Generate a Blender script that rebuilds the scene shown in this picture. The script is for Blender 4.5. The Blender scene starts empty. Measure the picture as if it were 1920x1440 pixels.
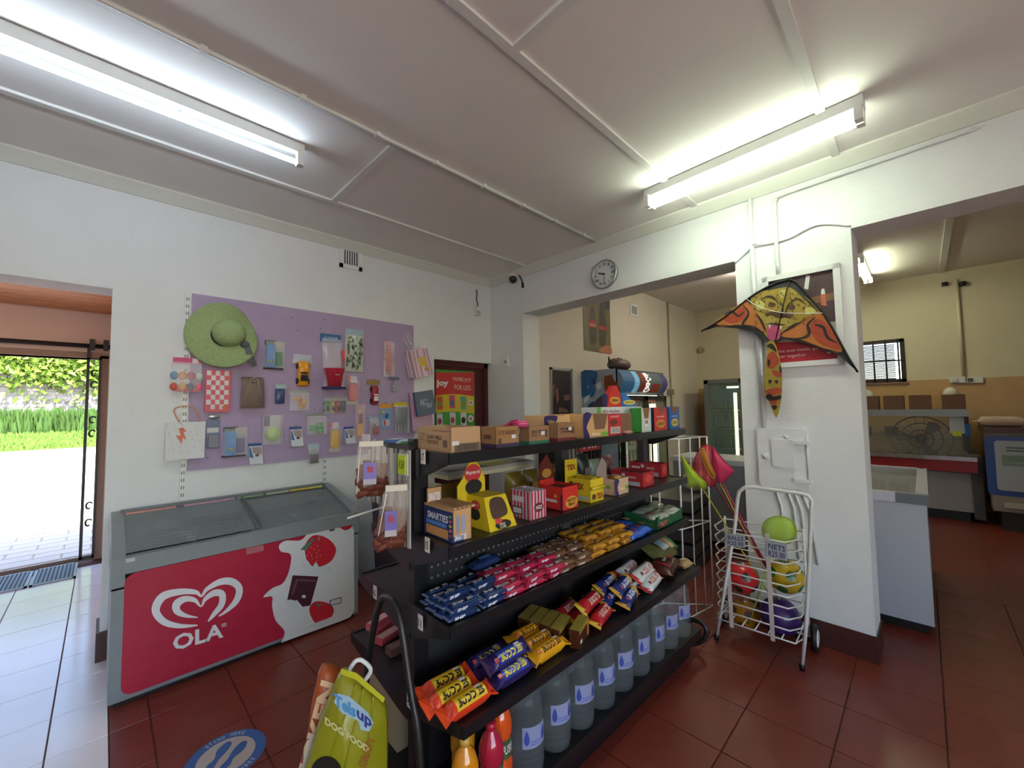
import bpy, bmesh, math, random
from mathutils import Vector, Matrix
random.seed(7)
scn = bpy.context.scene
COL = scn.collection
PI = math.pi
V = Vector

# ------------------------------------------------------------------ camera
FPX, YAW, PIT, ROL, HC = 767.276, 0.784429, 0.0547684, -0.0149864, 1.5
_fw = V((math.sin(YAW)*math.cos(PIT), math.cos(YAW)*math.cos(PIT), math.sin(PIT)))
_r = _fw.cross(V((0, 0, 1))).normalized(); _u = _r.cross(_fw)
_c, _s = math.cos(ROL), math.sin(ROL)
CR, CU = _r*_c + _u*_s, _u*_c - _r*_s
cam_data = bpy.data.cameras.new('camera'); cam = bpy.data.objects.new('camera', cam_data); COL.objects.link(cam)
cam_data.sensor_fit = 'HORIZONTAL'; cam_data.sensor_width = 36; cam_data.lens = FPX/1920*36
cam_data.clip_start = 0.05; cam_data.clip_end = 300
cam.matrix_world = Matrix(((CR.x, CU.x, -_fw.x, 0), (CR.y, CU.y, -_fw.y, 0), (CR.z, CU.z, -_fw.z, HC), (0, 0, 0, 1)))
scn.camera = cam

# ------------------------------------------------------------------ world, sun, exposure
scn.view_settings.view_transform = 'Standard'; scn.view_settings.look = 'None'
scn.view_settings.gamma = 1.0; scn.view_settings.use_curve_mapping = False
scn.view_settings.exposure = 0.48
scn.cycles.use_denoising = True
scn.cycles.max_bounces = 8; scn.cycles.diffuse_bounces = 5; scn.cycles.transparent_max_bounces = 24
scn.cycles.transmission_bounces = 6; scn.cycles.glossy_bounces = 4
scn.cycles.caustics_reflective = False; scn.cycles.caustics_refractive = False
scn.cycles.sample_clamp_indirect = 6
w = bpy.data.worlds.new('sky'); scn.world = w; w.use_nodes = True
_n = w.node_tree.nodes; _bg = _n['Background']
_sky = _n.new('ShaderNodeTexSky'); _sky.sky_type = 'NISHITA'; _sky.sun_elevation = math.radians(52); _sky.sun_rotation = math.radians(200)
_sky.sun_disc = False
w.node_tree.links.new(_sky.outputs[0], _bg.inputs[0]); _bg.inputs[1].default_value = 0.8
sun_d = bpy.data.lights.new('sun', 'SUN'); sun_d.energy = 15.0; sun_d.angle = math.radians(1.0); sun_d.color = (1, .96, .88)
sun = bpy.data.objects.new('sun', sun_d); COL.objects.link(sun)
sun.rotation_euler = V((-0.25, 0.75, -1.25)).to_track_quat('-Z', 'Y').to_euler()
TUBE_L, TUBE_R, TUBE_F = 26.0, 30.0, 36.0          # emission strengths of the fluorescent tubes

# ------------------------------------------------------------------ measuring: a pixel of the photograph -> a point on a known plane
def ray(x, y): return CR*((x-960)/FPX) - CU*((y-720)/FPX) + _fw
O = V((0, 0, HC))
def pZ(x, y, z): r = ray(x, y); return O + r*((z-HC)/r.z)
def pY(x, y, Y): r = ray(x, y); return O + r*(Y/r.y)
def pX(x, y, X): r = ray(x, y); return O + r*(X/r.x)
def pN(x, y, P0, n): r = ray(x, y); return O + r*((P0-O).dot(n)/r.dot(n))
def flag(f): f.world = True; return f             # a map that gives world points
def onY(Y): return flag(lambda x, y: pY(x, y, Y))
def onX(X): return flag(lambda x, y: pX(x, y, X))
def onZ(z): return flag(lambda x, y: pZ(x, y, z))
Y0, CEIL = 3.597, 3.0
TH = math.radians(1.2); C0 = V((3.245, Y0, 0))
WD = V((-math.sin(TH), -math.cos(TH), 0)); WN = V((-math.cos(TH), math.sin(TH), 0))   # along the right wall, and out of it
RZW = math.atan2(WD.y, WD.x)
def onW(d=0.0):
    P0 = C0 + WN*d
    return flag(lambda x, y: pN(x, y, P0, WN))
def wl(s, z, d=0.0): return C0 + WD*s + WN*d + V((0, 0, z))
def ws(p): return (p-C0).dot(WD)

# ------------------------------------------------------------------ materials
def lin(c): return c/12.92 if c <= .04045 else ((c+.055)/1.055)**2.4
def rgb(h):
    if isinstance(h, str):
        h = h.lstrip('#'); return tuple(lin(int(h[i:i+2], 16)/255) for i in (0, 2, 4))
    return h
MATS = {}
def mat(h, rough=.5, metal=0, amt=.08, scale=30, coat=0, bump=0, bscale=80, key=None, spec=.5, alpha=1):
    k = key or (h, rough, metal, amt, scale, coat, bump, bscale, spec, alpha)
    if k in MATS: return MATS[k]
    c = rgb(h)
    m = bpy.data.materials.new('surface_%d' % len(MATS)); m.use_nodes = True
    nt = m.node_tree; N = nt.nodes; L = nt.links; b = N['Principled BSDF']
    b.inputs['Roughness'].default_value = rough; b.inputs['Metallic'].default_value = metal
    b.inputs['Specular IOR Level'].default_value = spec
    if coat: b.inputs['Coat Weight'].default_value = coat; b.inputs['Coat Roughness'].default_value = .08
    tc = N.new('ShaderNodeTexCoord'); no = N.new('ShaderNodeTexNoise'); no.inputs['Scale'].default_value = scale
    no.inputs['Detail'].default_value = 3
    L.new(tc.outputs['Object'], no.inputs['Vector'])
    mx = N.new('ShaderNodeMix'); mx.data_type = 'RGBA'
    mx.inputs[6].default_value = tuple(max(0, v*(1-amt)) for v in c)+(1,); mx.inputs[7].default_value = tuple(min(1, v*(1+amt)) for v in c)+(1,)
    L.new(no.outputs['Fac'], mx.inputs[0]); L.new(mx.outputs[2], b.inputs['Base Color'])
    if bump:
        n2 = N.new('ShaderNodeTexNoise'); n2.inputs['Scale'].default_value = bscale; n2.inputs['Detail'].default_value = 4
        L.new(tc.outputs['Object'], n2.inputs['Vector'])
        bp = N.new('ShaderNodeBump'); bp.inputs['Strength'].default_value = bump; bp.inputs['Distance'].default_value = .01
        L.new(n2.outputs['Fac'], bp.inputs['Height']); L.new(bp.outputs[0], b.inputs['Normal'])
    if alpha < 1: b.inputs['Alpha'].default_value = alpha
    MATS[k] = m; return m
def emit(h, strength, key=None):
    k = ('e', h, strength)
    if k in MATS: return MATS[k]
    m = bpy.data.materials.new('glow_%d' % len(MATS)); m.use_nodes = True
    b = m.node_tree.nodes['Principled BSDF']; c = rgb(h)
    b.inputs['Base Color'].default_value = c+(1,); b.inputs['Emission Color'].default_value = c+(1,); b.inputs['Emission Strength'].default_value = strength
    MATS[k] = m; return m
def film(h='#ffffff', clear=.8, rough=.1, key=None):          # thin clear plastic or glass sheet
    k = ('f', h, clear, rough)
    if k in MATS: return MATS[k]
    m = bpy.data.materials.new('film_%d' % len(MATS)); m.use_nodes = True
    nt = m.node_tree; N = nt.nodes; L = nt.links; b = N['Principled BSDF']; out = N['Material Output']
    b.inputs['Base Color'].default_value = rgb(h)+(1,); b.inputs['Roughness'].default_value = rough
    t = N.new('ShaderNodeBsdfTransparent'); mx = N.new('ShaderNodeMixShader'); mx.inputs[0].default_value = 1-clear
    L.new(t.outputs[0], mx.inputs[1]); L.new(b.outputs[0], mx.inputs[2]); L.new(mx.outputs[0], out.inputs[0])
    MATS[k] = m; return m
def glassy(h='#ffffff', ior=1.33, rough=.03):
    k = ('g', h, ior, rough)
    if k in MATS: return MATS[k]
    m = bpy.data.materials.new('clear_%d' % len(MATS)); m.use_nodes = True
    b = m.node_tree.nodes['Principled BSDF']
    b.inputs['Base Color'].default_value = rgb(h)+(1,); b.inputs['Roughness'].default_value = rough
    b.inputs['Transmission Weight'].default_value = 1; b.inputs['IOR'].default_value = ior
    MATS[k] = m; return m
def gloss(h, r=.28): return mat(h, rough=r, amt=.12, scale=18)
def paper(h, r=.7): return mat(h, rough=r, amt=.06, scale=25)
WHITE = paper('#e8e8e4'); BLACK = mat('#141416', rough=.45, amt=.15)
SHELF = mat('#17171a', rough=.33, amt=.25, scale=12); STEEL = mat('#b9bdbe', rough=.3, metal=.9); CHROME = mat('#d8dadb', rough=.12, metal=1)
WWIRE = mat('#dcdcd6', rough=.4, amt=.05); CARD = paper('#b08a62'); CARD2 = paper('#8d6a4b')
INK = paper('#3a2b26'); WPLASTIC = mat('#dfe2e0', rough=.35, amt=.04)

# ------------------------------------------------------------------ mesh building
class MB:
    def __init__(s): s.bm = bmesh.new(); s.mi = 0
    def face(s, pts):
        try:
            f = s.bm.faces.new([s.bm.verts.new(p) for p in pts]); f.material_index = s.mi; return f
        except ValueError: return None
    def hexa(s, b, t):                        # bottom ring, top ring of n points
        n = len(b); vb = [s.bm.verts.new(p) for p in b]; vt = [s.bm.verts.new(p) for p in t]
        fs = [s.bm.faces.new(vb[::-1]), s.bm.faces.new(vt)]
        for i in range(n): fs.append(s.bm.faces.new((vb[i], vb[(i+1) % n], vt[(i+1) % n], vt[i])))
        for f in fs: f.material_index = s.mi
        return s
    def box(s, x0, y0, z0, x1, y1, z1):
        return s.hexa([(x0, y0, z0), (x1, y0, z0), (x1, y1, z0), (x0, y1, z0)], [(x0, y0, z1), (x1, y0, z1), (x1, y1, z1), (x0, y1, z1)])
    def prism(s, poly, f0, f1):               # 2D poly, two maps to 3D
        return s.hexa([f0(*p) for p in poly], [f1(*p) for p in poly])
    def rings(s, rings, cap=True, closed=False):
        vs = [[s.bm.verts.new(p) for p in r] for r in rings]; n = len(rings[0])
        m = len(vs)
        for i in range(m if closed else m-1):
            a, b = vs[i], vs[(i+1) % m]
            for j in range(n):
                try:
                    f = s.bm.faces.new((a[j], a[(j+1) % n], b[(j+1) % n], b[j])); f.smooth = True; f.material_index = s.mi
                except ValueError: pass
        if cap and not closed:
            for r, rev in ((vs[0], True), (vs[-1], False)):
                try: f = s.bm.faces.new(r[::-1] if rev else r); f.material_index = s.mi
                except ValueError: pass
        return s
    def tube(s, pts, r, n=8, closed=False, r1=None):
        pts = [V(p) for p in pts]; m = len(pts); R = []; prev = None
        for i, p in enumerate(pts):
            a = pts[(i-1) % m] if (closed or i > 0) else p; b = pts[(i+1) % m] if (closed or i < m-1) else p
            t = (b-a)
            t = t.normalized() if t.length > 1e-9 else V((0, 0, 1))
            if prev is None: e = t.orthogonal().normalized()
            else:
                e = prev - t*prev.dot(t); e = e.normalized() if e.length > 1e-6 else t.orthogonal().normalized()
            prev = e; f = t.cross(e); rr = r if r1 is None else r+(r1-r)*i/max(1, m-1)
            R.append([p+(e*math.cos(2*PI*k/n)+f*math.sin(2*PI*k/n))*rr for k in range(n)])
        return s.rings(R, closed=closed)
    def lathe(s, prof, n=20, c=(0, 0, 0), ax='z'):
        R = []
        for r, h in prof:
            ring = []
            for k in range(n):
                a = 2*PI*k/n; q = (r*math.cos(a), r*math.sin(a), h)
                if ax == 'y': q = (q[0], q[2], -q[1])
                if ax == 'x': q = (q[2], q[0], q[1])
                ring.append((c[0]+q[0], c[1]+q[1], c[2]+q[2]))
            R.append(ring)
        return s.rings(R, cap=not (len(prof) == 2 and prof[0][1] == prof[1][1]))
    def ball(s, c, rx, ry=None, rz=None, n=16, m=10):
        ry = ry or rx; rz = rz or rx
        R = [[(c[0]+rx*math.sin(t)*math.cos(2*PI*k/n), c[1]+ry*math.sin(t)*math.sin(2*PI*k/n), c[2]-rz*math.cos(t)) for k in range(n)]
             for t in [max(.02, min(PI-.02, PI*i/m)) for i in range(m+1)]]
        return s.rings(R)
    def pack(s, L, W, H, nl=14, nw=12, crimp=.012, sq=2.6, fin=True):   # flow-wrapped packet lying along x, base on z=0
        R = []
        for i in range(nl+1):
            u = i/nl; x = -L/2+L*u; e = min(u, 1-u)*L
            k = min(1, max(0, (e-crimp)/(L*.09)))
            k = math.sin(k*PI/2)
            hh = H*(.06+.94*k); ww = W*(1.08-.08*k) if fin else W*(.5+.5*k)
            ring = []
            for j in range(nw):
                a = 2*PI*j/nw; ca, sa = math.cos(a), math.sin(a)
                ring.append((x, .5*ww*math.copysign(abs(ca)**(2/sq), ca), H/2+.5*hh*math.copysign(abs(sa)**(2/sq), sa)))
            R.append(ring)
        return s.rings(R)
    def pillow(s, w, h, d, n=9, m=11, top=0.0, wob=.0, fn=None):   # bag hanging in the xz plane, z from 0 to h, seam at edges
        for side in (-1, 1):
            g = []
            for j in range(m+1):
                row = []
                for i in range(n+1):
                    u = i/n; v = j/m; b = (math.sin(PI*u)**.6)*(max(0, math.sin(PI*min(1, v*(1-top*.0))))**.55)*(1-top*v)
                    q = V(((u-.5)*w, side*(d/2)*b + wob*math.sin(7*u+5*v)*.5, v*h))
                    row.append(s.bm.verts.new(fn(q) if fn else q))
                g.append(row)
            for j in range(m):
                for i in range(n):
                    q = (g[j][i], g[j][i+1], g[j+1][i+1], g[j+1][i])
                    f = s.bm.faces.new(q if side < 0 else q[::-1]); f.smooth = True; f.material_index = s.mi
        return s
    def mesh(s, bevel=0, seg=2, weld=False):
        bm = s.bm
        if weld: bmesh.ops.remove_doubles(bm, verts=bm.verts, dist=1e-5)
        if bevel:
            ed = [e for e in bm.edges if len(e.link_faces) == 2 and e.calc_face_angle(0) > .5]
            bmesh.ops.bevel(bm, geom=ed, offset=bevel, segments=seg, profile=.6, affect='EDGES', clamp_overlap=True)
        bmesh.ops.recalc_face_normals(bm, faces=bm.faces)
        me = bpy.data.meshes.new('m'); bm.to_mesh(me); bm.free(); return me

INV = {}
def obj(name, mb, m, parent=None, bevel=0, world=False, seg=2, kind=None, label=None, weld=False):
    me = mb.mesh(bevel, seg, weld) if isinstance(mb, MB) else mb
    if not me.materials:
        for q in (m if isinstance(m, (list, tuple)) else [m]): me.materials.append(q)
    o = bpy.data.objects.new(name, me); COL.objects.link(o)
    if parent is not None:
        o.parent = parent
        if world: me.transform(wm(parent).inverted())
    if kind: o['kind'] = kind
    if label: o['label'] = label
    return o
def wm(o):
    m = o.matrix_basis.copy()
    return (wm(o.parent) @ m) if o.parent else m
def thing(name, label, cat, loc=(0, 0, 0), rz=0, group=None):
    o = bpy.data.objects.new(name, None); COL.objects.link(o); o.empty_display_size = .05
    o.location = loc; o.rotation_euler = (0, 0, rz); o['label'] = label; o['category'] = cat
    if group: o['group'] = group
    return o
def tag(o, label, cat, group=None):
    o['label'] = label; o['category'] = cat
    if group: o['group'] = group
    return o
def dup(root, loc, rz=None, label=None, rot=None, scale=None):
    r = root.copy(); COL.objects.link(r); r.location = loc
    if rz is not None: r.rotation_euler = (0, 0, rz)
    if rot is not None: r.rotation_euler = rot
    if scale: r.scale = scale
    if label: r['label'] = label
    for ch in root.children:
        c = ch.copy(); COL.objects.link(c); c.parent = r
        for g in ch.children:
            d = g.copy(); COL.objects.link(d); d.parent = c
    return r
def struct(name, mb, m, parent=None, **k): return obj(name, mb, m, parent, kind='structure' if parent is None else None, **k)

# ------------------------------------------------------------------ flat print: shapes and lettering on real surfaces
def smooth(pts, n=5, closed=True):
    out = []; m = len(pts)
    for i in range(m if closed else m-1):
        p0, p1, p2, p3 = (pts[(i-1) % m], pts[i], pts[(i+1) % m], pts[(i+2) % m]) if closed else (pts[max(i-1, 0)], pts[i], pts[i+1], pts[min(i+2, m-1)])
        for k in range(n):
            t = k/n
            out.append(tuple(.5*((2*p1[a])+(-p0[a]+p2[a])*t+(2*p0[a]-5*p1[a]+4*p2[a]-p3[a])*t*t+(-p0[a]+3*p1[a]-3*p2[a]+p3[a])*t**3) for a in range(len(p1))))
    if not closed: out.append(tuple(pts[-1]))
    return out
def ribbon(pts, ws_, n=6):
    q = smooth([(p[0], p[1], w_) for p, w_ in zip(pts, ws_)], n, False); l, r = [], []
    for i, p in enumerate(q):
        a, b = q[max(i-1, 0)], q[min(i+1, len(q)-1)]; dx, dy = b[0]-a[0], b[1]-a[1]; d = math.hypot(dx, dy) or 1
        l.append((p[0]-dy/d*p[2]/2, p[1]+dx/d*p[2]/2)); r.append((p[0]+dy/d*p[2]/2, p[1]-dx/d*p[2]/2))
    return [(l[i], l[i+1], r[i+1], r[i]) for i in range(len(q)-1)]
def circle(cx, cy, rx, ry=None, n=20, a0=0): return [(cx+rx*math.cos(a0+2*PI*k/n), cy+(ry or rx)*math.sin(a0+2*PI*k/n)) for k in range(n)]
def off(fn, d, n):                              # lift a plane map by d along n
    n = V(n).normalized(); g = lambda x, y: fn(x, y)+n*d; g.world = getattr(fn, 'world', False); return g
def decal(parent, name, m, polys, fn, split=False, kind=None):   # polys in the map's own 2D units
    if split: return [decal(parent, name, m, [p], fn) for p in polys]
    world = getattr(fn, 'world', False)
    mb = MB()
    for p in polys: mb.face([fn(*q) for q in p])
    me = bpy.data.meshes.new('m')
    bmesh.ops.remove_doubles(mb.bm, verts=mb.bm.verts, dist=1e-6); mb.bm.to_mesh(me); mb.bm.free()
    return obj(name, me, m, parent, world=world, kind=kind)
_TX = {}
def glyphs(s, bold=.0, italic=0, cond=1):
    k = (s, bold, italic)
    if k not in _TX:
        cu = bpy.data.curves.new('t', 'FONT'); cu.body = s; cu.resolution_u = 2; cu.offset = bold; cu.shear = italic; cu.align_x = 'CENTER'
        o = bpy.data.objects.new('t', cu); me = bpy.data.meshes.new_from_object(o)
        vs = [v.co.copy() for v in me.vertices]; fs = [list(p.vertices) for p in me.polygons]
        xs = [v.x for v in vs] or [0, 1]; ys = [v.y for v in vs] or [0, 1]
        x0, x1, y0, y1 = min(xs), max(xs), min(ys), max(ys)
        vs = [((v.x-x0)/max(1e-6, x1-x0), (v.y-y0)/max(1e-6, y1-y0)) for v in vs]
        _TX[k] = (vs, fs); bpy.data.objects.remove(o); bpy.data.meshes.remove(me); bpy.data.curves.remove(cu)
    return _TX[k]
def text(parent, s, m, fn, bold=.0, italic=0, world=False, name='lettering'):   # fn maps the unit square to 3D
    vs, fs = glyphs(s, bold, italic)
    me = bpy.data.meshes.new('m'); me.from_pydata([fn(*v) for v in vs], [], fs)
    return obj(name, me, m, parent, world=world)
def quad(A, U, Vv): A, U, Vv = V(A), V(U), V(Vv); return lambda u, v: A+U*u+Vv*v
def ptext(parent, s, m, fn, p0, p1, h, bold=.0, italic=0, name='lettering', up=None):   # baseline p0->p1 in pixels, h pixels tall
    A, B = fn(*p0), fn(*p1); up = up or (0, -1); C = fn(p0[0]+up[0]*h, p0[1]+up[1]*h)
    return text(parent, s, m, quad(A, B-A, C-A), bold, italic, True, name)
def front(x0, z0, x1, z1, y=0): return lambda u, v: V((x0+(x1-x0)*u, y, z0+(z1-z0)*v))
# ================================================================== the setting
def brick_mat(c1, c2, mort, bw, bh, off_=0.0, rough=.5, msize=.006, key=None, rot=0):
    m = bpy.data.materials.new('laid_%s' % key); m.use_nodes = True; nt = m.node_tree; N = nt.nodes; L = nt.links; b = N['Principled BSDF']
    tc = N.new('ShaderNodeTexCoord'); mp = N.new('ShaderNodeMapping'); mp.inputs['Rotation'].default_value = rot if rot else (0, 0, 0)
    br = N.new('ShaderNodeTexBrick'); br.offset = off_; br.squash = 1
    br.inputs['Color1'].default_value = rgb(c1)+(1,); br.inputs['Color2'].default_value = rgb(c2)+(1,); br.inputs['Mortar'].default_value = rgb(mort)+(1,)
    br.inputs['Scale'].default_value = 1; br.inputs['Brick Width'].default_value = bw; br.inputs['Row Height'].default_value = bh; br.inputs['Mortar Size'].default_value = msize
    L.new(tc.outputs['Object'], mp.inputs[0]); L.new(mp.outputs[0], br.inputs['Vector']); L.new(br.outputs['Color'], b.inputs['Base Color'])
    b.inputs['Roughness'].default_value = rough
    return m
PLASTER = mat('#dfe2e2', rough=.75, amt=.03, scale=6, bump=.25, bscale=90)
PLASTER2 = mat('#d6cfc4', rough=.75, amt=.04, scale=5, bump=.2, bscale=90)
CREAM = mat('#d6ccb2', rough=.7, amt=.05, scale=4, bump=.15, bscale=70)
TAN = mat('#bd9866', rough=.35, amt=.14, scale=9)
CEILM = mat('#e6e2de', rough=.8, amt=.04, scale=3)
TRIM = mat('#dcdcd8', rough=.6, amt=.03)
REDT = mat('#6e2f24', rough=.34, amt=.22, scale=7, bump=.12, bscale=40)
GLARET = mat('#efecf4', rough=.14, amt=.05, scale=5)  # red floor tile with the bright doorway's reflection put into its colour
GROUT = mat('#54281f', rough=.8)
PINKW = mat('#e2cabf', rough=.75, amt=.04, scale=5, bump=.2)
WOOD = mat('#c98450', rough=.4, amt=.3, scale=12)
MAROON = mat('#4a1f1e', rough=.35, amt=.25, scale=14)
DARKSK = mat('#43241f', rough=.4, amt=.2, scale=12)

# ---- floor: slab, then every tile a piece of its own
fb = MB(); fb.box(-3.2, -3.2, -.12, 8.7, 6.12, -.006)
floor = struct('floor', fb, GROUT)
T = .345
tm = {}
def tile(x0, y0, x1, y1, m):
    k = (round(x1-x0, 3), round(y1-y0, 3), m.name)
    if k not in tm:
        b = MB(); a, c = (x1-x0)/2-.0018, (y1-y0)/2-.0018
        b.hexa([(-a, -c, -.006), (a, -c, -.006), (a, c, -.006), (-a, c, -.006)], [(-a+.002, -c+.002, 0), (a-.002, -c+.002, 0), (a-.002, c-.002, 0), (-a+.002, c-.002, 0)])
        me = b.mesh(); me.materials.append(m); tm[k] = me
    o = bpy.data.objects.new('tile', tm[k]); COL.objects.link(o); o.parent = floor
    o.location = ((x0+x1)/2, (y0+y1)/2, random.uniform(-.0008, 0))
xs0, ys0 = -.14, 0.0
for i in range(-2, 1):                                   # entrance strip: doorway glare on the red tiles painted as a pale colour
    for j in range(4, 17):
        x0, x1 = xs0+T*i, min(xs0+T*(i+1), .06); tile(x0, ys0+T*j, x1, min(ys0+T*(j+1), 6.1), GLARET)
tile(.06, T*5, xs0+T, T*6, REDT)
for i in range(0, 10):
    for j in range(-3, 10):
        x0, y0 = xs0+T*i, ys0+T*j
        if y0+x0 < .9 or (i == 0 and j < 6): continue
        if i == 0: x0 = .06
        tile(x0, y0, xs0+T*(i+1), y0+T, REDT)
for i in range(10, 14):
    for j in range(-4, 8): tile(xs0+T*i, ys0+T*j, xs0+T*(i+1), ys0+T*(j+1), REDT)
FART = brick_mat('#6e2f24', '#632a20', '#45302b', T, T, 0, .34, .004, 'far')
b = MB(); b.box(xs0+T*14, -3.1, -.006, 8.6, 3.1, 0); obj('far_tiling', b, FART, floor)

# ---- left wall with the doorway and the door recess
xa, za = pY(814, 672, Y0).x, pY(900, 680, Y0).z
JX, DZ = .02, 2.284
b = MB(); Y1 = Y0+.24
b.box(-3.2, Y0, 0, -1.25, Y1, 3.05); b.box(-1.25, Y0, DZ, JX, Y1, 3.05); b.box(JX, Y0, 0, xa, Y1, 3.05); b.box(xa, Y0, za, 3.55, Y1, 3.05)
struct('wall_left', b, PLASTER)
b = MB(); b.box(.005, Y0-.02, 0, .055, Y1+.012, .17); struct('baseboard_left', b, DARKSK)
b = MB(); b.box(xa-.02, Y0+.10, 0, 3.30, Y0+.15, za+.02); d2 = struct('door_2', b, MAROON)
b = MB(); b.box(xa, Y0+.06, 0, xa+.06, Y0+.1, za); b.box(3.19, Y0+.06, 0, 3.244, Y0+.1, za); b.box(xa, Y0+.06, za-.06, 3.244, Y0+.1, za); obj('door_frame', b, MAROON, d2)
# ---- right wall: stub, lintels, pillar
S1 = ws(onW()(982, 700)); S2 = ws(onW()(1385, 640)); S3 = ws(onW()(1618, 800)); LZ1, LZ2, WT = 2.52, 2.545, .26
def wbox(mb, s0, s1, z0, z1, d0=-WT, d1=0.0):
    mb.hexa([wl(s0, z0, d0), wl(s1, z0, d0), wl(s1, z0, d1), wl(s0, z0, d1)], [wl(s0, z1, d0), wl(s1, z1, d0), wl(s1, z1, d1), wl(s0, z1, d1)]); return mb
b = MB(); wbox(b, -.3, S1, 0, 3.35); wbox(b, S1, S2, LZ1, 3.35); wbox(b, S2, S3, 0, 3.35); wbox(b, S3, 5.6, LZ2, 3.35); wbox(b, 5.6, 7, 0, 3.35)
struct('wall_right', b, PLASTER)
b = MB(); wbox(b, S2-.004, S3+.008, 0, .15, -WT, .008); struct('baseboard_right', b, DARKSK)
yb = Y0-6.4; b = MB()                                     # shop front behind the viewpoint, its unseen window added to brighten ceiling and walls
b.box(-3.2, yb-.2, 0, 3.6, yb, .5); b.box(-3.2, yb-.2, 2.4, 3.6, yb, 3.05); b.box(-3.2, yb-.2, 0.5, -2.4, yb, 2.4); b.box(1.4, yb-.2, .5, 3.6, yb, 2.4); struct('wall_back', b, PLASTER)
b = MB(); b.box(-2.4, yb-.12, .5, 1.4, yb-.114, 2.4); w2 = struct('added_window', b, film('#ffffff', .9, .05))
for x in (-2.4, -1.15, .1, 1.35): b = MB(); b.box(x, yb-.14, .5, x+.05, yb-.09, 2.4); obj('added_mullion', b, WPLASTIC, w2)
b = MB(); b.box(-3.2, Y0-6.4, 0, -3.0, Y0, 3.05); struct('wall_near', b, PLASTER)
# ---- ceiling, cover strips, cornices
b = MB(); b.box(-3.2, -3.2, CEIL, 3.5, Y1, 3.12); struct('ceiling', b, CEILM)
def strip(n, x0, y0, x1, y1, t=.014): b = MB(); b.box(x0, y0, CEIL-t, x1, y1, CEIL+.001); struct('trim_%d' % n, b, TRIM, bevel=.003)
for n, y in ((1, 2.04), (2, 1.145), (3, .30), (4, 2.93)): strip(n, -3, y-.02, 3.2-.021*(Y0-y), y+.02)
strip(5, 1.11, 2.06, 1.15, 2.91); strip(6, 1.155, .32, 1.195, 1.125)
b = MB(); cov = [(0, 0), (0, .075), (.012, .075), (.03, .055), (.055, .03), (.075, .012), (.075, 0)]
b.prism(cov, lambda a, c: V((-3, Y0-a, CEIL-c)), lambda a, c: V((3.24, Y0-a, CEIL-c))); struct('trim_7', b, mat('#d5d6cc', rough=.6, amt=.03))
b = MB(); b.prism(cov, lambda a, c: wl(0.0, CEIL-c, a), lambda a, c: wl(6.2, CEIL-c, a)); struct('trim_8', b, mat('#d5d6cc', rough=.6, amt=.03))
b = MB(); b.tube([(-2.5, 2.012, CEIL-.02), (3.1, 2.012, CEIL-.02)], .011, 8)
cd = tag(obj('cable_conduit', b, TRIM), 'white cable conduit clipped along the ceiling strip above the pegboard side', 'conduit')
for k in range(8):
    b = MB(); b.box(-.012, -.016, -.004, .012, .016, .02); c = obj('clip', b, TRIM, cd); c.location = (.25+.38*k, 2.012, CEIL-.03)

# ---- the room behind: end wall with window, side wall, ceiling
XF, YF, CF = 8.4, 3.15, 3.32
wz0, wz1 = pX(1699, 716, XF).z, pX(1697, 634, XF).z; wy0, wy1 = pX(1697, 670, XF).y, .95
tz = pX(1850, 708, XF).z
b = MB(); X1 = XF+.2
b.box(XF, -3.2, 0, X1, wy0, CF+.1); b.box(XF, wy1, 0, X1, YF+.2, CF+.1); b.box(XF, wy0, 0, X1, wy1, wz0); b.box(XF, wy0, wz1, X1, wy1, CF+.1)
wf = struct('wall_far', b, CREAM)
b = MB(); b.box(XF-.012, -3.1, 0, XF, YF, tz); obj('tiled_dado', b, TAN, wf)
b = MB(); b.box(3.52, YF, 0, XF+.2, YF+.2, CF+.1); struct('wall_side', b, PLASTER2)
b = MB(); b.box(3.2, -3.4, 0, XF+.2, -3.2, CF+.1); struct('wall_deli', b, CREAM)
b = MB(); b.box(3.2, -3.4, CF, XF+.2, YF+.2, CF+.1); struct('ceiling_rear', b, CEILM)
p0, p1 = pZ(1785, 420, CF), pZ(1765, 515, CF)
b = MB(); b.box(3.6, p1.y-.03, CF-.014, XF, p1.y+.03, CF); struct('trim_9', b, TRIM)
# window: frame, pane, burglar bars, blind slats
b = MB(); f = .05
for q in ((wy0, wz0, wy0+f, wz1), (wy1-f, wz0, wy1, wz1), (wy0, wz0, wy1, wz0+f), (wy0, wz1-f, wy1, wz1)): b.box(XF-.015, q[0], q[1], XF+.08, q[2], q[3])
win = struct('window_1', b, mat('#2a1d1c', rough=.4, amt=.2))
b = MB(); b.box(XF+.06, wy0, wz0, XF+.066, wy1, wz1); obj('pane', b, film('#ffffff', .9, .05), win)
for k in range(24):
    z = wz0+.06+(wz1-wz0-.14)*k/23; b = MB(); b.box(XF+.03, wy0+f+.06, z-.008, XF+.05, wy1-f, z+.008); obj('slat', b, mat('#6f686e', rough=.5), win)
for k in range(5):
    y = wy0+f+.02+(wy1-wy0-2*f)*k/5; b = MB(); b.tube([(XF-.02, y, wz0), (XF-.02, y, wz1)], .011, 6); obj('burglar_bar', b, mat('#2b2320', rough=.4), win)
b = MB(); b.tube([(XF-.02, wy0, (wz0+wz1)/2), (XF-.02, wy1, (wz0+wz1)/2)], .011, 6); obj('burglar_bar', b, mat('#2b2320', rough=.4), win)
b = MB(); b.box(XF-.05, wy0-.02, wz0-.02, XF+.0, wy1, wz0); obj('window_sill', b, mat('#8b6b62', rough=.5), win)

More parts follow.
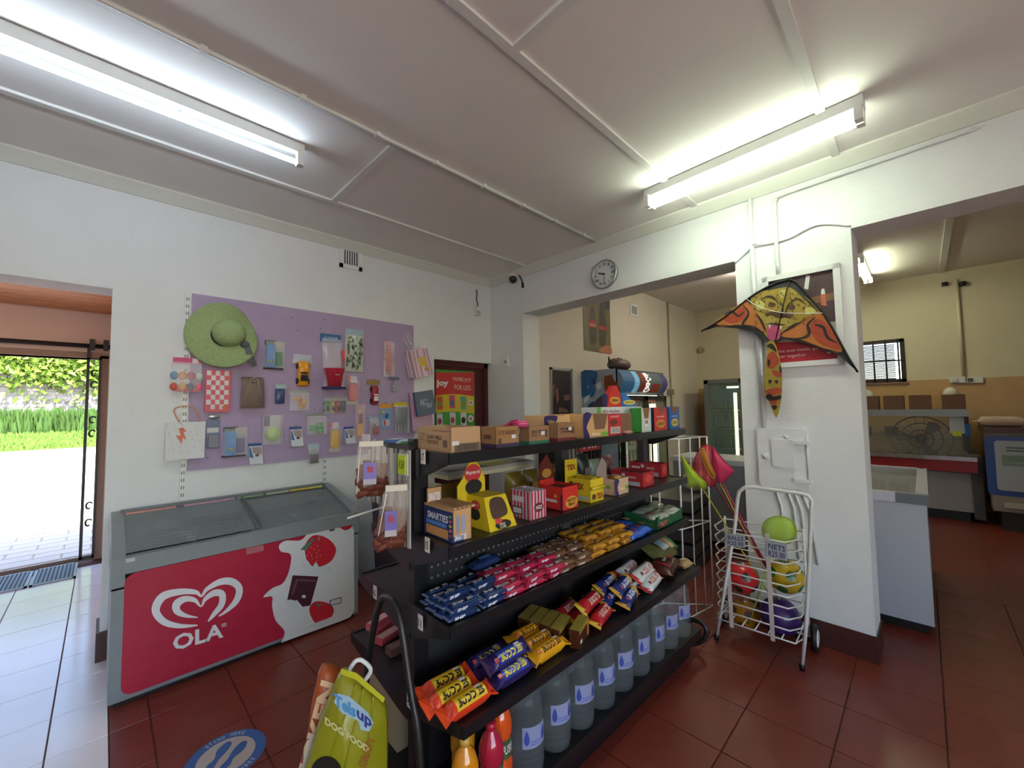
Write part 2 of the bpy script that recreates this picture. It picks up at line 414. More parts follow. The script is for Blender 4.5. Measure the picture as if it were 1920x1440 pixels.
# ---- porch beyond the doorway and the outer doorway
PY, OX = 6.08, -.035
oz = pY(100, 668, PY).z
b = MB(); b.box(-1.5, PY, oz, 1.6, PY+.22, 2.75); b.box(OX, PY, 0, 1.6, PY+.22, oz); b.box(-3.2, PY, 0, -1.5, PY+.22, 2.75); struct('wall_porch', b, PINKW)
b = MB(); b.box(.06, Y1, 0, .3, PY, 2.7); struct('wall_porch_side', b, PINKW)
b = MB(); b.box(-3.2, Y1, 0, -3.0, PY, 2.7); struct('wall_porch_end', b, PINKW)
b = MB(); b.box(-3.2, Y1, 2.55, .3, PY+.22, 2.62); pc = struct('ceiling_porch', b, WOOD)
for k in range(12):
    b = MB(); y = Y1+.02+k*.18; b.box(-3, y+.004, 2.535, .06, y+.176, 2.55); obj('plank', b, WOOD, pc)
b = MB(); b.box(OX-.005, PY-.01, 0, OX+.06, PY+.23, oz+.03); b.box(-1.5, PY-.01, oz, OX+.06, PY+.23, oz+.06); struct('door_1', b, mat('#94786a', rough=.5, amt=.15))
# ---- fluorescent fittings
def fitting(name, label, p0, p1, z, n, st, h='#dceeff', wid=.036, drop=.058):
    p0, p1 = V((p0.x, p0.y, z)), V((p1.x, p1.y, z)); Lh = (p1-p0).length; a = math.atan2(p1.y-p0.y, p1.x-p0.x)
    t = thing(name, label, 'light', (p0.x, p0.y, z), a, None)
    b = MB(); b.box(-.02, -wid/2, -.0, Lh+.02, wid/2, .055); obj('batten', b, WPLASTIC, t, bevel=.006)
    for k in range(n):
        y = (k-(n-1)/2)*.055
        b = MB(); b.tube([(.02, y, -drop+.005), (Lh-.02, y, -drop+.005)], .013, 10); obj('tube', b, emit(h, st), t, label='glowing fluorescent tube')
        for e in (0, Lh):
            b = MB(); b.box(e-.016, y-.02, -drop-.012, e+.016, y+.02, .01); obj('lamp_holder', b, WPLASTIC, t, bevel=.004)
    return t
lf = fitting('fluorescent_light', 'single long fluorescent tube light on ceiling above the doorway side', V((-.80, 2.41, 0)), V((.745, 2.415, 0)), CEIL-.06, 1, TUBE_L)
b = MB(); b.tube([(1.02, .03, .0), (1.02, .045, .03), (1.02, .03, .06)], .008, 6); obj('bracket', b, STEEL, lf)
q0, q1 = pZ(1218, 384, CEIL-.105), pZ(1612, 222, CEIL-.105)
fitting('fluorescent_light', 'twin tube fluorescent light on ceiling beside the wall with the kite', q0, q1, CEIL-.06, 2, TUBE_R, '#f2ffe6', .075)
q1 = pZ(1628, 528, CF-.105); q0 = V((q1.x-1.2, q1.y, 0))
fitting('fluorescent_light', 'twin tube fluorescent light in the back room above the deli counter', q1, q0, CF-.06, 2, TUBE_F, '#fbffd8', .075)
fitting('fluorescent_light', 'unseen fluorescent light added on the ceiling behind the viewpoint', V((-1.6, -.9, 0)), V((-.2, -.9, 0)), CEIL-.06, 1, TUBE_L)  # fitting added out of view to balance the room light
fitting('fluorescent_light', 'unseen fluorescent light added in the back room beyond the drinks fridge', V((5.0, 1.6, 0)), V((6.3, 1.6, 0)), CF-.06, 2, TUBE_F, '#fff3dc', .075)  # second batten added out of view to light the back room
# ---- outdoors
b = MB(); b.box(-9, PY+.22, -.2, 6, 23.5, -.006); yard = struct('path', b, brick_mat('#c9b8a8', '#bdab9c', '#a2948a', .42, .21, .5, .8, .012, 'yard'))
b = MB(); b.box(-9, -14, -.2, 6, yb-.2, -.02); struct('bounce_ground', b, mat('#c9b8a8', rough=.9))  # unseen ground added to bounce sunlight in through the rear opening
pm = MB(); pm.hexa([(-.205, -.1, -.006), (.205, -.1, -.006), (.205, .1, -.006), (-.205, .1, -.006)], [(-.2, -.095, .004), (.2, -.095, .004), (.2, .095, .004), (-.2, .095, .004)])
pme = pm.mesh(); PAV = [mat('#cbb9aa', rough=.85, amt=.1), mat('#bfae9f', rough=.85, amt=.1)]; pme.materials.append(PAV[0])
for j in range(20):
    for i in range(3):
        o = bpy.data.objects.new('paver', pme); COL.objects.link(o); o.parent = yard; o.location = (-.9+.42*i+(.21 if j % 2 else 0), PY+.36+.21*j, 0)
b = MB(); b.box(-9, 23.5, -.2, 6, 23.8, .12)
for k in range(0): pass
struct('kerb', b, mat('#8f8c8a', rough=.9))
GR = mat('#4a6a1c', rough=.9, amt=.3, scale=3)
def mound(y0, z0, y1, z1): b = MB(); b.hexa([(-10, y0, -.2), (8, y0, -.2), (8, y1, -.2), (-10, y1, -.2)], [(-10, y0, z0), (8, y0, z0), (8, y1, z1), (-10, y1, z1)]); return b
lw = struct('lawn', mound(23.8, .10, 28.2, .75), GR)
def blades(n, xr, yr, zf, h, m, name, label, cat):
    b = MB(); rnd = random.Random(3)
    for _ in range(n):
        x, y = rnd.uniform(*xr), rnd.uniform(*yr); z = zf(y); a = rnd.uniform(0, PI); hh = h*rnd.uniform(.5, 1.2); w_ = .05+.05*hh
        dx, dy = math.cos(a)*w_, math.sin(a)*w_; lx, ly = rnd.uniform(-.2, .2)*hh, rnd.uniform(-.2, .2)*hh
        b.face([(x-dx, y-dy, z), (x+dx, y+dy, z), (x+lx, y+ly, z+hh)])
    o = obj(name, b, m); o['kind'] = 'stuff'; return tag(o, label, cat)
blades(6000, (-5, 1.5), (24, 27.1), lambda y: .1+(y-23.8)*.148, .16, mat('#66842e', rough=.8, amt=.3, scale=2), 'grass', 'bright mown grass on the verge across the driveway', 'grass')
blades(5000, (-5, 1.5), (27.2, 27.9), lambda y: .1+(y-23.8)*.148, .95, mat('#456424', rough=.8, amt=.35, scale=1.5), 'undergrowth', 'taller green weeds growing at the foot of the brick garden wall', 'weeds')
b = MB(); b.box(-9, 29, 0, 6, 29.3, 3.6); gw = struct('wall_garden', b, mat('#7f786f', rough=.9, amt=.2, scale=2))
bm_ = MB(); bm_.box(-.29, -.03, -.085, .29, .0, .085); bme = bm_.mesh(.008, 1); bme.materials.append(mat('#958d84', rough=.9, amt=.25, scale=1.2))
for j in range(14):
    for i in range(6):
        o = bpy.data.objects.new('brick', bme); COL.objects.link(o); o.parent = gw; o.location = (-3.4+.6*i+(.3 if j % 2 else 0), 29, .95+.185*j)
def leaves(name, n, c, r, m, label, cat, size, seed):
    b = MB(); rnd = random.Random(seed)
    for _ in range(n):
        p = V([c[i]+r[i]*rnd.gauss(0, .45) for i in range(3)]); nrm = V((rnd.uniform(-1, 1), rnd.uniform(-1.4, .2), rnd.uniform(-.4, 1))).normalized()
        e = nrm.orthogonal().normalized(); e = (Matrix.Rotation(rnd.uniform(0, 6.28), 3, nrm) @ e); f_ = nrm.cross(e); s_ = size*rnd.uniform(.6, 1.3)
        b.face([p-e*s_, p+f_*s_*.45, p+e*s_, p-f_*s_*.45])
    o = obj(name, b, m); o['kind'] = 'stuff'; return tag(o, label, cat)
leaves('ivy', 9000, (-1.4, 28.8, 4.6), (3.6, .5, 1.9), mat('#74902e', rough=.6, amt=.4, scale=1.2), 'sunlit ivy covering the top of the brick garden wall', 'ivy', .17, 5)
leaves('hedge', 7000, (-1.4, 31.2, 6.6), (4.5, .9, 2.2), mat('#68803a', rough=.6, amt=.4, scale=1), 'loose leafy hedge rising behind the brick garden wall', 'hedge', .2, 9)
# ================================================================== chest freezer with curved glass
FZ = thing('ice_cream_freezer', 'grey chest freezer with curved glass lid and red front showing a heart logo', 'freezer', (.054, 2.957, 0))
FW = 1.29
GREY = mat('#7f8689', rough=.4, amt=.06); DGREY = mat('#5b6063', rough=.4, amt=.08)
body = [(0, .03), (0, .735), (.03, .755), (.03, .70), (.56, .70), (.56, .87), (.60, .87), (.60, .03)]
b = MB(); b.hexa([(0, 0, .03), (FW, 0, .03), (FW, .6, .03), (0, .6, .03)], [(0, 0, .60), (FW, 0, .60), (FW, .6, .60), (0, .6, .60)]); obj('cabinet', b, GREY, FZ, bevel=.012)
b = MB(); b.box(.02, .03, 0, FW-.02, .58, .035); obj('plinth', b, BLACK, FZ)
crv = smooth([(0, .745), (.06, .775), (.2, .815), (.36, .85), (.5, .878), (.58, .885)], 4, False)
for x0, x1 in ((-.004, .05), (FW-.05, FW+.004)):        # end caps follow the curve
    poly = [(0, .59)]+list(crv)+[(.6, .885), (.6, .59)]
    b = MB(); b.prism(poly, lambda y, z: V((x0, y, z)), lambda y, z: V((x1, y, z))); obj('end_cap', b, GREY, FZ, bevel=.006)
b = MB(); b.box(.04, -.006, .665, FW-.04, .05, .748); obj('front_rail', b, GREY, FZ, bevel=.012)
b = MB(); b.box(.04, .53, .59, FW-.04, .6, .893); obj('rear_rail', b, DGREY, FZ, bevel=.01)
for k, (x0, x1, dz) in enumerate(((.05, .68, .0), (.63, FW-.05, -.012))):
    b = MB(); cs = [p for p in crv if .03 <= p[0] <= .54]
    for i in range(len(cs)-1):
        (y0, z0), (y1, z1) = cs[i], cs[i+1]; b.hexa([(x0, y0, z0+dz-.008), (x1, y0, z0+dz-.008), (x1, y1, z1+dz-.008), (x0, y1, z1+dz-.008)], [(x0, y0, z0+dz-.003), (x1, y0, z0+dz-.003), (x1, y1, z1+dz-.003), (x0, y1, z1+dz-.003)])
    lid = obj('sliding_lid', b, film('#8f989b', .52, .08), FZ)
    b = MB(); xe = x1-.012 if k == 0 else x0+.012
    b.tube([(xe, y, z+dz+.002) for y, z in cs], .009, 6); obj('lid_frame', b, DGREY, lid)
b = MB(); b.box(.05, .05, .58, FW-.05, .54, .605); obj('inner_floor', b, mat('#aab0b2', rough=.6), FZ)
for x in (.36, .66, .96):
    b = MB(); b.box(x-.004, .05, .6, x+.004, .54, .72); obj('wire_divider', b, WWIRE, FZ)
rnd = random.Random(4)
for k in range(14):
    b = MB(); b.box(-.06, -.035, 0, .06, .035, .022)
    o = obj('ice_cream_pack', b, gloss(rnd.choice(['#b9a36a', '#8a6f58', '#c7c7cc', '#6f7c8c', '#9e8f5a', '#7d3f3a'])), None, bevel=.008)
    x, y = .12+(k % 7)*.175, .17+(k//7)*.19; o.location = V((.054+x, 2.957+y, .606)); o.rotation_euler = (0, 0, rnd.uniform(-.5, .5))
    tag(o, 'wrapped ice cream in the freezer, %s row, %s from the left' % (('front', 'rear')[k//7], ('first', 'second', 'third', 'fourth', 'fifth', 'sixth', 'last')[k % 7]), 'ice cream', 'ice creams in the chest freezer')
# printed strip under the rear rail
for x0, x1, c in ((.06, .3, '#c9877a'), (.34, .62, '#b78fa8'), (.64, .80, '#7f9c72'), (.82, .97, '#aeb0a0'), (.98, 1.12, '#c9b04a'), (1.12, 1.22, '#d6c86a')):
    b = MB(); b.box(x0, .512, .872, x1, .531, .884); obj('price_strip', b, paper(c, .4), FZ)
fF = off(onY(2.957), .003, (0, -1, 0)); f2, f3, f4 = [off(onY(2.957), d, (0, -1, 0)) for d in (.004, .005, .006)]
def z3(p): return (180+p[0]/3.0, 880+p[1]/3.0)         # crop coordinates -> photo pixels
def rr(x0, z0, x1, z1, r, n=6):
    o_ = []
    for cx, cz, a in ((x1-r, z1-r, 0), (x0+r, z1-r, PI/2), (x0+r, z0+r, PI), (x1-r, z0+r, 1.5*PI)):
        for k in range(n+1): o_.append((cx+r*math.cos(a+PI/2*k/n), cz+r*math.sin(a+PI/2*k/n)))
    return o_
b = MB(); b.prism(rr(.048, .05, FW-.04, .662, .05), lambda x, z: V((x, -.0005, z)), lambda x, z: V((x, -.0028, z))); gp = obj('printed_front', b, gloss('#a8263e', .3), FZ)
cream = smooth([(1040, 975), (1060, 910), (1010, 850), (990, 770), (990, 715), (940, 718), (990, 668), (1050, 640), (1085, 570), (1095, 480), (1040, 462), (1030, 425), (1070, 400), (1150, 398), (1200, 352), (1262, 338)], 4, False)+[(1440, 318), (1450, 345), (1452, 790), (1430, 830), (1380, 852)]
decal(gp, 'cream_splash', paper('#d5d8d8', .35), [[z3(p) for p in cream]], fF)
decal(gp, 'logo_stroke', paper('#d8dada', .35), [[z3(p) for p in q] for q in ribbon([(570, 876), (470, 880), (380, 855), (335, 790), (375, 715), (470, 688), (560, 690), (592, 712), (625, 672), (700, 632), (765, 632), (805, 670), (790, 735), (740, 790), (690, 826)], [8, 26, 40, 46, 44, 36, 26, 12, 22, 36, 42, 40, 34, 20, 6])], fF)
decal(gp, 'logo_stroke', paper('#d8dada', .35), [[z3(p) for p in q] for q in ribbon([(572, 832), (505, 822), (455, 795), (455, 755), (500, 728), (555, 735), (590, 770), (615, 728), (665, 695), (708, 702), (705, 760), (662, 815), (630, 855)], [4, 22, 40, 44, 34, 26, 8, 22, 36, 40, 34, 24, 6])], fF)
ptext(gp, 'OLA', paper('#d8dada', .35), fF, z3((432, 1024)), z3((716, 944)), 30, .03)
ptext(gp, '\u00ae', paper('#d8dada', .35), fF, z3((704, 890)), z3((736, 882)), 8)
def straw(c, rx, ry, tilt, m='#c02a34'):
    q = [(0, 1.05), (-.6, .55), (-.95, -.1), (-.8, -.75), (-.3, -1), (.3, -1), (.85, -.7), (.95, 0), (.6, .6)]
    return [z3((c[0]+rx*(x*math.cos(tilt)-y*math.sin(tilt)), c[1]+ry*(x*math.sin(tilt)+y*math.cos(tilt)))) for x, y in smooth(q, 3)]
decal(gp, 'strawberry_print', gloss('#bf2b36'), [straw((1250, 468), 92, 92, .5)], f2)
decal(gp, 'strawberry_print', gloss('#bf2b36'), [straw((1262, 806), 72, 62, .3)], f2)
decal(gp, 'leaf_print', paper('#56725f'), [[z3(p) for p in q] for q in ([(1148, 452), (1190, 405), (1215, 412), (1180, 455)], [(1195, 405), (1215, 385), (1230, 405)], [(1240, 395), (1262, 365), (1255, 398)], [(1225, 752), (1250, 770), (1310, 745), (1265, 760)])], f3, split=True)
decal(gp, 'cream_drip', paper('#cfd3d3'), [[z3(p) for p in smooth([(1150, 530), (1180, 505), (1215, 545), (1235, 520), (1262, 556), (1300, 540), (1330, 556), (1280, 585), (1200, 590)], 3)], [z3(p) for p in smooth([(1190, 885), (1235, 862), (1290, 842), (1320, 830), (1290, 870), (1230, 890)], 3)]], f3, split=True)
decal(gp, 'seed_print', paper('#d98a86'), [circle(*z3((1225+55*math.cos(k*2.4)*(.3+.05*k), 470+55*math.sin(k*2.4)*(.3+.05*k))), 1.2, n=6) for k in range(12)], f3, kind='stuff')
decal(gp, 'chocolate_print', gloss('#4b2a33'), [[z3(p) for p in ((1105, 595), (1250, 602), (1205, 765), (1160, 772), (1130, 735), (1072, 745))]], f2)
decal(gp, 'chocolate_print', gloss('#6d4950'), [[z3(p) for p in q] for q in (((1125, 615), (1235, 620), (1231, 632), (1121, 627)), ((1121, 627), (1133, 628), (1108, 705), (1096, 702)))], f3, split=True)
decal(gp, 'cream_drip', paper('#cfd3d3'), [circle(*z3((1168, 714)), 4, 3), [z3(p) for p in smooth([(1060, 742), (1100, 732), (1140, 755), (1130, 780), (1085, 770)], 3)]], f3, split=True)
decal(gp, 'label_print', paper('#5b5f60'), [[z3(p) for p in ((1312, 735), (1380, 716), (1380, 752), (1314, 768))]], f2)
decal(gp, 'label_print', paper('#c9cccb'), [[z3(p) for p in ((1319, 738), (1374, 723), (1374, 748), (1320, 761))]], f3)
decal(gp, 'label_print', gloss('#b31f35'), [[z3(p) for p in smooth([(1365, 322), (1400, 342), (1430, 330), (1436, 315), (1370, 318)], 3)]], f2)
decal(gp, 'label_print', paper('#4c4a52'), [[z3(p) for p in ((1312, 334), (1342, 330), (1340, 345), (1312, 349))]], f2)
decal(gp, 'clear_sticker', film('#e8b8bc', .72, .2), [[z3(p) for p in ((843, 428), (942, 406), (942, 458), (845, 480))]], f2)
decal(FZ, 'label_print', paper('#b9bcc0'), [[z3(p) for p in ((168, 503), (220, 493), (218, 512), (168, 524))]], off(onY(2.957), .010, (0, -1, 0)))

# grey storage bin behind, between freezer and gondola
bn = thing('storage_bin', 'grey purple bin with beige rim standing at the wall beside the freezer', 'bin', (1.72, 3.08, 0))
b = MB(); b.hexa([(.03, .03, 0), (.40, .03, 0), (.40, .42, 0), (.03, .42, 0)], [(0, 0, .78), (.44, 0, .78), (.44, .45, .78), (0, .45, .78)]); obj('body', b, mat('#5c5058', rough=.6, amt=.15), bn, bevel=.02)
b = MB(); b.box(-.02, -.02, .76, .46, .47, .81); obj('lid', b, mat('#a69c8c', rough=.5), bn, bevel=.015)

# ================================================================== pegboard and the goods hanging on it
BY = Y0-.014
bx0, bx1, bz0, bz1 = .42, 2.19, 1.09, 2.327
pb = thing('pegboard', 'large lilac painted board on the white wall hung with toys', 'board', ((bx0+bx1)/2, BY, bz0))
hw = (bx1-bx0)/2
PURP = mat('#a896b4', rough=.7, amt=.07, scale=8)
b = MB(); b.box(-hw, 0, 0, hw, .012, bz1-bz0); obj('panel', b, PURP, pb)
b = MB(); rnd = random.Random(2)
for k in range(26): x, z = rnd.uniform(-hw+.05, hw-.05), rnd.uniform(.05, 1.18); b.box(x-.004, -.001, z-.004, x+.004, .003, z+.004)
obj('nail_holes', b, mat('#4d4356'), pb, kind='stuff')
def upright(x, z0, z1, label):
    t = thing('shelving_upright', label, 'upright', (x, Y0-.001, z0))
    b = MB(); b.box(-.016, -.012, 0, .016, 0, z1-z0); obj('channel', b, WPLASTIC, t, bevel=.002)
    b = MB()
    for k in range(int((z1-z0)/.05)):
        for s in (-.006, .006): b.box(s-.003, -.0135, .02+.05*k, s+.003, -.011, .042+.05*k)
    obj('slots', b, mat('#7d8180'), t, kind='stuff')
upright(.395, .9, 2.33, 'slotted white shelf upright at the left edge of the lilac board')
upright(pY(608, 880, Y0).x, .88, 1.10, 'slotted white shelf upright showing below the lilac board')
GY = BY-.004
def hang(name, label, cat, x0, y0, x1, y1, group=None, gy=GY):
    f = onY(gy); A, B = f(x0, y1), f(x1, y0); Cc = f((x0+x1)/2, (y0+y1)/2)
    wdt = f(x1, (y0+y1)/2).x-f(x0, (y0+y1)/2).x; h = f((x0+x1)/2, y0).z-f((x0+x1)/2, y1).z
    t = thing(name, label, cat, (Cc.x, gy, Cc.z-h/2), 0, group)
    b = MB(); b.tube([(0, .006, h+.004), (0, -.03, h+.004), (0, -.034, h+.012)], .0018, 5); obj('hook', b, STEEL, t)
    return t, wdt, h
def cardb(t, x0, z0, x1, z1, c, y0=-.006, y1=-.003, name='card', bevel=0):
    b = MB(); b.box(x0, y0, z0, x1, y1, z1); return obj(name, b, c if not isinstance(c, str) else paper(c, .5), t, bevel=bevel)
def bagfilm(t, w_, h, d, c='#ffffff', clear=.78, name='clear_bag', z=0):
    b = MB(); b.pillow(w_, h, d, fn=lambda q: V((q.x, q.y-d/2-.006, q.z+z))); return obj(name, b, film(c, clear, .08), t)
def lump(t, name, c, parts_):
    b = MB()
    for (x, y, z, rx, ry, rz) in parts_: b.ball((x, y, z), rx, ry, rz, 10, 7)
    return obj(name, b, gloss(c) if isinstance(c, str) else c, t)
def toycar(t, x, z, W, L, H, c, dark='#26262a'):              # toy car on its back wheels, roof to the viewer
    prof = [(-.5, .25), (-.42, .62), (-.12, .70), (.08, 1.0), (.36, .96), (.48, .6), (.5, .2)]
    b = MB(); y_ = lambda h: -.008-h*H
    R = []
    for s in (-.5, -.44, -.3, .3, .44, .5):
        k = 1 if abs(s) < .35 else (.86 if abs(s) < .47 else .6)
        R.append([(x+s*W, y_(0), z-L/2)]+[(x+s*W, y_(hh*k), z-a*L) for a, hh in [(-p[0], p[1]) for p in prof]]+[(x+s*W, y_(0), z+L/2)])
    b.rings(R); obj('car_body', b, gloss(c, .2), t)
    b = MB(); b.hexa([(x-.36*W, y_(.99), z-.30*L+.5*L*.0), (x+.36*W, y_(.99), z-.30*L), (x+.30*W, y_(1.0), z-.06*L), (x-.30*W, y_(1.0), z-.06*L)], [(x-.36*W, y_(1.03), z-.30*L), (x+.36*W, y_(1.03), z-.30*L), (x+.30*W, y_(1.04), z-.06*L), (x-.30*W, y_(1.04), z-.06*L)])
    b.hexa([(x-.38*W, y_(.76), z+.10*L), (x+.38*W, y_(.76), z+.10*L), (x+.30*W, y_(.99), z-.02*L), (x-.30*W, y_(.99), z-.02*L)], [(x-.38*W, y_(.84), z+.12*L), (x+.38*W, y_(.84), z+.12*L), (x+.30*W, y_(1.06), z-.0*L), (x-.30*W, y_(1.06), z-.0*L)])
    obj('windscreen', b, gloss(dark, .12), t)
    for sx in (-.5, .5):
        for sz in (-.3, .3):
            b = MB(); b.lathe([(.001, -.004), (.13*L, -.004), (.13*L, .004), (.001, .004)], 10, (x+sx*W*.98, y_(.12), z+sz*L), 'x'); obj('wheel', b, BLACK, t)

# sun hat
t, w_, h = hang('sun_hat', 'wide brimmed green straw sun hat with a dark ribbon on the lilac board', 'hat', 347, 573, 484, 690)
HATM = mat('#9aae78', rough=.85, amt=.25, scale=60, bump=.5, bscale=160)
b = MB(); R = []
for rr_ in (.36, .5, .65, .8, .93, 1.0, 1.005, .93, .7, .4):
    back = len(R) >= 6; ring = []
    for k in range(40):
        a = 2*PI*k/40; wv = .045*math.sin(2*a+.7)*rr_**2+.02*math.sin(3*a)*rr_**2
        ring.append((w_/2*rr_*math.cos(a), -.012-.065*(1-rr_)-.03*(1-rr_)+wv*1.0-.05*rr_+(.006 if back else 0), h/2+h/2*rr_*math.sin(a)))
    R.append(ring)
b.rings(R, cap=False); obj('brim', b, HATM, t)
b = MB(); b.lathe([(.102, .0), (.102, -.03), (.099, -.06), (.087, -.09), (.062, -.108), (.03, -.116), (.001, -.118)], 28, (.03, -.05, h/2+.02), 'y'); obj('crown', b, HATM, t)
b = MB(); b.lathe([(.1, 0), (.106, 0), (.106, -.024), (.1, -.024)], 28, (.03, -.055, h/2+.02), 'y'); obj('ribbon_band', b, mat('#3d4046', rough=.7, amt=.4, scale=40), t)
RB = mat('#55585e', rough=.6, amt=.8, scale=70)
b = MB(); b.ball((.125, -.10, h/2-.055), .03, .016, .028, 10, 8); obj('ribbon_knot', b, RB, t)
for dx, ln in ((.0, .15), (.028, .17)):
    b = MB(); b.hexa([(.118+dx*.3, -.108, h/2-.05), (.142+dx*.3, -.108, h/2-.05), (.142+dx*.3, -.104, h/2-.05), (.118+dx*.3, -.104, h/2-.05)][::-1], [(.145+dx, -.098, h/2-.05-ln), (.178+dx, -.092, h/2-.03-ln), (.178+dx, -.088, h/2-.03-ln), (.145+dx, -.094, h/2-.05-ln)][::-1]); obj('ribbon_tail', b, RB, t)
# ---- rows of small goods
G_ = 'goods hanging on the lilac board'
# party pack
t, w_, h = hang('party_pack', 'clear bag of mixed party toys under a pink header left of the board', 'toy pack', 324, 671, 377, 735, gy=Y0-.03)
bagfilm(t, w_, h*.86, .04); cardb(t, -w_/2, h*.82, w_/2, h, '#c4476f')
for k, c in enumerate(('#c7503f', '#d9a53b', '#44596b', '#d8607a', '#6f8fa6', '#c98a3b', '#b8455f', '#d7d3cc')):
    lump(t, 'party_toy', c, [(-.07+.045*(k % 4), -.025, .035+.075*(k//4), .022, .012, .028)])
cardb(t, -w_/2+.01, .005, w_/2-.01, .03, '#c94d55', -.03, -.027)
cardb(t, w_*.18, h*.86, w_*.40, h*.99, '#e2d9dc', -.0075, -.006, 'sticker')
# checked gift bag
t, w_, h = hang('gift_bag', 'flat red and white chequered gift bag below the straw hat', 'gift bag', 384, 694, 432, 772)
cardb(t, -w_/2, 0, w_/2, h, '#cf5d66', -.02, -.002, 'bag')
b = MB()
for i in range(5):
    for j in range(8):
        if (i+j) % 2: x, z = -w_/2+.008+(w_-.022)*i/5, .018+(h-.024)*j/8; b.face([(x, -.0207, z), (x+(w_-.022)/5, -.0207, z), (x+(w_-.022)/5, -.0207, z+(h-.024)/8), (x, -.0207, z+(h-.024)/8)])
obj('white_checks', b, paper('#dcdad8'), t, kind='stuff')
decal(t, 'motif', paper('#c9743c'), [[(x, z) for x, z in circle(w_*.25, h*.1, .014)]], lambda x, z: V((x, -.0213, z)))
# brown drawstring bag
t, w_, h = hang('drawstring_bag', 'small brown cloth drawstring bag beside the chequered gift bag', 'bag', 447, 708, 495, 765)
CLOTH = mat('#7c6a5e', rough=.9, amt=.15, scale=30, bump=.3)
b = MB(); b.pillow(w_*.94, h*.96, .09, fn=lambda q: V((q.x*(1-.10*q.z/h), q.y-.05, q.z))); obj('pouch', b, CLOTH, t)
b = MB(); b.tube([(-w_*.30, -.09, h*.3), (-.02, -.088, h*.93), (.0, -.07, h*.98), (.02, -.088, h*.93), (w_*.3, -.09, h*.3)], .004, 6); b.ball((.0, -.088, h*.86), .009); obj('drawstring', b, mat('#a39384', rough=.8), t)
b = MB(); b.box(-w_*.4, -.045, h*.93, w_*.4, -.005, h); obj('gathered_top', b, mat('#54483f', rough=.9), t, bevel=.01)
# two phone-and-walkie blister packs
def playset(lab, box, c2):
    t, w_, h = hang('toy_playset', lab, 'toy pack', *box, group=None)
    cardb(t, -w_*.45, .01, w_*.45, h, '#9aa3ae'); cardb(t, -w_*.46, h*.84, w_*.1, h, '#4c5a57', -.0075, -.006, 'print'); cardb(t, .0, h*.72, w_*.44, h*.97, '#b9a9a0', -.008, -.006, 'print')
    b = MB(); b.box(-w_*.40, -.04, h*.06, -.0, -.006, h*.84); obj('toy_gun', b, gloss('#4d86bf'), t, bevel=.012)
    b = MB(); b.lathe([(.001, -.044), (.014, -.042), (.014, -.03)], 12, (-w_*.2, 0, h*.26), 'y'); obj('badge', b, gloss('#b59a4a'), t)
    b = MB(); b.box(w_*.06, -.032, h*.14, w_*.34, -.006, h*.60); obj('toy_phone', b, gloss(c2), t, bevel=.01)
    b = MB(); b.box(-w_*.5, -.012, 0, w_*.42, -.003, h*.06); obj('stand_edge', b, BLACK, t)
    bagfilm(t, w_*.9, h*.9, .07, clear=.86, z=.01)
playset('blue and green toy set on a card right of the straw hat', (494, 639, 534, 693), '#3f7a4d')
playset('blue and purple toy set on a card right of the lightning bag', (416, 800, 465, 856), '#6a5680')
# toy cars
t, w_, h = hang('toy_car', 'orange yellow toy sports car hanging nose up on the board', 'toy car', 548, 666, 583, 726)
toycar(t, .004, h*.42, .085, h*.78, .05, '#e09a2a'); bagfilm(t, w_, h*.3, .02, '#d9e6ee', .55, 'bag_top', h*.72)
t, w_, h = hang('toy_car', 'small red and white toy car in a pack under a gold header', 'toy car', 687, 712, 712, 764)
toycar(t, .004, h*.44, .06, h*.68, .045, '#a12b33', '#e3e0dc'); cardb(t, -w_/2, h*.82, w_/2, h, '#8d7340'); 
t, w_, h = hang('toy_car_set', 'clear tray of four small toy cars in a row', 'toy cars', 605, 746, 648, 776)
for k, c in enumerate(('#2f8a4d', '#c79a5b', '#a83a33', '#3a3f5c')): toycar(t, -w_*.36+w_*.24*k, h*.44, w_*.19, h*.74, .035, c)
cardb(t, -w_*.42, h*.82, w_*.46, h, '#8c9096'); bagfilm(t, w_, h, .06, clear=.82)
# bucket and spade
t, w_, h = hang('toy_bucket_set', 'tall clear bag with a red beach bucket and a blue header', 'toy pack', 599, 625, 640, 730)
b = MB(); b.lathe([(.055, .02), (.082, .17), (.085, .172), (.08, .17), (.053, .024), (.001, .022)], 22, (0, -.085, 0)); obj('bucket', b, gloss('#c73448'), t)
b = MB(); b.lathe([(.001, .0), (.095, .0), (.098, .012), (.09, .018), (.001, .018)], 22, (0, -.085, 0)); obj('bucket_base', b, gloss('#2c2f5e'), t)
lump(t, 'sand_mould', '#9aa48f', [(0, -.12, .13, .045, .04, .06)])
b = MB(); b.tube([(.05, -.10, .12), (.085, -.05, h*.64)], .006, 8); b.box(.07, -.058, h*.55, .102, -.046, h*.70); obj('spade', b, gloss('#d4454f'), t)
cardb(t, -w_*.48, h*.84, w_*.48, h*.985, '#2f6597'); text(t, 'SUMMER', paper('#c6d4e0'), front(-w_*.3, h*.89, w_*.32, h*.935, -.0072))
b = MB(); b.pillow(w_*.9, h*.86, .15, fn=lambda q: V((q.x, q.y*(1-.8*q.z/h)-.08*(1-.8*q.z/h)-.004, q.z+.015))); obj('clear_bag', b, film('#ffffff', .8, .06), t)
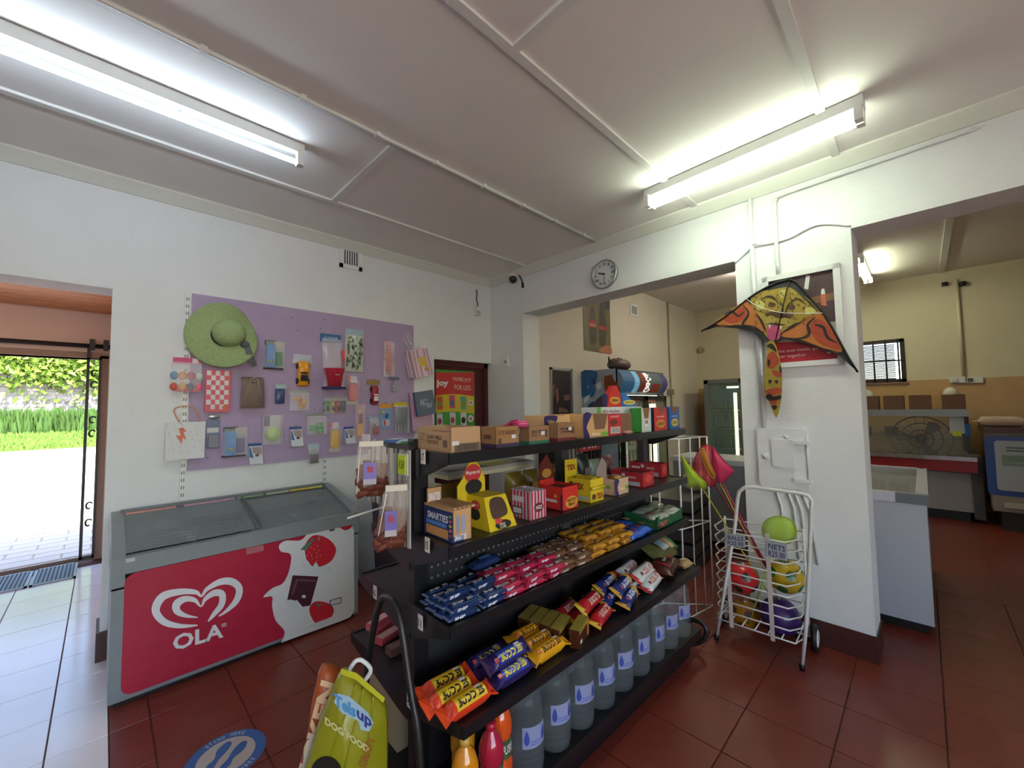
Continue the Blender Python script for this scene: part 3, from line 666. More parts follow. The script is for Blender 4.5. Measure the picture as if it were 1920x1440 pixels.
# camouflage pack
t, w_, h = hang('balloon_pack', 'flat glossy pack patterned in white, green and brown leaves', 'pack', 645, 618, 681, 697)
b = MB(); b.pillow(w_*.95, h*.96, .02, fn=lambda q: V((q.x, q.y-.014, q.z))); obj('pack', b, gloss('#b9c0b4', .15), t)
rnd = random.Random(8)
for c in ('#4f6547', '#6b5a3c', '#8a9a80', '#3f5a52'):
    ps = []
    for k in range(16):
        x, z, a, r_ = rnd.uniform(-w_*.40, w_*.40), rnd.uniform(h*.04, h*.82), rnd.uniform(-.8, .8), rnd.uniform(.008, .022)
        ps.append([(x+r_*.5*math.cos(a)*p-r_*1.4*math.sin(a)*q, z+r_*.5*math.sin(a)*p+r_*1.4*math.cos(a)*q) for p, q in ((-1, 0), (0, -1), (1, 0), (0, 1))])
    decal(t, 'leaf_print', paper(c, .25), ps, lambda x, z: V((x, -.027, z)), kind='stuff')
cardb(t, -w_*.47, h*.86, w_*.47, h, '#9fb4c4', -.02, -.016, 'header')
# dolls
def doll(lab, box, hair, top, legs):
    t, w_, h = hang('doll', lab, 'doll', *box)
    b = MB(); b.ball((0, -.025, h*.80), .017, .014, .021, 10, 8); b.tube([(0, -.022, h*.72), (0, -.022, h*.78)], .007, 6); b.tube([(-.012, -.02, h*.66), (-.03, -.02, h*.45)], .006, 6); b.tube([(.012, -.02, h*.66), (.03, -.02, h*.45)], .006, 6)
    for s in (-.011, .011): b.tube([(s, -.02, h*.46), (s*1.1, -.02, h*.06)], .009, 7, r1=.005)
    obj('doll_body', b, mat('#d99c7c', rough=.5), t)
    lump(t, 'hair', hair, [(0, -.019, h*.83, .02, .015, .02), (0, -.012, h*.76, .018, .010, .035)])
    b = MB(); b.hexa([(-.02, -.034, h*.46), (.02, -.034, h*.46), (.02, -.008, h*.46), (-.02, -.008, h*.46)], [(-.017, -.032, h*.72), (.017, -.032, h*.72), (.017, -.01, h*.72), (-.017, -.01, h*.72)]); obj('top', b, gloss(top), t, bevel=.004)
    b = MB(); b.hexa([(-.026, -.036, h*.16), (.026, -.036, h*.16), (.026, -.006, h*.16), (-.026, -.006, h*.16)], [(-.02, -.034, h*.47), (.02, -.034, h*.47), (.02, -.008, h*.47), (-.02, -.008, h*.47)]); obj('skirt', b, gloss(legs), t, bevel=.004)
    bagfilm(t, w_*.95, h*.98, .045, '#ffe9ef', .76)
    cardb(t, -w_*.42, h*.9, w_*.42, h, '#b67a94')
doll('orange dressed doll in a clear bag high at the right of the board', (716, 640, 738, 707), '#c96a35', '#c9623f', '#b5584f')
doll('doll with purple top and yellow legs in a clear bag', (663, 757, 683, 827), '#c98a57', '#7a3158', '#dba32d')
# keyring, sponges, puffer, packs
t, w_, h = hang('key_ring', 'small silver bead trinket hanging below the orange doll', 'trinket', 727, 707, 748, 739)
cardb(t, -w_*.4, h*.82, w_*.5, h, '#6f7588'); lump(t, 'beads', STEEL, [(.012*math.cos(k*1.1)*(1+k*.1), -.02, h*.36+.014*math.sin(k*1.7)*(1+k*.12), .011, .010, .011) for k in range(11)])
b = MB(); b.tube([(0, -.015, h*.58), (.005, -.012, h*.85)], .002, 5); obj('chain', b, STEEL, t)
def sponge(lab, box, c, waist):
    t, w_, h = hang('bath_sponge', lab, 'sponge', *box)
    b = MB(); R = []
    for k in range(11):
        z = h*.12+h*.62*k/10; s = math.sin(PI*(k+.6)/11.2)**.35*(1-waist*math.cos(2*PI*k/10-PI)*-.0-waist*math.exp(-((k-5)/1.6)**2))
        R.append([(w_*.42*s*math.copysign(abs(math.cos(a))**.7, math.cos(a)), -.03+.024*s*math.sin(a), z) for a in [2*PI*j/16 for j in range(16)]])
    b.rings(R); obj('sponge', b, mat(c, rough=.95, amt=.12, scale=80, bump=.6, bscale=200), t)
    cardb(t, -w_*.34, h*.78, w_*.40, h, '#cfccd0'); cardb(t, -w_*.34, h*.78, -w_*.14, h, '#d57a6e', -.0078, -.006, 'stripe'); cardb(t, -w_*.42, 0, w_*.42, h*.13, '#c7c2b8')
    bagfilm(t, w_*.95, h*.85, .062, clear=.85)
sponge('pink bath sponge in a clear wrapper on the lilac board', (648, 705, 671, 759), '#d66a76', .0)
sponge('yellow waisted bath sponge in a clear wrapper low on the board', (614, 792, 637, 847), '#e3b323', .16)
t, w_, h = hang('hair_clip_pack', 'dark blue small pouch with a silver top beside the brown drawstring bag', 'pack', 511, 721, 536, 757)
b = MB(); b.pillow(w_*.7, h*.78, .03, fn=lambda q: V((q.x, q.y-.02, q.z))); obj('pouch', b, gloss('#3b4a78'), t); cardb(t, -w_*.3, h*.78, w_*.5, h, '#a9c0c2', -.009, -.004, 'header')
t, w_, h = hang('toy_animal_pack', 'clear bag of orange toy animals under a silver header', 'toy pack', 541, 731, 578, 770)
lump(t, 'toy_animal', '#c98429', [(-.01, -.022, h*.55, .035, .016, .022), (.02, -.026, h*.30, .022, .016, .026)]); lump(t, 'toy_animal', '#d9a83c', [(.035, -.022, h*.42, .014, .014, .03), (.02, -.02, h*.18, .022, .014, .016)])
cardb(t, -w_/2, h*.80, w_/2, h, STEEL); bagfilm(t, w_, h*.86, .05)
t, w_, h = hang('toy_frog_pack', 'clear bag of bright green toy frogs under a silver header', 'toy pack', 574, 774, 610, 814)
for dx, dz in ((-.03, .05), (.025, .07), (.03, .03)):
    lump(t, 'toy_frog', '#2f9a4a', [(dx, -.022, dz, .024, .014, .02), (dx-.018, -.024, dz+.022, .008, .008, .008), (dx+.018, -.024, dz+.022, .008, .008, .008), (dx-.026, -.022, dz-.014, .012, .008, .007), (dx+.026, -.022, dz-.014, .012, .008, .007)])
cardb(t, -w_/2, h*.80, w_/2, h, STEEL); bagfilm(t, w_, h*.86, .05)
t, w_, h = hang('gadget_pack', 'small black gadget in a silver topped pack at the lower edge of the board', 'pack', 574, 832, 598, 868)
b = MB(); b.box(-w_*.28, -.03, 0, w_*.38, -.006, h*.48); obj('gadget', b, gloss('#2b2730'), t, bevel=.006); lump(t, 'dial', '#8a8f96', [(-.005, -.03, h*.56, .014, .008, .014)]); cardb(t, -w_*.45, h*.72, w_*.5, h, '#a9bcc0', -.009, -.004, 'header'); bagfilm(t, w_*.8, h*.8, .045)
t, w_, h = hang('gadget_pack', 'small red and black gadget pack beside the doll with yellow legs', 'pack', 690, 781, 709, 814)
b = MB(); b.box(-w_*.1, -.03, 0, w_*.45, -.006, h*.46); obj('gadget', b, gloss('#a3242d'), t, bevel=.006); lump(t, 'dial', '#3a2a30', [(-.005, -.026, h*.5, .018, .010, .02)]); cardb(t, -w_*.5, h*.74, w_*.4, h, '#9fb0b6', -.009, -.004, 'header'); bagfilm(t, w_*.9, h*.85, .045)
t, w_, h = hang('torch_pack', 'grey blue tool on a rounded card beside the lightning bag', 'pack', 385, 776, 414, 841)
cardb(t, -w_*.42, 0, w_*.42, h*.84, '#6f7791', bevel=.002); b = MB(); b.box(-w_*.32, -.03, h*.05, w_*.32, -.006, h*.36); obj('tool', b, gloss('#7f7f8a'), t, bevel=.008); cardb(t, -w_*.40, h*.46, w_*.36, h*.60, '#c4c9c4', -.0085, -.006, 'label_print'); lump(t, 'bag_top', STEEL, [(.0, -.012, h*.92, w_*.4, .008, h*.07)])
t, w_, h = hang('puffer_ball_pack', 'pale green fluffy ball in a clear pack with a purple tag', 'toy pack', 491, 778, 527, 833)
lump(t, 'puffer_ball', mat('#b9cf86', rough=.9, amt=.2, scale=60), [(0, -.045, h*.36, w_*.42, .04, w_*.40)]); cardb(t, -w_*.45, 0, w_*.45, h, '#bdb7bd'); cardb(t, -w_*.4, h*.62, -w_*.1, h*.98, '#5d4766', -.009, -.006, 'tag'); bagfilm(t, w_, h, .09, clear=.84)
for lab, bx in (('white and blue boxed plug pack, lowest on the board at left', (464, 831, 492, 869)), ('white and blue boxed plug pack below the orange toy animals', (542, 800, 567, 836)), ('white and blue boxed plug pack right of the yellow sponge', (644, 800, 664, 831))):
    t, w_, h = hang('plug_pack', lab, 'boxed pack', *bx, group='white and blue boxed packs on the board')
    b = MB(); b.hexa([(-w_*.42, -.045, 0), (w_*.46, -.045, 0), (w_*.46, -.006, 0), (-w_*.42, -.006, 0)], [(-w_*.46, -.02, h*.86), (w_*.42, -.02, h*.86), (w_*.42, -.004, h*.86), (-w_*.46, -.004, h*.86)]); obj('box', b, paper('#c7cbd2', .4), t)
    fy = lambda u, v: V((w_*(-.42+.86*u-.03*v), -.0458+.025*v, h*.86*v))
    decal(t, 'blue_print', paper('#3d6a9c'), [[(.02, .4), (.3, .35), (.12, .92), (.02, .92)]], fy); decal(t, 'photo_print', paper('#9b8a84'), [[(.3, .62), (.95, .5), (.95, .95), (.2, .95)]], fy); decal(t, 'logo_print', paper('#5a3d4a'), [[(.45, .42), (.72, .42), (.72, .56), (.45, .56)]], lambda u, v: fy(u, v)+V((0, -.001, 0)))
    cardb(t, -w_*.48, h*.87, w_*.42, h, '#35508f')
t, w_, h = hang('sticker_card', 'pale blue toy card with an orange top at the lower right of the board', 'toy card', 709, 757, 735, 804)
cardb(t, -w_*.46, 0, w_*.46, h, '#7f9cbd'); cardb(t, -w_*.46, h*.82, w_*.46, h, '#d1933a', -.0078, -.006, 'stripe'); lump(t, 'toy_figure', '#2f5a9a', [(.012, -.014, h*.52, .018, .01, .025)]); lump(t, 'toy_figure', '#c5a83e', [(-.025, -.012, h*.66, .016, .008, .016)])
cardb(t, -w_*.2, h*.12, w_*.3, h*.36, '#cbb5b5', -.0085, -.006, 'label_print'); cardb(t, -w_*.12, h*.14, .0, h*.34, '#a83b40', -.0095, -.008, 'label_print')
t, w_, h = hang('glove_pack', 'pair of black gloves in a bag with a yellow header card', 'gloves', 737, 754, 765, 812)
b = MB(); b.pillow(w_*.8, h*.55, .03, fn=lambda q: V((q.x, q.y-.022, q.z+h*.28)))
for k in range(4): b.tube([(-w_*.3+w_*.2*k, -.024, h*.33), (-w_*.33+w_*.22*k, -.024, .01)], .012, 7, r1=.008)
obj('gloves', b, mat('#3d3f45', rough=.6, amt=.3), t); cardb(t, -w_*.5, h*.86, w_*.42, h, '#d6c32f'); bagfilm(t, w_*.95, h*.9, .05)
# lightning paper bag
t, w_, h = hang('paper_carrier_bag', 'white paper carrier bag printed with an orange lightning bolt and scribbles', 'bag', 309, 791, 385, 860, gy=Y0-.02)
b = MB(); b.hexa([(-w_*.49, -.04, 0), (w_*.47, -.04, 0), (w_*.47, -.002, 0), (-w_*.49, -.002, 0)], [(-w_*.48, -.02, h), (w_*.5, -.02, h), (w_*.5, -.002, h), (-w_*.48, -.002, h)]); obj('bag', b, paper('#d5d6d6'), t, bevel=.003)
fl = lambda x, y: V((pY(x, y, Y0-.06).x-t.location.x, -.041+.02*((pY(x, y, Y0-.06).z-t.location.z)/h), pY(x, y, Y0-.06).z-t.location.z))
decal(t, 'lightning_bolt', paper('#d8765f'), [[(300+x/10.28, 740+y/10.28) for x, y in ((362, 655), (450, 630), (520, 712), (455, 715), (512, 868), (440, 840), (425, 960), (310, 790), (405, 785))]], fl)
decal(t, 'pen_scribble', paper('#8f9296'), [[(300+x/10.28, 740+y/10.28) for x, y in q] for q in ribbon([(370, 565), (420, 560), (450, 610)], [10, 14, 6])+sum([[((120+k*37 % 690, 560+(k*151) % 560), (160+k*37 % 690, 590+(k*151) % 560), (150+k*37 % 690, 597+(k*151) % 560))] for k in range(26)], [])], fl, kind='stuff')
b = MB(); b.tube(smooth([(-w_*.16, -.02, h), (-.065, -.025, h+.085), (-.0, -.025, h+.11), (.05, -.025, h+.085), (.075, -.02, h)], 5, False), .005, 6); obj('handle', b, mat('#d39b7b', rough=.7), t)
# gift bags and notebooks at the right edge, hanging out from the board
for k, (lab, dx, yaw) in enumerate((('pink and white striped gift bag with a gold spot, foremost of the bunch', .045, -.35), ('pink striped gift bag, middle one of the bunch at the right', -.015, -.5), ('pink striped gift bag, rearmost of the bunch beside the board', -.05, -.62))):
    A = pY(790+dx*60, 706, Y0-.16+.045*k)
    t = thing('striped_gift_bag', lab, 'gift bag', (A.x+dx*.4, A.y, A.z), yaw, 'striped gift bags hanging at the board edge')
    Rm_ = Matrix.Rotation(-.22, 4, 'Y')
    b = MB(); b.box(-.085, -.022, 0, .085, .0, .27); bmesh.ops.transform(b.bm, matrix=Rm_, verts=b.bm.verts); obj('bag', b, paper('#cdbcc4'), t)
    b = MB()
    for q in (-.07, -.03, .035, .065): b.box(q, -.0235, .002, q+.018, -.021, .268)
    bmesh.ops.transform(b.bm, matrix=Rm_, verts=b.bm.verts); obj('pink_stripes', b, paper('#b98a9c'), t)
    if k == 0:
        b = MB(); b.lathe([(.001, -.026), (.022, -.026), (.022, -.022), (.001, -.022)], 16, (.035, 0, .07), 'y'); b.box(-.03, -.0255, .10, .05, -.022, .19); bmesh.ops.transform(b.bm, matrix=Rm_, verts=b.bm.verts); obj('gold_spot', b, paper('#c9a74a'), t)
    b = MB(); b.tube([(-.04, -.01, .26), (-.075, .0, .40), (-.06, .01, .46), (-.045, .0, .40), (.04, -.01, .26)], .0025, 5); bmesh.ops.transform(b.bm, matrix=Rm_, verts=b.bm.verts); obj('string_handle', b, WHITE, t)
def notebook(name, lab, p, yaw, tilt, W, H, D, cover, edge, txt=None):
    t = thing(name, lab, 'notebook', p, yaw); Rm_ = Matrix.Rotation(tilt, 4, 'Y')
    b = MB(); b.box(-W/2, -D, 0, W/2, 0, H); bmesh.ops.transform(b.bm, matrix=Rm_, verts=b.bm.verts); obj('cover', b, paper(cover, .5), t, bevel=.003)
    b = MB(); b.box(-W/2-.002, -D*.85, .004, W/2-.01, -D*.15, H-.004); bmesh.ops.transform(b.bm, matrix=Rm_, verts=b.bm.verts); obj('page_block', b, paper(edge), t)
    if txt:
        for s, x0, z0, x1, z1 in txt: text(t, s, paper('#c5cbd2'), lambda u, v: Rm_ @ V((x0+(x1-x0)*u, -D-.001, z0+(z1-z0)*v)), 0, .3)
    return t
A = pY(798, 778, Y0-.14)
notebook('notebook', 'grey blue notebook with white handwriting on the cover hanging beside the door poster', (A.x-.0, A.y, A.z), -.22, -.16, .19, .235, .05, '#56606f', '#2d5f93', (('Love', -.05, .14, .02, .165), ('My', -.055, .085, .0, .14), ('Mind', .0, .07, .06, .12)))
A = pY(792, 806, Y0-.06)
notebook('notebook', 'pink spotted notebook hanging behind the grey blue notebook', (A.x, A.y, A.z), -.22, -.1, .21, .38, .03, '#c39aae', '#b28497')
# ---- other things on the left wall
A, B_ = pY(636, 500, Y0), pY(678, 458, Y0)
t = thing('air_vent', 'small white louvred air vent high on the wall above the lilac board', 'vent', ((A.x+B_.x)/2, Y0, A.z)); w_, h = B_.x-A.x, B_.z-A.z
b = MB()
for q in ((-w_/2, 0, -w_/2+.03, h), (w_/2-.03, 0, w_/2, h), (-w_/2, 0, w_/2, .035), (-w_/2, h-.035, w_/2, h)): b.box(q[0], -.014, q[1], q[2], 0, q[3])
obj('frame', b, WPLASTIC, t); b = MB(); b.box(-w_/2+.02, -.002, .02, w_/2-.02, 0, h-.02); obj('dark_opening', b, paper('#3c3f40'), t)
for k in range(7): b = MB(); x = -w_/2+.036+(w_-.072)*k/6; b.box(x-.004, -.012, .03, x+.004, -.002, h-.03); obj('slat', b, WPLASTIC, t)
A = pY(893, 592, Y0)
t = thing('alarm_sensor', 'small white motion sensor with a short black cable near the ceiling corner', 'sensor', (A.x, Y0, A.z))
b = MB(); b.box(-.045, -.045, 0, .045, 0, .095); obj('housing', b, WPLASTIC, t, bevel=.012); b = MB(); b.box(-.028, -.048, .012, .028, -.044, .05); obj('lens', b, mat('#b7bcbc', rough=.3), t)
b = MB(); b.tube(smooth([(.0, -.02, .095), (.012, -.015, .14), (-.004, -.012, .19), (.008, -.01, .25), (.0, -.008, .30)], 4, False), .006, 6); obj('cable', b, BLACK, t)
# door poster
dy = Y0+.098
A, B_ = pY(808, 800, dy), pY(889, 697, dy)
t = thing('door_poster', 'colourful poster about more joy for less on the brown door', 'poster', ((A.x+B_.x)/2, dy, .98)); x0, x1, z0, z1 = A.x, B_.x, .98, B_.z
b = MB(); b.prism(rr(x0, z0, x1, z1, .02), lambda x, z: V((x, dy, z)), lambda x, z: V((x, dy-.002, z))); obj('sheet', b, paper('#4d9a3f', .35), t, world=True)
fD = off(onY(dy), .003, (0, -1, 0)); fD2 = off(onY(dy), .004, (0, -1, 0)); zp = lambda x, y: (750+x/9, 660+y/9)
ar = lambda y0, bow: [zp(540+710*k/10, y0-bow*math.sin(PI*k/10)) for k in range(11)]
decal(t, 'red_field', paper('#c43b3c', .35), [ar(750, 40)+[zp(1250, 370), zp(1225, 345), zp(540, 345)]], fD)
decal(t, 'yellow_field', paper('#cdbb34', .35), [ar(1045, 40)+ar(750, 40)[::-1]], fD)
ptext(t, 'joy', paper('#dfe0e0'), fD2, zp(610, 605), zp(815, 605), 15, .05); ptext(t, 'MORE JOY', paper('#e3dcd6'), fD2, zp(893, 505), zp(1197, 528), 9.5); ptext(t, 'FOR LESS', paper('#e3dcd6'), fD2, zp(918, 632), zp(1188, 648), 9)
for x, y, c1, c2 in ((665, 860, '#c94f42', '#7d8b45'), (872, 840, '#c5506f', '#3f6b8a'), (1062, 860, '#5aa08a', '#9a8f3f'), (665, 1150, '#c7c6cc', '#9a3a55'), (882, 1130, '#cfcace', '#a8553f'), (1066, 1130, '#d3d0d0', '#2f2a2c')):
    decal(t, 'drink_carton', paper(c1), [[zp(x-48, y-110), zp(x+48, y-110), zp(x+58, y+110), zp(x-38, y+110)]], fD2)
    decal(t, 'carton_picture', paper(c2), [[zp(x+40*p, y+20+60*q) for p, q in circle(0, 0, .9, .9, 10)]], off(onY(dy), .005, (0, -1, 0)))
decal(t, 'spot', paper('#dcd6d2'), [[zp(*p) for p in circle(1190, 855, 42, 50)], [zp(*p) for p in circle(1190, 1125, 48, 60)]], fD2, split=True)
decal(t, 'cherry_mark', paper('#b5433f'), [[zp(*p) for p in circle(1190, 855, 18, 22, 8)], [zp(*p) for p in circle(1190, 1125, 18, 26, 8)]], off(onY(dy), .005, (0, -1, 0)), split=True)
# ================================================================== things on and by the right wall
A = wl(ws(onW()(1136, 515)), onW()(1136, 515).z)
t = thing('wall_clock', 'round white wall clock with black numerals above the wide opening', 'clock', A, RZW)
b = MB(); b.lathe([(.001, -.002), (.125, -.002), (.132, -.02), (.132, -.034), (.122, -.04), (.118, -.03), (.118, -.022)], 36, ax='y'); obj('rim', b, STEEL, t)
b = MB(); b.lathe([(.001, -.024), (.118, -.024)], 36, ax='y'); obj('dial', b, paper('#c9d0d0', .4), t)
b = MB()
for k, s in enumerate(('XII', 'I', 'II', 'III', 'IV', 'V', 'VI', 'VII', 'VIII', 'IX', 'X', 'XI')):
    a = PI/2-k*PI/6; x, z = .092*math.cos(a), .092*math.sin(a); wd = .009*len(s)+.004
    text(t, s, paper('#23282b'), front(x-wd/2, z-.013, x+wd/2, z+.013, -.026), .02, name='numeral')
b.hexa([(-.006, -.03, -.006), (.006, -.03, .006), (.006, -.027, .006), (-.006, -.027, -.006)][::-1], [(-.066, -.03, .018), (-.062, -.03, .028), (-.062, -.027, .028), (-.066, -.027, .018)][::-1]); b.lathe([(.001, -.03), (.009, -.03), (.009, -.026), (.001, -.026)], 12, ax='y'); obj('hour_hand', b, BLACK, t)
b = MB(); b.box(-.003, -.033, -.092, .003, -.031, .01); obj('minute_hand', b, paper('#5c6467'), t)
b = MB(); b.lathe([(.001, -.0375), (.119, -.0375)], 36, ax='y'); obj('glass', b, film('#ffffff', .93, .03), t)
A = onW()(965, 500)
t = thing('security_camera', 'small dark dome camera with a dangling cable in the ceiling corner', 'camera', (A.x-.03, A.y, CEIL-.08), RZW)
b = MB(); b.lathe([(.001, .055), (.05, .055), (.052, .035), (.03, .03)], 16); obj('mount', b, WPLASTIC, t); b = MB(); b.ball((0, 0, 0), .045, n=16); obj('dome', b, gloss('#2a2c2d', .12), t)
b = MB(); b.tube(smooth([(.04, -.0, .07), (.085, -.0, .035), (.115, .02, -.03), (.125, .03, -.10)], 5, False), .007, 6); b.tube([(.12, .03, -.06), (.127, .03, -.12)], .016, 8); obj('cable', b, BLACK, t)
A, B_ = onW()(946, 688), onW()(959, 664)
t = thing('wall_switch', 'small white switch box on the narrow wall beside the brown door', 'switch', (A.x, A.y-.04, A.z), RZW)
b = MB(); b.box(-.035, -.02, 0, .035, .0, .11); obj('plate', b, WPLASTIC, t, bevel=.004); b = MB(); b.box(-.008, -.024, .04, .008, -.019, .07); obj('rocker', b, mat('#6b6c6a'), t)
# framed poster on the pillar
fP = onW(.03)
t = thing('framed_poster', 'white framed drinks and meals poster on the pillar partly behind the kite', 'poster', wl(ws(onW()(1505, 600)), onW()(1505, 684).z), RZW)
c4 = [onW(.0)(*p) for p in ((1463, 692), (1597, 681), (1579, 493), (1428, 522))]
s0, s1 = ws(onW()(1428, 522))+.01, ws(onW()(1582, 600)); z0, z1 = onW()(1597, 681).z, onW()(1579, 493).z
def wrect(mb, s0, z0, s1, z1, d0, d1): wbox(mb, s0, s1, z0, z1, d0, d1)
b = MB(); wrect(b, s0+.01, z0+.01, s1-.01, z1-.01, .001, .012); obj('backing', b, paper('#cfcac0', .4), t, world=True)
b = MB()
for q in ((s0, z0, s0+.035, z1), (s1-.035, z0, s1, z1), (s0, z0, s1, z0+.032), (s0, z1-.032, s1, z1)): wrect(b, *q, .001, .032)
obj('frame', b, WPLASTIC, t, world=True, bevel=.004)
pq = lambda d: (lambda g: (setattr(g, 'world', True), g)[1])(lambda u, v: wl(s0+.03+(s1-s0-.06)*u, z0+.03+(z1-z0-.06)*v, d))
decal(t, 'photo_print', mat('#4b3a3c', rough=.4, amt=.5, scale=9), [[(0, .42), (1, .42), (1, 1), (0, 1)]], pq(.014))
decal(t, 'photo_print', paper('#7d5a40', .4), [[(.0, .62), (1, .66), (1, .74), (0, .70)]], pq(.015))
decal(t, 'red_band', paper('#a3222c', .4), [[(0, 0), (1, 0), (1, .20), (.0, .26)]], pq(.015))
for s, u0, v0, u1, v1 in (('Coke and meals go', .02, .115, .72, .16), ('better together', .02, .05, .54, .10)): text(t, s, paper('#d9c9c9'), lambda u, v: pq(.016)(u0+(u1-u0)*u, v0+(v1-v0)*v), 0, 0, True)
decal(t, 'bottle_print', paper('#d4d6d2', .4), [[(.84, .07), (.91, .07), (.90, .2), (.86, .2)], [(.56, .84), (.62, .82), (.66, .98), (.60, .99)], [(.80, .74), (.86, .74), (.85, .80), (.81, .80)]], pq(.016), split=True)
decal(t, 'bottle_print', paper('#b8674a', .4), [[(.79, .62), (.87, .6), (.86, .74), (.80, .74)]], pq(.016))
# pipes on pillar, cable, distribution box
def wtube(name, label, cat, pts, r, m=PLASTER):
    b = MB(); b.tube([wl(*p) for p in pts], r, 8); return tag(obj(name, b, m), label, cat)
sa = ws(onW()(1412, 480)); sb = ws(onW()(1455, 420)); zt = onW()(1500, 322).z
wtube('conduit_pipe', 'white painted conduit pipe running down the pillar from the cornice', 'pipe', [(sa, 2.93, .014), (sa, 2.2, .014), (sa+.02, 1.33, .014)], .014)
wtube('conduit_pipe', 'white conduit pipe that bends from the cornice down to the framed poster', 'pipe', smooth([(sb+.9, 2.90, .012), (sb+.5, 2.895, .012), (sb+.06, 2.885, .012), (sb+.008, 2.86, .012), (sb, 2.80, .012), (sb, 2.36, .012)], 5, False), .012)
wtube('surface_cable', 'thin white cable looping across the pillar between the two openings', 'cable', smooth([(S2+.0, 2.505, .008), (sa-.02, 2.575, .01), (sa+.02, 2.60, .03), (sa+.06, 2.585, .012), (sb+.06, 2.58, .01), (S3-.16, 2.62, .01), (S3, 2.56, .008)], 5, False), .006)
wtube('conduit_pipe', 'short white pipe rising beside the kite tail to the meter box', 'pipe', [(ws(onW()(1430, 700)), 1.93, .012), (ws(onW()(1432, 790)), 1.33, .012)], .012)
e0, e1 = ws(onW()(1424, 860)), ws(onW()(1517, 860)); ez0, ez1 = onW()(1470, 915).z, onW()(1465, 803).z
t = thing('meter_box', 'white painted metal meter box with hinged door on the pillar', 'meter box', wl((e0+e1)/2, ez0), RZW)
ew = (e1-e0)/2; eh = ez1-ez0
b = MB(); b.prism(rr(-ew, 0, ew, eh, .03), lambda x, z: V((x, 0, z)), lambda x, z: V((x, -.028, z))); obj('door', b, PLASTER, t, bevel=.004)
b = MB(); b.prism(rr(-ew*.4, eh*.36, ew*.5, eh*.82, .012), lambda x, z: V((x, -.028, z)), lambda x, z: V((x, -.04, z))); obj('cover_plate', b, PLASTER, t, bevel=.003)
b = MB(); b.lathe([(.001, -.044), (.008, -.044), (.009, -.038), (.017, -.038), (.02, -.028)], 16, (-ew*.68, 0, eh*.52), 'y'); obj('lock', b, PLASTER, t)
for z in (eh*.78, eh*.16): b = MB(); b.box(ew*.45, -.046, z-.012, ew*1.12, -.026, z+.012); obj('hinge', b, PLASTER, t, bevel=.006)
b = MB(); b.tube([(ew*1.0, -.03, eh*.12), (ew*1.0, -.03, eh*.9)], .008, 8); obj('hinge_rod', b, PLASTER, t)
b = MB(); b.ball((.03, -.03, eh*.86), .012); obj('knob', b, PLASTER, t)
for k, ds in enumerate((-.02, .045, .08, .12)):
    b = MB(); b.tube([wl((e0+e1)/2+ds-.03, ez0, .012), wl((e0+e1)/2+ds+.004*k, ez0-.12, .014), wl((e0+e1)/2+ds+.01+.01*k, ez0-.45, .012)], .008, 6); obj('supply_cable', b, PLASTER, t, world=True)
# ---- kite
KX = 3.12
fK = lambda d: off(onX(KX), d, (-1, 0, 0))
kz = lambda x, y: (1280+x/3.789, 440+y/3.789)
A = onX(KX)(1450, 640)
t = thing('kite', 'tiger patterned orange and yellow delta kite hanging in front of the pillar', 'kite', A, 0)
LE = [(135, 688), (220, 640), (300, 588), (380, 528), (450, 468), (520, 418), (590, 378), (680, 338), (762, 318)]
RE = [(762, 318), (805, 335), (850, 385), (930, 480), (1000, 558), (1060, 655), (1120, 765), (1180, 875), (1245, 978)]
out = [kz(*p) for p in LE+RE[1:]+[(1120, 865), (900, 780), (740, 745), (700, 752), (660, 770), (595, 765), (500, 695), (380, 665), (245, 655)]]
b = MB(); fa, fb_ = onX(KX), onX(KX+.004)
b.prism(out, lambda x, y: fa(x, y), lambda x, y: fb_(x, y)); obj('sail', b, mat('#2b2c2c', rough=.6, amt=.2), t, world=True)
YEL, ORA, DOR, BRN, KBL = [mat(c, rough=.55, amt=.22, scale=25) for c in ('#97822e', '#ab662a', '#9c3f24', '#54371f', '#1c1a19')]
decal(t, 'yellow_panel', YEL, [[kz(*p) for p in smooth([(485, 455), (540, 405), (620, 395), (690, 380), (760, 375), (830, 420), (900, 460), (970, 510), (985, 560), (900, 600), (780, 640), (700, 700), (600, 730), (560, 640), (500, 540)], 3)]], fK(.003))
decal(t, 'orange_panel', ORA, [[kz(*p) for p in smooth(q, 3)] for q in ([(235, 620), (330, 550), (440, 475), (500, 520), (560, 600), (600, 690), (520, 670), (400, 640), (290, 655)], [(700, 720), (800, 640), (920, 575), (1000, 570), (1060, 660), (1135, 800), (1100, 840), (960, 790), (820, 740)])], fK(.0045), split=True)
decal(t, 'red_flame', DOR, [[kz(*p) for p in smooth(q, 3)] for q in ([(300, 600), (370, 560), (430, 510), (460, 540), (420, 610), (340, 630)], [(905, 660), (950, 600), (1020, 630), (1080, 720), (1120, 810), (1040, 800), (950, 750)])], fK(.006), split=True)
decal(t, 'dark_swirl', KBL, [[kz(*p) for p in q] for q in ribbon([(430, 500), (470, 560), (430, 640), (520, 660), (590, 720)], [4, 14, 18, 12, 6])], fK(.0072))
decal(t, 'dark_swirl', KBL, [[kz(*p) for p in q] for q in ribbon([(940, 590), (890, 640), (900, 700), (850, 735), (720, 742)], [6, 18, 24, 14, 5])], fK(.0072))
decal(t, 'dark_swirl', KBL, [[kz(*p) for p in q] for q in ribbon([(300, 570), (350, 545), (400, 580), (440, 545)], [6, 14, 12, 6])], fK(.0072)); decal(t, 'dark_swirl', KBL, [[kz(*p) for p in q] for q in ribbon([(940, 640), (1000, 660), (1030, 730), (1100, 770)], [8, 22, 20, 6])], fK(.0072))
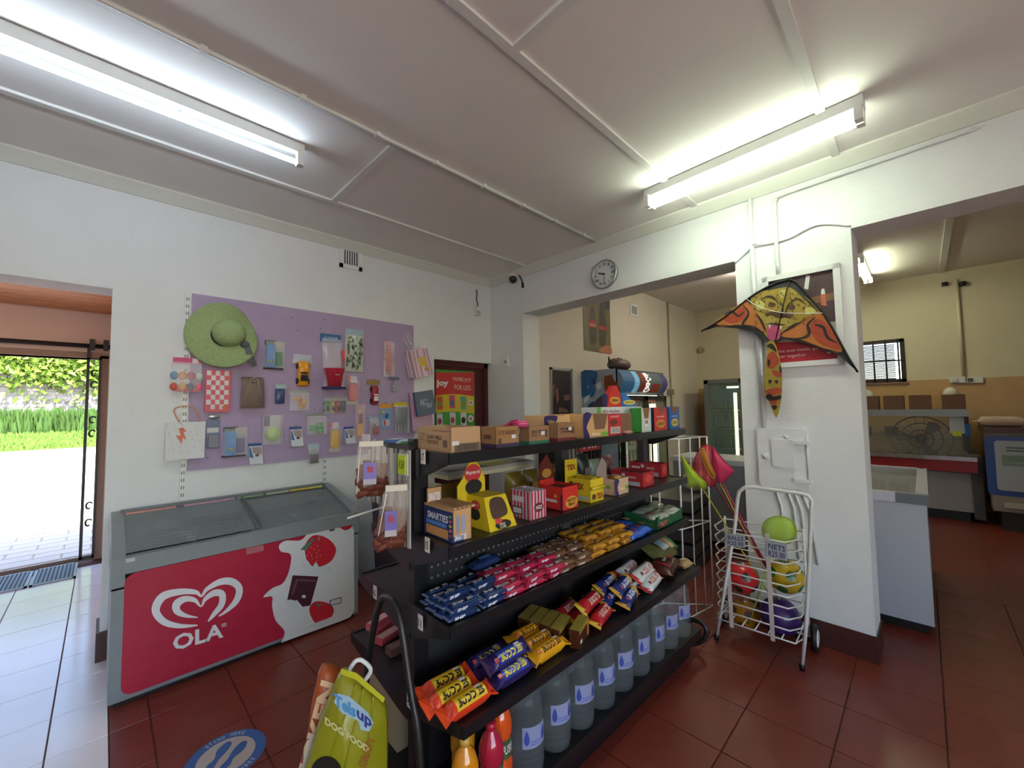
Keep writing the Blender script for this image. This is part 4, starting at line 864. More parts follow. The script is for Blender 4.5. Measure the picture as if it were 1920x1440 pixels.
decal(t, 'muzzle_patch', mat('#9c8a3e', rough=.6), [[kz(*p) for p in smooth(q, 3)] for q in ([(590, 600), (630, 575), (665, 600), (655, 640), (610, 650)], [(690, 610), (730, 590), (770, 610), (760, 645), (715, 655)])], fK(.006), split=True)
decal(t, 'face_band', BRN, [[kz(*p) for p in smooth(q, 3)] for q in ([(590, 560), (680, 545), (775, 560), (760, 600), (680, 590), (610, 590)], [(615, 480), (660, 490), (655, 510), (620, 505)], [(750, 505), (800, 505), (790, 535), (755, 530)])], fK(.0055), split=True)
decal(t, 'mouth', mat('#a8466a', rough=.5, amt=.3), [[kz(*p) for p in smooth([(600, 680), (620, 645), (690, 655), (695, 720), (670, 750), (615, 745)], 3)]], fK(.006))
decal(t, 'fang', paper('#d6d3c2'), [[kz(*p) for p in q] for q in (((612, 640), (630, 640), (618, 675)), ((692, 650), (708, 650), (698, 680)))], fK(.0075), split=True)
for q, w_ in (([(560, 470), (600, 440), (650, 450), (690, 500)], [3, 9, 9, 3]), ([(880, 500), (830, 460), (790, 465), (750, 510)], [3, 9, 9, 3]), ([(690, 470), (715, 520), (705, 580)], [4, 10, 4]), ([(760, 480), (740, 530), (735, 590)], [4, 10, 4]), ([(520, 560), (560, 610), (590, 680)], [3, 14, 10]), ([(880, 600), (790, 650), (720, 690)], [3, 12, 10]), ([(600, 640), (640, 632), (690, 640), (730, 640)], [4, 9, 9, 4]), ([(240, 640), (330, 650), (450, 668), (560, 720)], [3, 8, 10, 6]), ([(1130, 840), (1000, 810), (880, 770), (760, 735)], [3, 9, 10, 5]), ([(830, 420), (900, 480), (960, 545)], [4, 12, 5])):
    decal(t, 'dark_line', KBL, [[kz(*p) for p in r] for r in ribbon(q, w_)], fK(.0085))
decal(t, 'pale_patch', mat('#b5ac5a', rough=.6), [[kz(*p) for p in smooth(q, 3)] for q in ([(520, 480), (560, 470), (585, 500), (560, 540), (525, 530)], [(880, 520), (920, 520), (950, 545), (900, 570), (860, 560)], [(690, 400), (740, 395), (730, 440), (700, 450)])], fK(.006), split=True)
rnd = random.Random(6); sp = []
for k in range(90):
    x, y = rnd.uniform(500, 950), rnd.uniform(400, 640); a = rnd.uniform(-.6, .6); sp.append([kz(x+8*p*math.cos(a)-13*q*math.sin(a), y+8*p*math.sin(a)+13*q*math.cos(a)) for p, q in ((-.5, 0), (0, -1), (.5, 0), (0, 1))])
decal(t, 'spots', BRN, sp, fK(.007), kind='stuff')
b = MB(); b.tube([fK(.006)(*kz(*p)) for p in LE], .006, 6); b.tube([fK(.006)(*kz(*p)) for p in RE], .006, 6); obj('spar', b, BLACK, t, world=True)
b = MB(); b.tube([fK(.006)(*kz(762, 322)), fK(.012)(*kz(740, 400)), fK(.006)(*kz(660, 760))], .003, 6); obj('spine', b, BLACK, t, world=True)
b = MB(); b.tube([fK(.02)(*kz(*p)) for p in smooth([(450, 455), (560, 520), (740, 560), (1000, 560)], 6, False)], .0025, 5); obj('clear_strap', b, film('#ffffff', .4, .2), t, world=True)
tail = smooth([(600, 768), (650, 760), (690, 880), (706, 1010), (705, 1130), (690, 1230), (662, 1300), (620, 1200), (585, 1120), (582, 980), (596, 860)], 3)
b = MB(); b.prism([kz(*p) for p in tail], lambda x, y: onX(KX-.004)(x, y), lambda x, y: onX(KX)(x, y)); obj('tail', b, YEL, t, world=True)
decal(t, 'tail_print', DOR, [[kz(*p) for p in smooth(q, 3)] for q in ([(605, 860), (650, 830), (685, 900), (640, 950), (600, 930)], [(640, 960), (700, 985), (702, 1010), (650, 1000)], [(590, 1110), (640, 1090), (700, 1090), (690, 1130), (610, 1140)], [(610, 1170), (660, 1160), (670, 1200), (640, 1210)])], fK(.006), split=True)
decal(t, 'tail_print', KBL, [[kz(*p) for p in smooth(q, 3)] for q in ([(600, 790), (640, 775), (670, 830), (640, 815)], [(590, 1150), (620, 1130), (650, 1150), (700, 1140), (690, 1170), (620, 1180)], [(635, 1220), (655, 1212), (675, 1222), (655, 1245)], [(692, 930), (704, 950), (705, 985), (690, 970)], [(605, 900), (622, 890), (618, 940)], [(655, 1040), (680, 1035), (672, 1060)], [(610, 1035), (635, 1035), (622, 1060)])], fK(.0075), split=True)
# ================================================================== basket trolley with balls and nets
def F(x, y): p = pZ(x, y, 0); return V((p.x, p.y, 0))
fl_, fr = F(1344, 1199), F(1504, 1256)
ud = (fr-fl_).normalized(); bd = V((-ud.y, ud.x, 0)); bd = bd if bd.x > 0 else -bd
TW = (fr-fl_).length
t = thing('basket_trolley', 'white wire basket trolley with small wheels holding balls and nets', 'trolley', fl_, 0)
def tp(a, d, z): return fl_+ud*a+bd*d+V((0, 0, z))
FZ_ = onX((fl_.x+fr.x)/2)
def fpl(x, y):           # on the plane of the front hoop (leans back a little)
    n = (bd*1.0+V((0, 0, .10))).normalized(); return pN(x, y, fl_, n)
hoop = [fl_+V((0, 0, .02))]+[fpl(*p) for p in ((1363, 1078), (1378, 985), (1383, 935))]+[fpl(*p) for p in ((1386, 922), (1396, 914), (1412, 913), (1500, 925), (1515, 929), (1522, 938))]+[fpl(*p) for p in ((1521, 960), (1517, 1060), (1511, 1180))]+[fr+V((0, 0, .02))]
b = MB(); b.tube(hoop, .0105, 8); obj('hoop_frame', b, WWIRE, t, world=True)
for p in (fl_, fr): b = MB(); b.lathe([(.014, 0), (.016, .03), (.013, .032)], 10, p); obj('rubber_foot', b, BLACK, t, world=True)
bl, br = tp(0, .30, 0), tp(TW, .30, 0)
for k, z in enumerate([.145+.062*i for i in range(10)]):
    o_ = .045 if z > .2 else .02; gr = .0 + .03*(z/.8)
    ring = [tp(o_, -.02-gr, z), tp(TW-o_, -.02-gr, z), tp(TW-.0, .05, z), tp(TW, .26, z), tp(0, .26, z), tp(0, .05, z)]
    b = MB(); b.tube(ring, .0045, 6, closed=True); obj('wire_ring', b, WWIRE, t, world=True)
for a in (.10, TW-.13):
    b = MB(); c0, c1 = tp(a, -.03, .12), tp(a, -.055, .735); e = ud*.011
    b.hexa([c0-e, c0+e, c0+e+bd*.005, c0-e+bd*.005], [c1-e, c1+e, c1+e+bd*.005, c1-e+bd*.005]); obj('flat_bar', b, mat('#c9bfb4', rough=.5), t, world=True)
for k in range(7):
    b = MB(); b.tube([tp(.02+(TW-.04)*k/6, -.02, .145), tp(.02+(TW-.04)*k/6, .26, .145)], .004, 5); obj('base_wire', b, WWIRE, t, world=True)
b = MB(); b.box(-.001, -.001, 0, .001, .001, .001)
for a, pz in ((-.03, None), (TW+.03, None)):
    c = tp(a, .27, .075)
    b = MB(); R = [(.001, -.012), (.035, -.012), (.06, -.014), (.075, -.012), (.078, 0), (.075, .012), (.06, .014), (.035, .012), (.001, .012)]
    b.lathe(R, 22, (0, 0, 0), 'x'); bmesh.ops.transform(b.bm, matrix=Matrix.Translation(c) @ Matrix.Rotation(math.atan2(ud.y, ud.x), 4, 'Z'), verts=b.bm.verts); wlx = obj('wheel', b, BLACK, t, world=True)
    b = MB(); b.lathe([(.001, -.017), (.036, -.017), (.05, -.013), (.05, .013), (.036, .017), (.001, .017)], 16, (0, 0, 0), 'x'); bmesh.ops.transform(b.bm, matrix=Matrix.Translation(c) @ Matrix.Rotation(math.atan2(ud.y, ud.x), 4, 'Z'), verts=b.bm.verts); obj('hub', b, WPLASTIC, wlx, world=True)
b = MB(); b.tube([tp(-.03, .27, .075), tp(TW+.03, .27, .075)], .007, 6); b.tube([tp(0, .27, .075), tp(0, .26, .72)], .007, 6); b.tube([tp(TW, .27, .075), tp(TW, .26, .72)], .007, 6); obj('rear_frame', b, WWIRE, t, world=True)
for px_, lines in (((1366, 1000, 1402, 1022), ('BALLS', 'R20.00')), ((1441, 1013, 1480, 1043), ('NETS', 'R25.00'))):
    q = lambda u, v, d=0: fpl(px_[0]+(px_[2]-px_[0])*u, px_[3]-(px_[3]-px_[1])*v+ (8*u if px_[0] > 1400 else 5*u)-4)-bd*(.055+d)
    b = MB(); b.hexa([q(0, 0), q(1, 0), q(1, 0)+bd*.002, q(0, 0)+bd*.002], [q(0, 1), q(1, 1), q(1, 1)+bd*.002, q(0, 1)+bd*.002]); o = obj('price_card', b, paper('#a9adb6'), t, world=True)
    for i, s in enumerate(lines): text(o, s, paper('#2b3350'), (lambda i: lambda u, v: q(.1+.8*u, (.54 if i == 0 else .1)+.34*v, .0015))(i), .01, 0, True)
def ball(lab, px_, r, dep, c, spot=None, kind='ball'):
    n = bd; P = pN(px_[0], px_[1], fl_+bd*dep, n); 
    tt = thing('play_ball', lab, 'ball', P, 0)
    b = MB(); b.ball((0, 0, 0), r, n=24, m=16); obj('ball_skin', b, gloss(c, .2), tt)
    if spot:
        for k in range(12):
            g = (1+5**.5)/2; d = [V(v).normalized() for v in ((0, 1, g), (0, -1, g), (0, 1, -g), (0, -1, -g), (1, g, 0), (-1, g, 0), (1, -g, 0), (-1, -g, 0), (g, 0, 1), (g, 0, -1), (-g, 0, 1), (-g, 0, -1))][k]
            d = Matrix.Rotation(.5, 3, 'X') @ (Matrix.Rotation(.3, 3, 'Z') @ d); e = d.orthogonal().normalized(); f_ = d.cross(e); ct = [(d*math.cos(.33)+(e*math.cos(2*PI*j/5)+f_*math.sin(2*PI*j/5))*math.sin(.33)).normalized()*(r*1.006) for j in range(5)]
            b = MB(); cen = d*r*1.012; vs = []
            for j in range(5):
                m_ = ((ct[j]+ct[(j+1) % 5])/2).normalized()*r*1.01; b.face([cen, ct[j], m_]); b.face([cen, m_, ct[(j+1) % 5]])
            obj('pentagon_patch', b, gloss(spot, .25), tt, weld=True)
    return tt
ball('red play ball with black patches at the left in the basket trolley', (1392, 1082), .095, .10, '#c2282c', '#1d1a1c')
ball('shiny yellow play ball with green patches at the right in the basket trolley', (1473, 1080), .098, .12, '#b89a22', '#1f5a2a')
ball('purple play ball low at the right in the basket trolley', (1462, 1155), .108, .12, '#3b2360')
ball('orange yellow play ball low behind the red one in the trolley', (1397, 1150), .085, .16, '#b07a1c', '#5a3a18')
def pouch(mb, out_, dep, d, bulge=(.6, .9)):     # soft net bag: outline in pixels on a plane in the trolley, bulging both ways
    n = bd; o = [pN(x, y, fl_+bd*dep, n) for x, y in out_]; c = sum(o, V())/len(o)
    return mb.rings([[c+(p-c)*.03-n*d for p in o], [c+(p-c)*.6-n*d*.8 for p in o], o, [c+(p-c)*.6+n*d*.8 for p in o], [c+(p-c)*.03+n*d for p in o]])
def net(lab, base, top, out_, cols, dep=.10, d=.04, r=.006):
    P = lambda x, y: pN(x, y, fl_+bd*dep, bd); a, c = P(*base), P(*top); tt = thing('butterfly_net', lab, 'net', a, 0)
    b = MB(); b.tube([a, c], r, 8); obj('handle', b, gloss(cols[0], .35), tt, world=True)
    b = MB(); b.tube([P(*p) for p in smooth(out_, 3)], .0035, 6, closed=True); obj('hoop', b, gloss(cols[0], .35), tt, world=True)
    b = MB(); pouch(b, smooth(out_, 3), dep, d); obj('net_bag', b, film(cols[1], .42, .7), tt, world=True)
net('tall pink butterfly net leaning left out of the basket trolley', (1450, 1085), (1352, 903), [(1335, 839), (1343, 846), (1360, 866), (1376, 883), (1368, 892), (1352, 908), (1344, 898), (1337, 872)], ('#8f2148', '#e82a6a'), .085, .035, .008)
net('reddish pink butterfly net behind the tall pink one in the trolley', (1452, 1088), (1340, 908), [(1312, 842), (1322, 834), (1334, 838), (1342, 858), (1348, 885), (1342, 906), (1332, 913), (1318, 900), (1304, 890), (1300, 868)], ('#8f1f34', '#e0344c'), .13, .05)
net('orange netted yellow handled butterfly net inside the pink ones', (1462, 1125), (1350, 905), [(1314, 846), (1320, 842), (1329, 866), (1341, 890), (1336, 896), (1322, 874)], ('#b5a53a', '#e08a20'), .075, .012, .004)
net('lime green butterfly net leaning furthest left from the trolley', (1440, 1110), (1306, 898), [(1277, 853), (1287, 866), (1302, 884), (1316, 898), (1324, 906), (1321, 917), (1308, 911), (1290, 911), (1285, 884)], ('#a9a02c', '#b9e010'), .09, .025, .0045)
net('lime green round net standing upright behind the trolley price card', (1404, 1170), (1454, 1022), [(1430, 985), (1442, 972), (1462, 968), (1484, 975), (1494, 995), (1486, 1014), (1466, 1022), (1440, 1016), (1430, 1002)], ('#a7b23a', '#b5dc20'), .06, .03, .0055)
# ================================================================== white wire stand in the opening
ra, rb_ = F(1338, 1136), F(1285, 1164)
t = thing('wire_stand', 'tall white wire display stand in the wide opening behind the gondola', 'display stand', ra, 0)
rh = 1.25; dv = (rb_-ra); dn = V((-.62, .80, 0)).normalized()*.36
def rp(u, v, z): return ra+dv*u+dn*v+V((0, 0, z))
b = MB()
for u, v in ((0, 0), (1, 0), (0, 1), (1, 1)): b.tube([rp(u, v, .0), rp(u, v, rh)], .006, 6)
obj('upright', b, WWIRE, t, world=True)
for z in (.004, .62, rh):
    b = MB(); b.tube([rp(0, 0, z), rp(1, 0, z), rp(1, 1, z), rp(0, 1, z)], .0055, 6, closed=True); obj('cross_rail', b, WWIRE, t, world=True)
for u in (.28, .62): b = MB(); b.tube([rp(u, 0, .004), rp(u, 0, rh)], .0045, 6); obj('upright', b, WWIRE, t, world=True); b = MB(); b.tube([rp(u, 1, .004), rp(u, 1, rh)], .0045, 6); obj('upright', b, WWIRE, t, world=True)
# ================================================================== the back room
# drinks fridge with a printed side and lit header
fx0 = 4.43; fy0 = pX(1163, 700, fx0).y; fx1 = pY(1252, 740, fy0).x; fzt = pX(1163, 690, fx0).z; fyb = YF-.02
t = thing('drinks_fridge', 'tall black double door drinks fridge with a lit soft drink header and icy printed side', 'fridge', (fx0, fy0, 0)); W_, D_ = fx1-fx0, fyb-fy0
FB = mat('#1b1d1f', rough=.35, amt=.15)
b = MB(); b.box(0, .06, 0, .04, D_, fzt); b.box(W_-.04, .06, 0, W_, D_, fzt); b.box(0, D_-.04, 0, W_, D_, fzt); b.box(0, .06, fzt-.3, W_, D_, fzt); b.box(0, .06, 0, W_, D_, .2); obj('cabinet', b, FB, t)
b = MB(); hz = fzt-.30
R = [[(x, .06-.075*math.sin(PI*k/8)-.0, hz+.29*k/8) for k in range(9)]+[(x, .08, hz+.29), (x, .08, hz)] for x in (.03, W_-.03)]
b.rings(R); obj('header', b, emit('#4f5a60', .25), t)
fh = lambda u, v: V((.03+(W_-.06)*u, .06-.075*math.sin(PI*v)-.004, hz+.29*v))
def patch(par, name, m, u0, u1, v0, v1, fn, n=6):
    b = MB()
    for j in range(n):
        a0, a1 = v0+(v1-v0)*j/n, v0+(v1-v0)*(j+1)/n; b.face([fn(u0, a0), fn(u1, a0), fn(u1, a1), fn(u0, a1)])
    return obj(name, b, m, par, weld=True)
patch(t, 'header_print', emit('#24506f', .4), 0, .24, .02, .98, fh); patch(t, 'header_print', emit('#6fa4c4', .4), .24, .34, .02, .98, fh); patch(t, 'header_print', emit('#5a2416', .5), .36, .48, .1, .95, lambda u, v: fh(u, v)+V((0, -.002, 0))); patch(t, 'header_print', emit('#5f2414', .5), .62, .82, .05, .45, lambda u, v: fh(u, v)+V((0, -.002, 0))); patch(t, 'header_print', emit('#3a3560', .3), .88, 1, .05, .95, lambda u, v: fh(u, v)+V((0, -.002, 0)))
text(t, 'Coca-Cola', emit('#f2dcd4', .9), lambda u, v: fh(.47+.13*v, .06+.88*u)+V((0, -.004, 0)), .03, .3)
for k in range(2):
    x0, x1 = .05+(W_-.1)*k/2, .05+(W_-.1)*(k+1)/2
    b = MB()
    for q in ((x0, .22, x0+.05, hz-.03), (x1-.05, .22, x1, hz-.03), (x0, .22, x1, .28), (x0, hz-.09, x1, hz-.03)): b.box(q[0], .0, q[1], q[2], .05, q[3])
    d = obj('door', b, FB, t); b = MB(); b.box(x0+.05, .02, .28, x1-.05, .026, hz-.09); obj('glass', b, film('#dfeee6', .82, .05), d); b = MB(); b.tube([(x1-.06 if k == 0 else x0+.06, -.03, .75), (x1-.06 if k == 0 else x0+.06, -.03, 1.3)], .012, 8); obj('handle', b, BLACK, d)
b = MB(); b.box(.04, D_-.06, .2, W_-.04, D_-.04, hz); obj('back_liner', b, mat('#c9dccc', rough=.5), t)
x = pY(1224, 800, fy0+.08).x-fx0; b = MB(); b.tube([(x, .075, .35), (x, .075, hz-.14)], .04, 10); obj('light_tube', b, emit('#f6f2a8', 3.5), t); b = MB(); b.tube([(.1, .12, hz-.04), (W_-.1, .12, hz-.04)], .02, 8); obj('light_tube', b, emit('#e6f2dc', 6), t)  # the tube along the top is added to brighten the fridge interior
b = MB(); b.tube([(.12, .2, .3), (.12, .2, hz-.1)], .012, 8); obj('light_tube', b, emit('#dff0c0', 2.0), t)
SODA = ['#3a1712', '#3a1712', '#8d2a1e', '#2f6f3a', '#c98a2a', '#3a1712']
for j in range(4):
    z = .32+.33*j; b = MB(); b.box(.05, .10, z-.012, W_-.05, D_-.08, z); obj('shelf', b, STEEL, t)
def soda(name, c, cap):
    tt = thing(name, '', 'bottle'); b = MB(); b.lathe([(.001, 0), (.032, .003), (.033, .05), (.03, .09), (.033, .14), (.028, .18), (.014, .22), (.013, .245), (.001, .246)], 10); obj('bottle_body', b, gloss(c, .15), tt); b = MB(); b.lathe([(.016, .238), (.016, .256), (.001, .257)], 8); obj('cap', b, gloss(cap), tt); return tt
first = {}; ORD = ['first', 'second', 'third', 'fourth', 'fifth', 'sixth', 'seventh', 'eighth', 'ninth', 'tenth', 'eleventh', 'twelfth']
for j in range(4):
    for i in range(12):
        c = SODA[(i//2+j) % 6]; loc = V((fx0+.12+(W_-.24)*i/11, fy0+.14, .32+.33*j))
        lab = 'soft drink bottle in the black fridge, %s shelf from the bottom, %s from the left' % (('first', 'second', 'third', 'fourth')[j], ORD[i])
        if c not in first: o = first[c] = soda('soda_bottle', c, '#b02a2a'); o['label'] = lab; o['group'] = 'bottles in the drinks fridge'; o.location = loc
        else: o = dup(first[c], loc); o['label'] = lab
# icy side print with a bottle
fs = off(onX(fx0), .003, (-1, 0, 0)); fs2, fs3 = off(onX(fx0), .005, (-1, 0, 0)), off(onX(fx0), .007, (-1, 0, 0))
za_ = lambda x, y: (1000+x/10.283, 660+y/10.283)
b = MB(); b.box(-.0, .06, .1, .002, D_, fzt); b.box(-.002, .06, .1, 0, D_, fzt); obj('printed_side', b, mat('#8f9aa6', rough=.35, amt=.35, scale=6), t)
decal(t, 'ice_print', mat('#2c5f92', rough=.35, amt=.45, scale=14), [[za_(*p) for p in smooth([(900, 390), (1225, 375), (1215, 560), (1180, 640), (1210, 720), (1170, 850), (1120, 870), (1010, 870), (920, 830)], 3)]], fs)
decal(t, 'ice_print', mat('#1d3f73', rough=.35, amt=.3), [[za_(*p) for p in q] for q in (((1125, 540), (1200, 500), (1215, 630), (1140, 610)), ((1040, 1160), (1060, 1020), (1150, 950), (1200, 1000), (1160, 1160)))], fs2, split=True)
decal(t, 'ice_print', mat('#c2cbd3', rough=.35, amt=.3), [[za_(*p) for p in q] for q in (((1000, 870), (1100, 820), (1050, 960), (960, 1000)), ((1220, 620), (1300, 560), (1330, 690), (1240, 740)), ((1050, 640), (1075, 690), (1045, 690)))], fs2, split=True)
decal(t, 'bottle_print', mat('#7d3c18', rough=.3, amt=.4, scale=10), [[za_(*p) for p in smooth([(1370, 490), (1440, 455), (1520, 440), (1545, 520), (1640, 640), (1690, 800), (1690, 1160), (1480, 1160), (1500, 900), (1440, 780), (1380, 740)], 3)]], fs2)
decal(t, 'hand_print', mat('#4a4248', rough=.4, amt=.3), [[za_(*p) for p in smooth([(1140, 1160), (1160, 1000), (1270, 880), (1400, 780), (1440, 800), (1470, 900), (1500, 1160)], 3)]], fs3)
P = V((fx0+W_*.12, fy0+.22, fzt))
t = thing('carrier_bag', 'tied brownish carrier bag lying on top of the black drinks fridge', 'bag', P, 0)
b = MB(); b.ball((.2, 0, .075), .21, .13, .085, 16, 10)
for v in b.bm.verts: v.co += V((0, 0, .012*math.sin(23*v.co.x)*math.cos(17*v.co.y)))
obj('bag', b, mat('#6b5a58', rough=.5, amt=.3), t); b = MB(); b.tube([(.02, 0, .09), (-.04, -.01, .10), (-.07, -.02, .06)], .022, 7, r1=.008); b.tube([(-.04, -.01, .10), (-.055, -.0, .17)], .02, 7, r1=.006); b.ball((.19, 0, .155), .025, .02, .018); b.ball((.25, 0, .15), .025, .02, .018); obj('knot', b, mat('#3d2f2f', rough=.5), t)
# posters and small fittings on the side wall
def wallposter(name, lab, x0, y0, x1, y1, Y, c):
    A, B_ = pY(x0, y1, Y), pY(x1, y0, Y); t = thing(name, lab, 'poster', ((A.x+B_.x)/2, Y, A.z))
    b = MB(); b.box(-(B_.x-A.x)/2, -.006, 0, (B_.x-A.x)/2, -.001, B_.z-A.z); obj('sheet', b, c, t); return t
Yp = YF-.001; fq = off(onY(YF), .008, (0, -1, 0)); fq2 = off(onY(YF), .010, (0, -1, 0)); zc = lambda x, y: (1060+x/6, 560+y/6)
t = wallposter('drinks_poster', 'olive poster of two cola bottles high on the back room side wall', 1092, 664, 1145, 545, Yp, mat('#5f5638', rough=.5, amt=.4, scale=6))
decal(t, 'bottle_print', mat('#2e1b18', rough=.4, amt=.3), [[zc(*p) for p in smooth(q, 3)] for q in ([(285, 90), (315, 90), (330, 200), (345, 330), (335, 500), (275, 500), (262, 330), (270, 200)], [(385, 60), (415, 60), (440, 200), (455, 350), (440, 520), (385, 520), (370, 350), (375, 200)])], fq, split=True)
decal(t, 'label_print', paper('#a8343a'), [[zc(*p) for p in ((262, 235), (338, 245), (338, 330), (262, 318))], [zc(*p) for p in ((372, 300), (450, 318), (450, 365), (372, 345))]], fq2, split=True)
ptext(t, 'Coca-Cola', paper('#d8c9c4'), off(onY(YF), .012, (0, -1, 0)), zc(266, 305), zc(335, 318), 7); decal(t, 'hand_print', mat('#a8684a', rough=.5), [[zc(*p) for p in smooth([(370, 590), (420, 540), (500, 530), (515, 620), (440, 615)], 3)]], fq2)
decal(t, 'sky_print', paper('#3c4552'), [[zc(*p) for p in ((420, -60), (495, -60), (495, 130), (430, 110))]], fq)
t = wallposter('framed_picture', 'narrow aluminium framed dark picture left of the icy fridge', 1033, 790, 1070, 694, Yp, mat('#332b30', rough=.3, amt=.6, scale=8))
A, B_ = pY(1032, 790, YF), pY(1071, 692, YF); b = MB()
for q in ((A.x, A.z, A.x+.03, B_.z), (B_.x-.03, A.z, B_.x, B_.z), (A.x, B_.z-.03, B_.x, B_.z)): b.box(q[0], YF-.02, q[1], q[2], YF-.001, q[3])
obj('frame', b, STEEL, t, world=True)
decal(t, 'picture_print', mat('#7a5a4c', rough=.4, amt=.4), [[za_(*p) for p in q] for q in (((365, 640), (410, 620), (400, 860), (368, 850)), ((420, 720), (470, 690), (480, 940), (440, 1000)), ((575, 830), (690, 820), (690, 920), (590, 940)), ((490, 1060), (620, 1100), (680, 1160), (470, 1160)))], fq, split=True)
A = pY(1188, 582, YF); t = thing('air_vent', 'small white vent on the side wall right of the cola bottle poster', 'vent', (A.x, YF, A.z-.09))
b = MB(); b.box(-.13, -.012, 0, .13, 0, .19); obj('frame', b, WPLASTIC, t, bevel=.003); b = MB(); b.box(-.08, -.014, .03, .09, -.011, .15); obj('grille', b, mat('#8f9290'), t)
A, B_ = pY(1250, 562, YF), pY(1262, 790, YF)
b = MB(); b.tube([(A.x, YF-.02, A.z), (A.x, YF-.02, .9)], .016, 6); b.tube(smooth([(A.x, YF-.02, A.z-.05), (A.x-.06, YF-.02, A.z+.08), (A.x+.0, YF-.02, A.z+.14), (A.x+.06, YF-.02, A.z+.06), (A.x, YF-.02, A.z-.05)], 4, False), .01, 5); tag(obj('wall_cable', b, mat('#a59d8e', rough=.6)), 'grey cable with a loop at the top running down the side wall', 'cable')
A = pY(1256, 735, YF); t = thing('socket_outlet', 'small wall sockets on the grey cable behind the drinks fridge', 'socket', (A.x, YF, A.z-.05)); b = MB(); b.box(-.12, -.03, 0, .0, 0, .1); b.box(.03, -.03, 0, .11, 0, .1); obj('socket_box', b, mat('#8a8174'), t, kind='stuff')
A = pX(1297, 600, XF); b = MB(); b.tube([(XF-.02, A.y, A.z+.35), (XF-.02, A.y, A.z-.1), (XF-.02, A.y+.08, A.z-.12)], .02, 6); tag(obj('wall_pipe', b, mat('#5c554c', rough=.6)), 'dark bent pipe on the end wall above the glass door fridge', 'pipe')
A = pX(1314, 656, XF); t = thing('wall_button', 'small beige round fitting on the end wall above the glass door fridge', 'fitting', (XF, A.y, A.z), -PI/2); b = MB(); b.lathe([(.001, -.05), (.06, -.05), (.07, 0)], 14, ax='y'); obj('body', b, mat('#b5a98c'), t)
# glass door fridge at the end wall
gx = 7.6; P0 = pX(1319, 713, gx); gyl = P0.y; gz = P0.z; gyr = pX(1397, 800, gx).y
t = thing('glass_door_fridge', 'grey framed glass door fridge with dark bottles at the far end wall', 'fridge', (gx, (gyl+gyr)/2, 0), -PI/2); w_ = (gyl-gyr)/2
GF = mat('#6d7070', rough=.4, amt=.1)
b = MB(); b.box(-w_, .04, 0, -w_+.05, .75, gz); b.box(w_-.05, .04, 0, w_, .75, gz); b.box(-w_, .70, 0, w_, .75, gz); b.box(-w_, .04, gz-.06, w_, .75, gz); b.box(-w_, .04, 0, w_, .75, .36); obj('cabinet', b, GF, t)
b = MB(); b.box(-w_-.01, -.0, .30, w_+.01, .045, .36); obj('sill', b, mat('#b4b9ba', rough=.4), t); b = MB(); b.box(-w_, 0.01, 0.02, w_, .04, .30); obj('kick_panel', b, mat('#868c92', rough=.5), t)
b = MB()
for q in ((-w_, .36, -w_+.07, gz), (w_-.07, .36, w_, gz), (-w_, .36, w_, .42), (-w_, gz-.07, w_, gz)): b.box(q[0], 0, q[1], q[2], .035, q[3])
d = obj('door', b, GF, t); b = MB(); b.box(-w_+.07, .014, .42, w_-.07, .02, gz-.07); obj('glass', b, film('#9db8ac', .74, .04), d)
b = MB(); b.box(-w_+.05, .66, .36, w_-.05, .70, gz-.06); obj('back_liner', b, mat('#31413c', rough=.5), t)
b = MB(); b.box(-w_+.06, .05, gz-.40, w_-.06, .06, gz-.16); obj('blue_banner', b, gloss('#23406b'), t)
for zz in (.72, 1.06, 1.38): b = MB(); b.box(-w_+.05, .08, zz-.01, w_-.05, .65, zz); obj('shelf', b, STEEL, t)
lx = -w_+gyl-pX(1379, 790, gx).y; b = MB(); b.tube([(lx, .045, .55), (lx, .045, gz-.24)], .028, 8); obj('light_tube', b, emit('#eef5b4', 2.2), t); b = MB(); b.box(lx-.13, .046, gz-.16, lx+.06, .055, gz-.125); obj('light_tube', b, emit('#eef0c8', 2.0), t)
for j, zz in enumerate((.36, .72, 1.06, 1.38)):
    for i in range(8):
        c = ['#20302a', '#2c1a14', '#182a3a', '#20302a'][(i+j) % 4]
        if ('g', c) not in first: o = first[('g', c)] = soda('beer_bottle', c, '#8a7a4a'); o['group'] = 'bottles in the glass door fridge'
        else: o = dup(first[('g', c)], (0, 0, 0))
        o.location = (gx+.20, gyl-.12-(gyl-gyr-.24)*i/7, zz); o['label'] = 'dark bottle in the glass door fridge, %s level up, %s from the left' % (ORD[j], ORD[i])
# small shop cooler in front of it (silver lower cabinet edge) and black crate of goods seen between the shelves
P = pZ(1375, 1060, 0); cx_, cy_ = 4.6, 1.62
t = thing('shop_counter', 'low grey cabinet standing in the back room behind the wire stand', 'cabinet', (cx_, cy_-.0, 0), -PI/2)
b = MB(); b.box(-.42, 0, .05, .30, .5, .86); obj('body', b, mat('#8b9094', rough=.45, amt=.1), t, bevel=.008); b = MB(); b.box(-.44, -.02, .86, .32, .52, .91); obj('top', b, mat('#c3c8c9', rough=.4), t, bevel=.006); b = MB(); b.box(-.40, .02, 0, .28, .48, .05); obj('plinth', b, BLACK, t)
t = thing('stacked_trays', 'dark stack of plastic trays with clear wrap beside the drinks fridge', 'trays', (3.95, 1.72, 0), .1)
for k in range(5): b = MB(); b.box(-.3, -.22, .02+.13*k, .32, .25, .12+.13*k); obj('tray', b, mat('#3a383d', rough=.5, amt=.3), t, bevel=.01)
b = MB(); b.ball((.22, -.1, .74), .14, .12, .10, 12, 8); obj('wrapped_pack', b, film('#d8d2b8', .35, .1), t)
t = thing('magazine_rack', 'black wire rack with small packets seen beyond the shelves', 'rack', (3.75, 2.75, 0), 0)
b = MB()
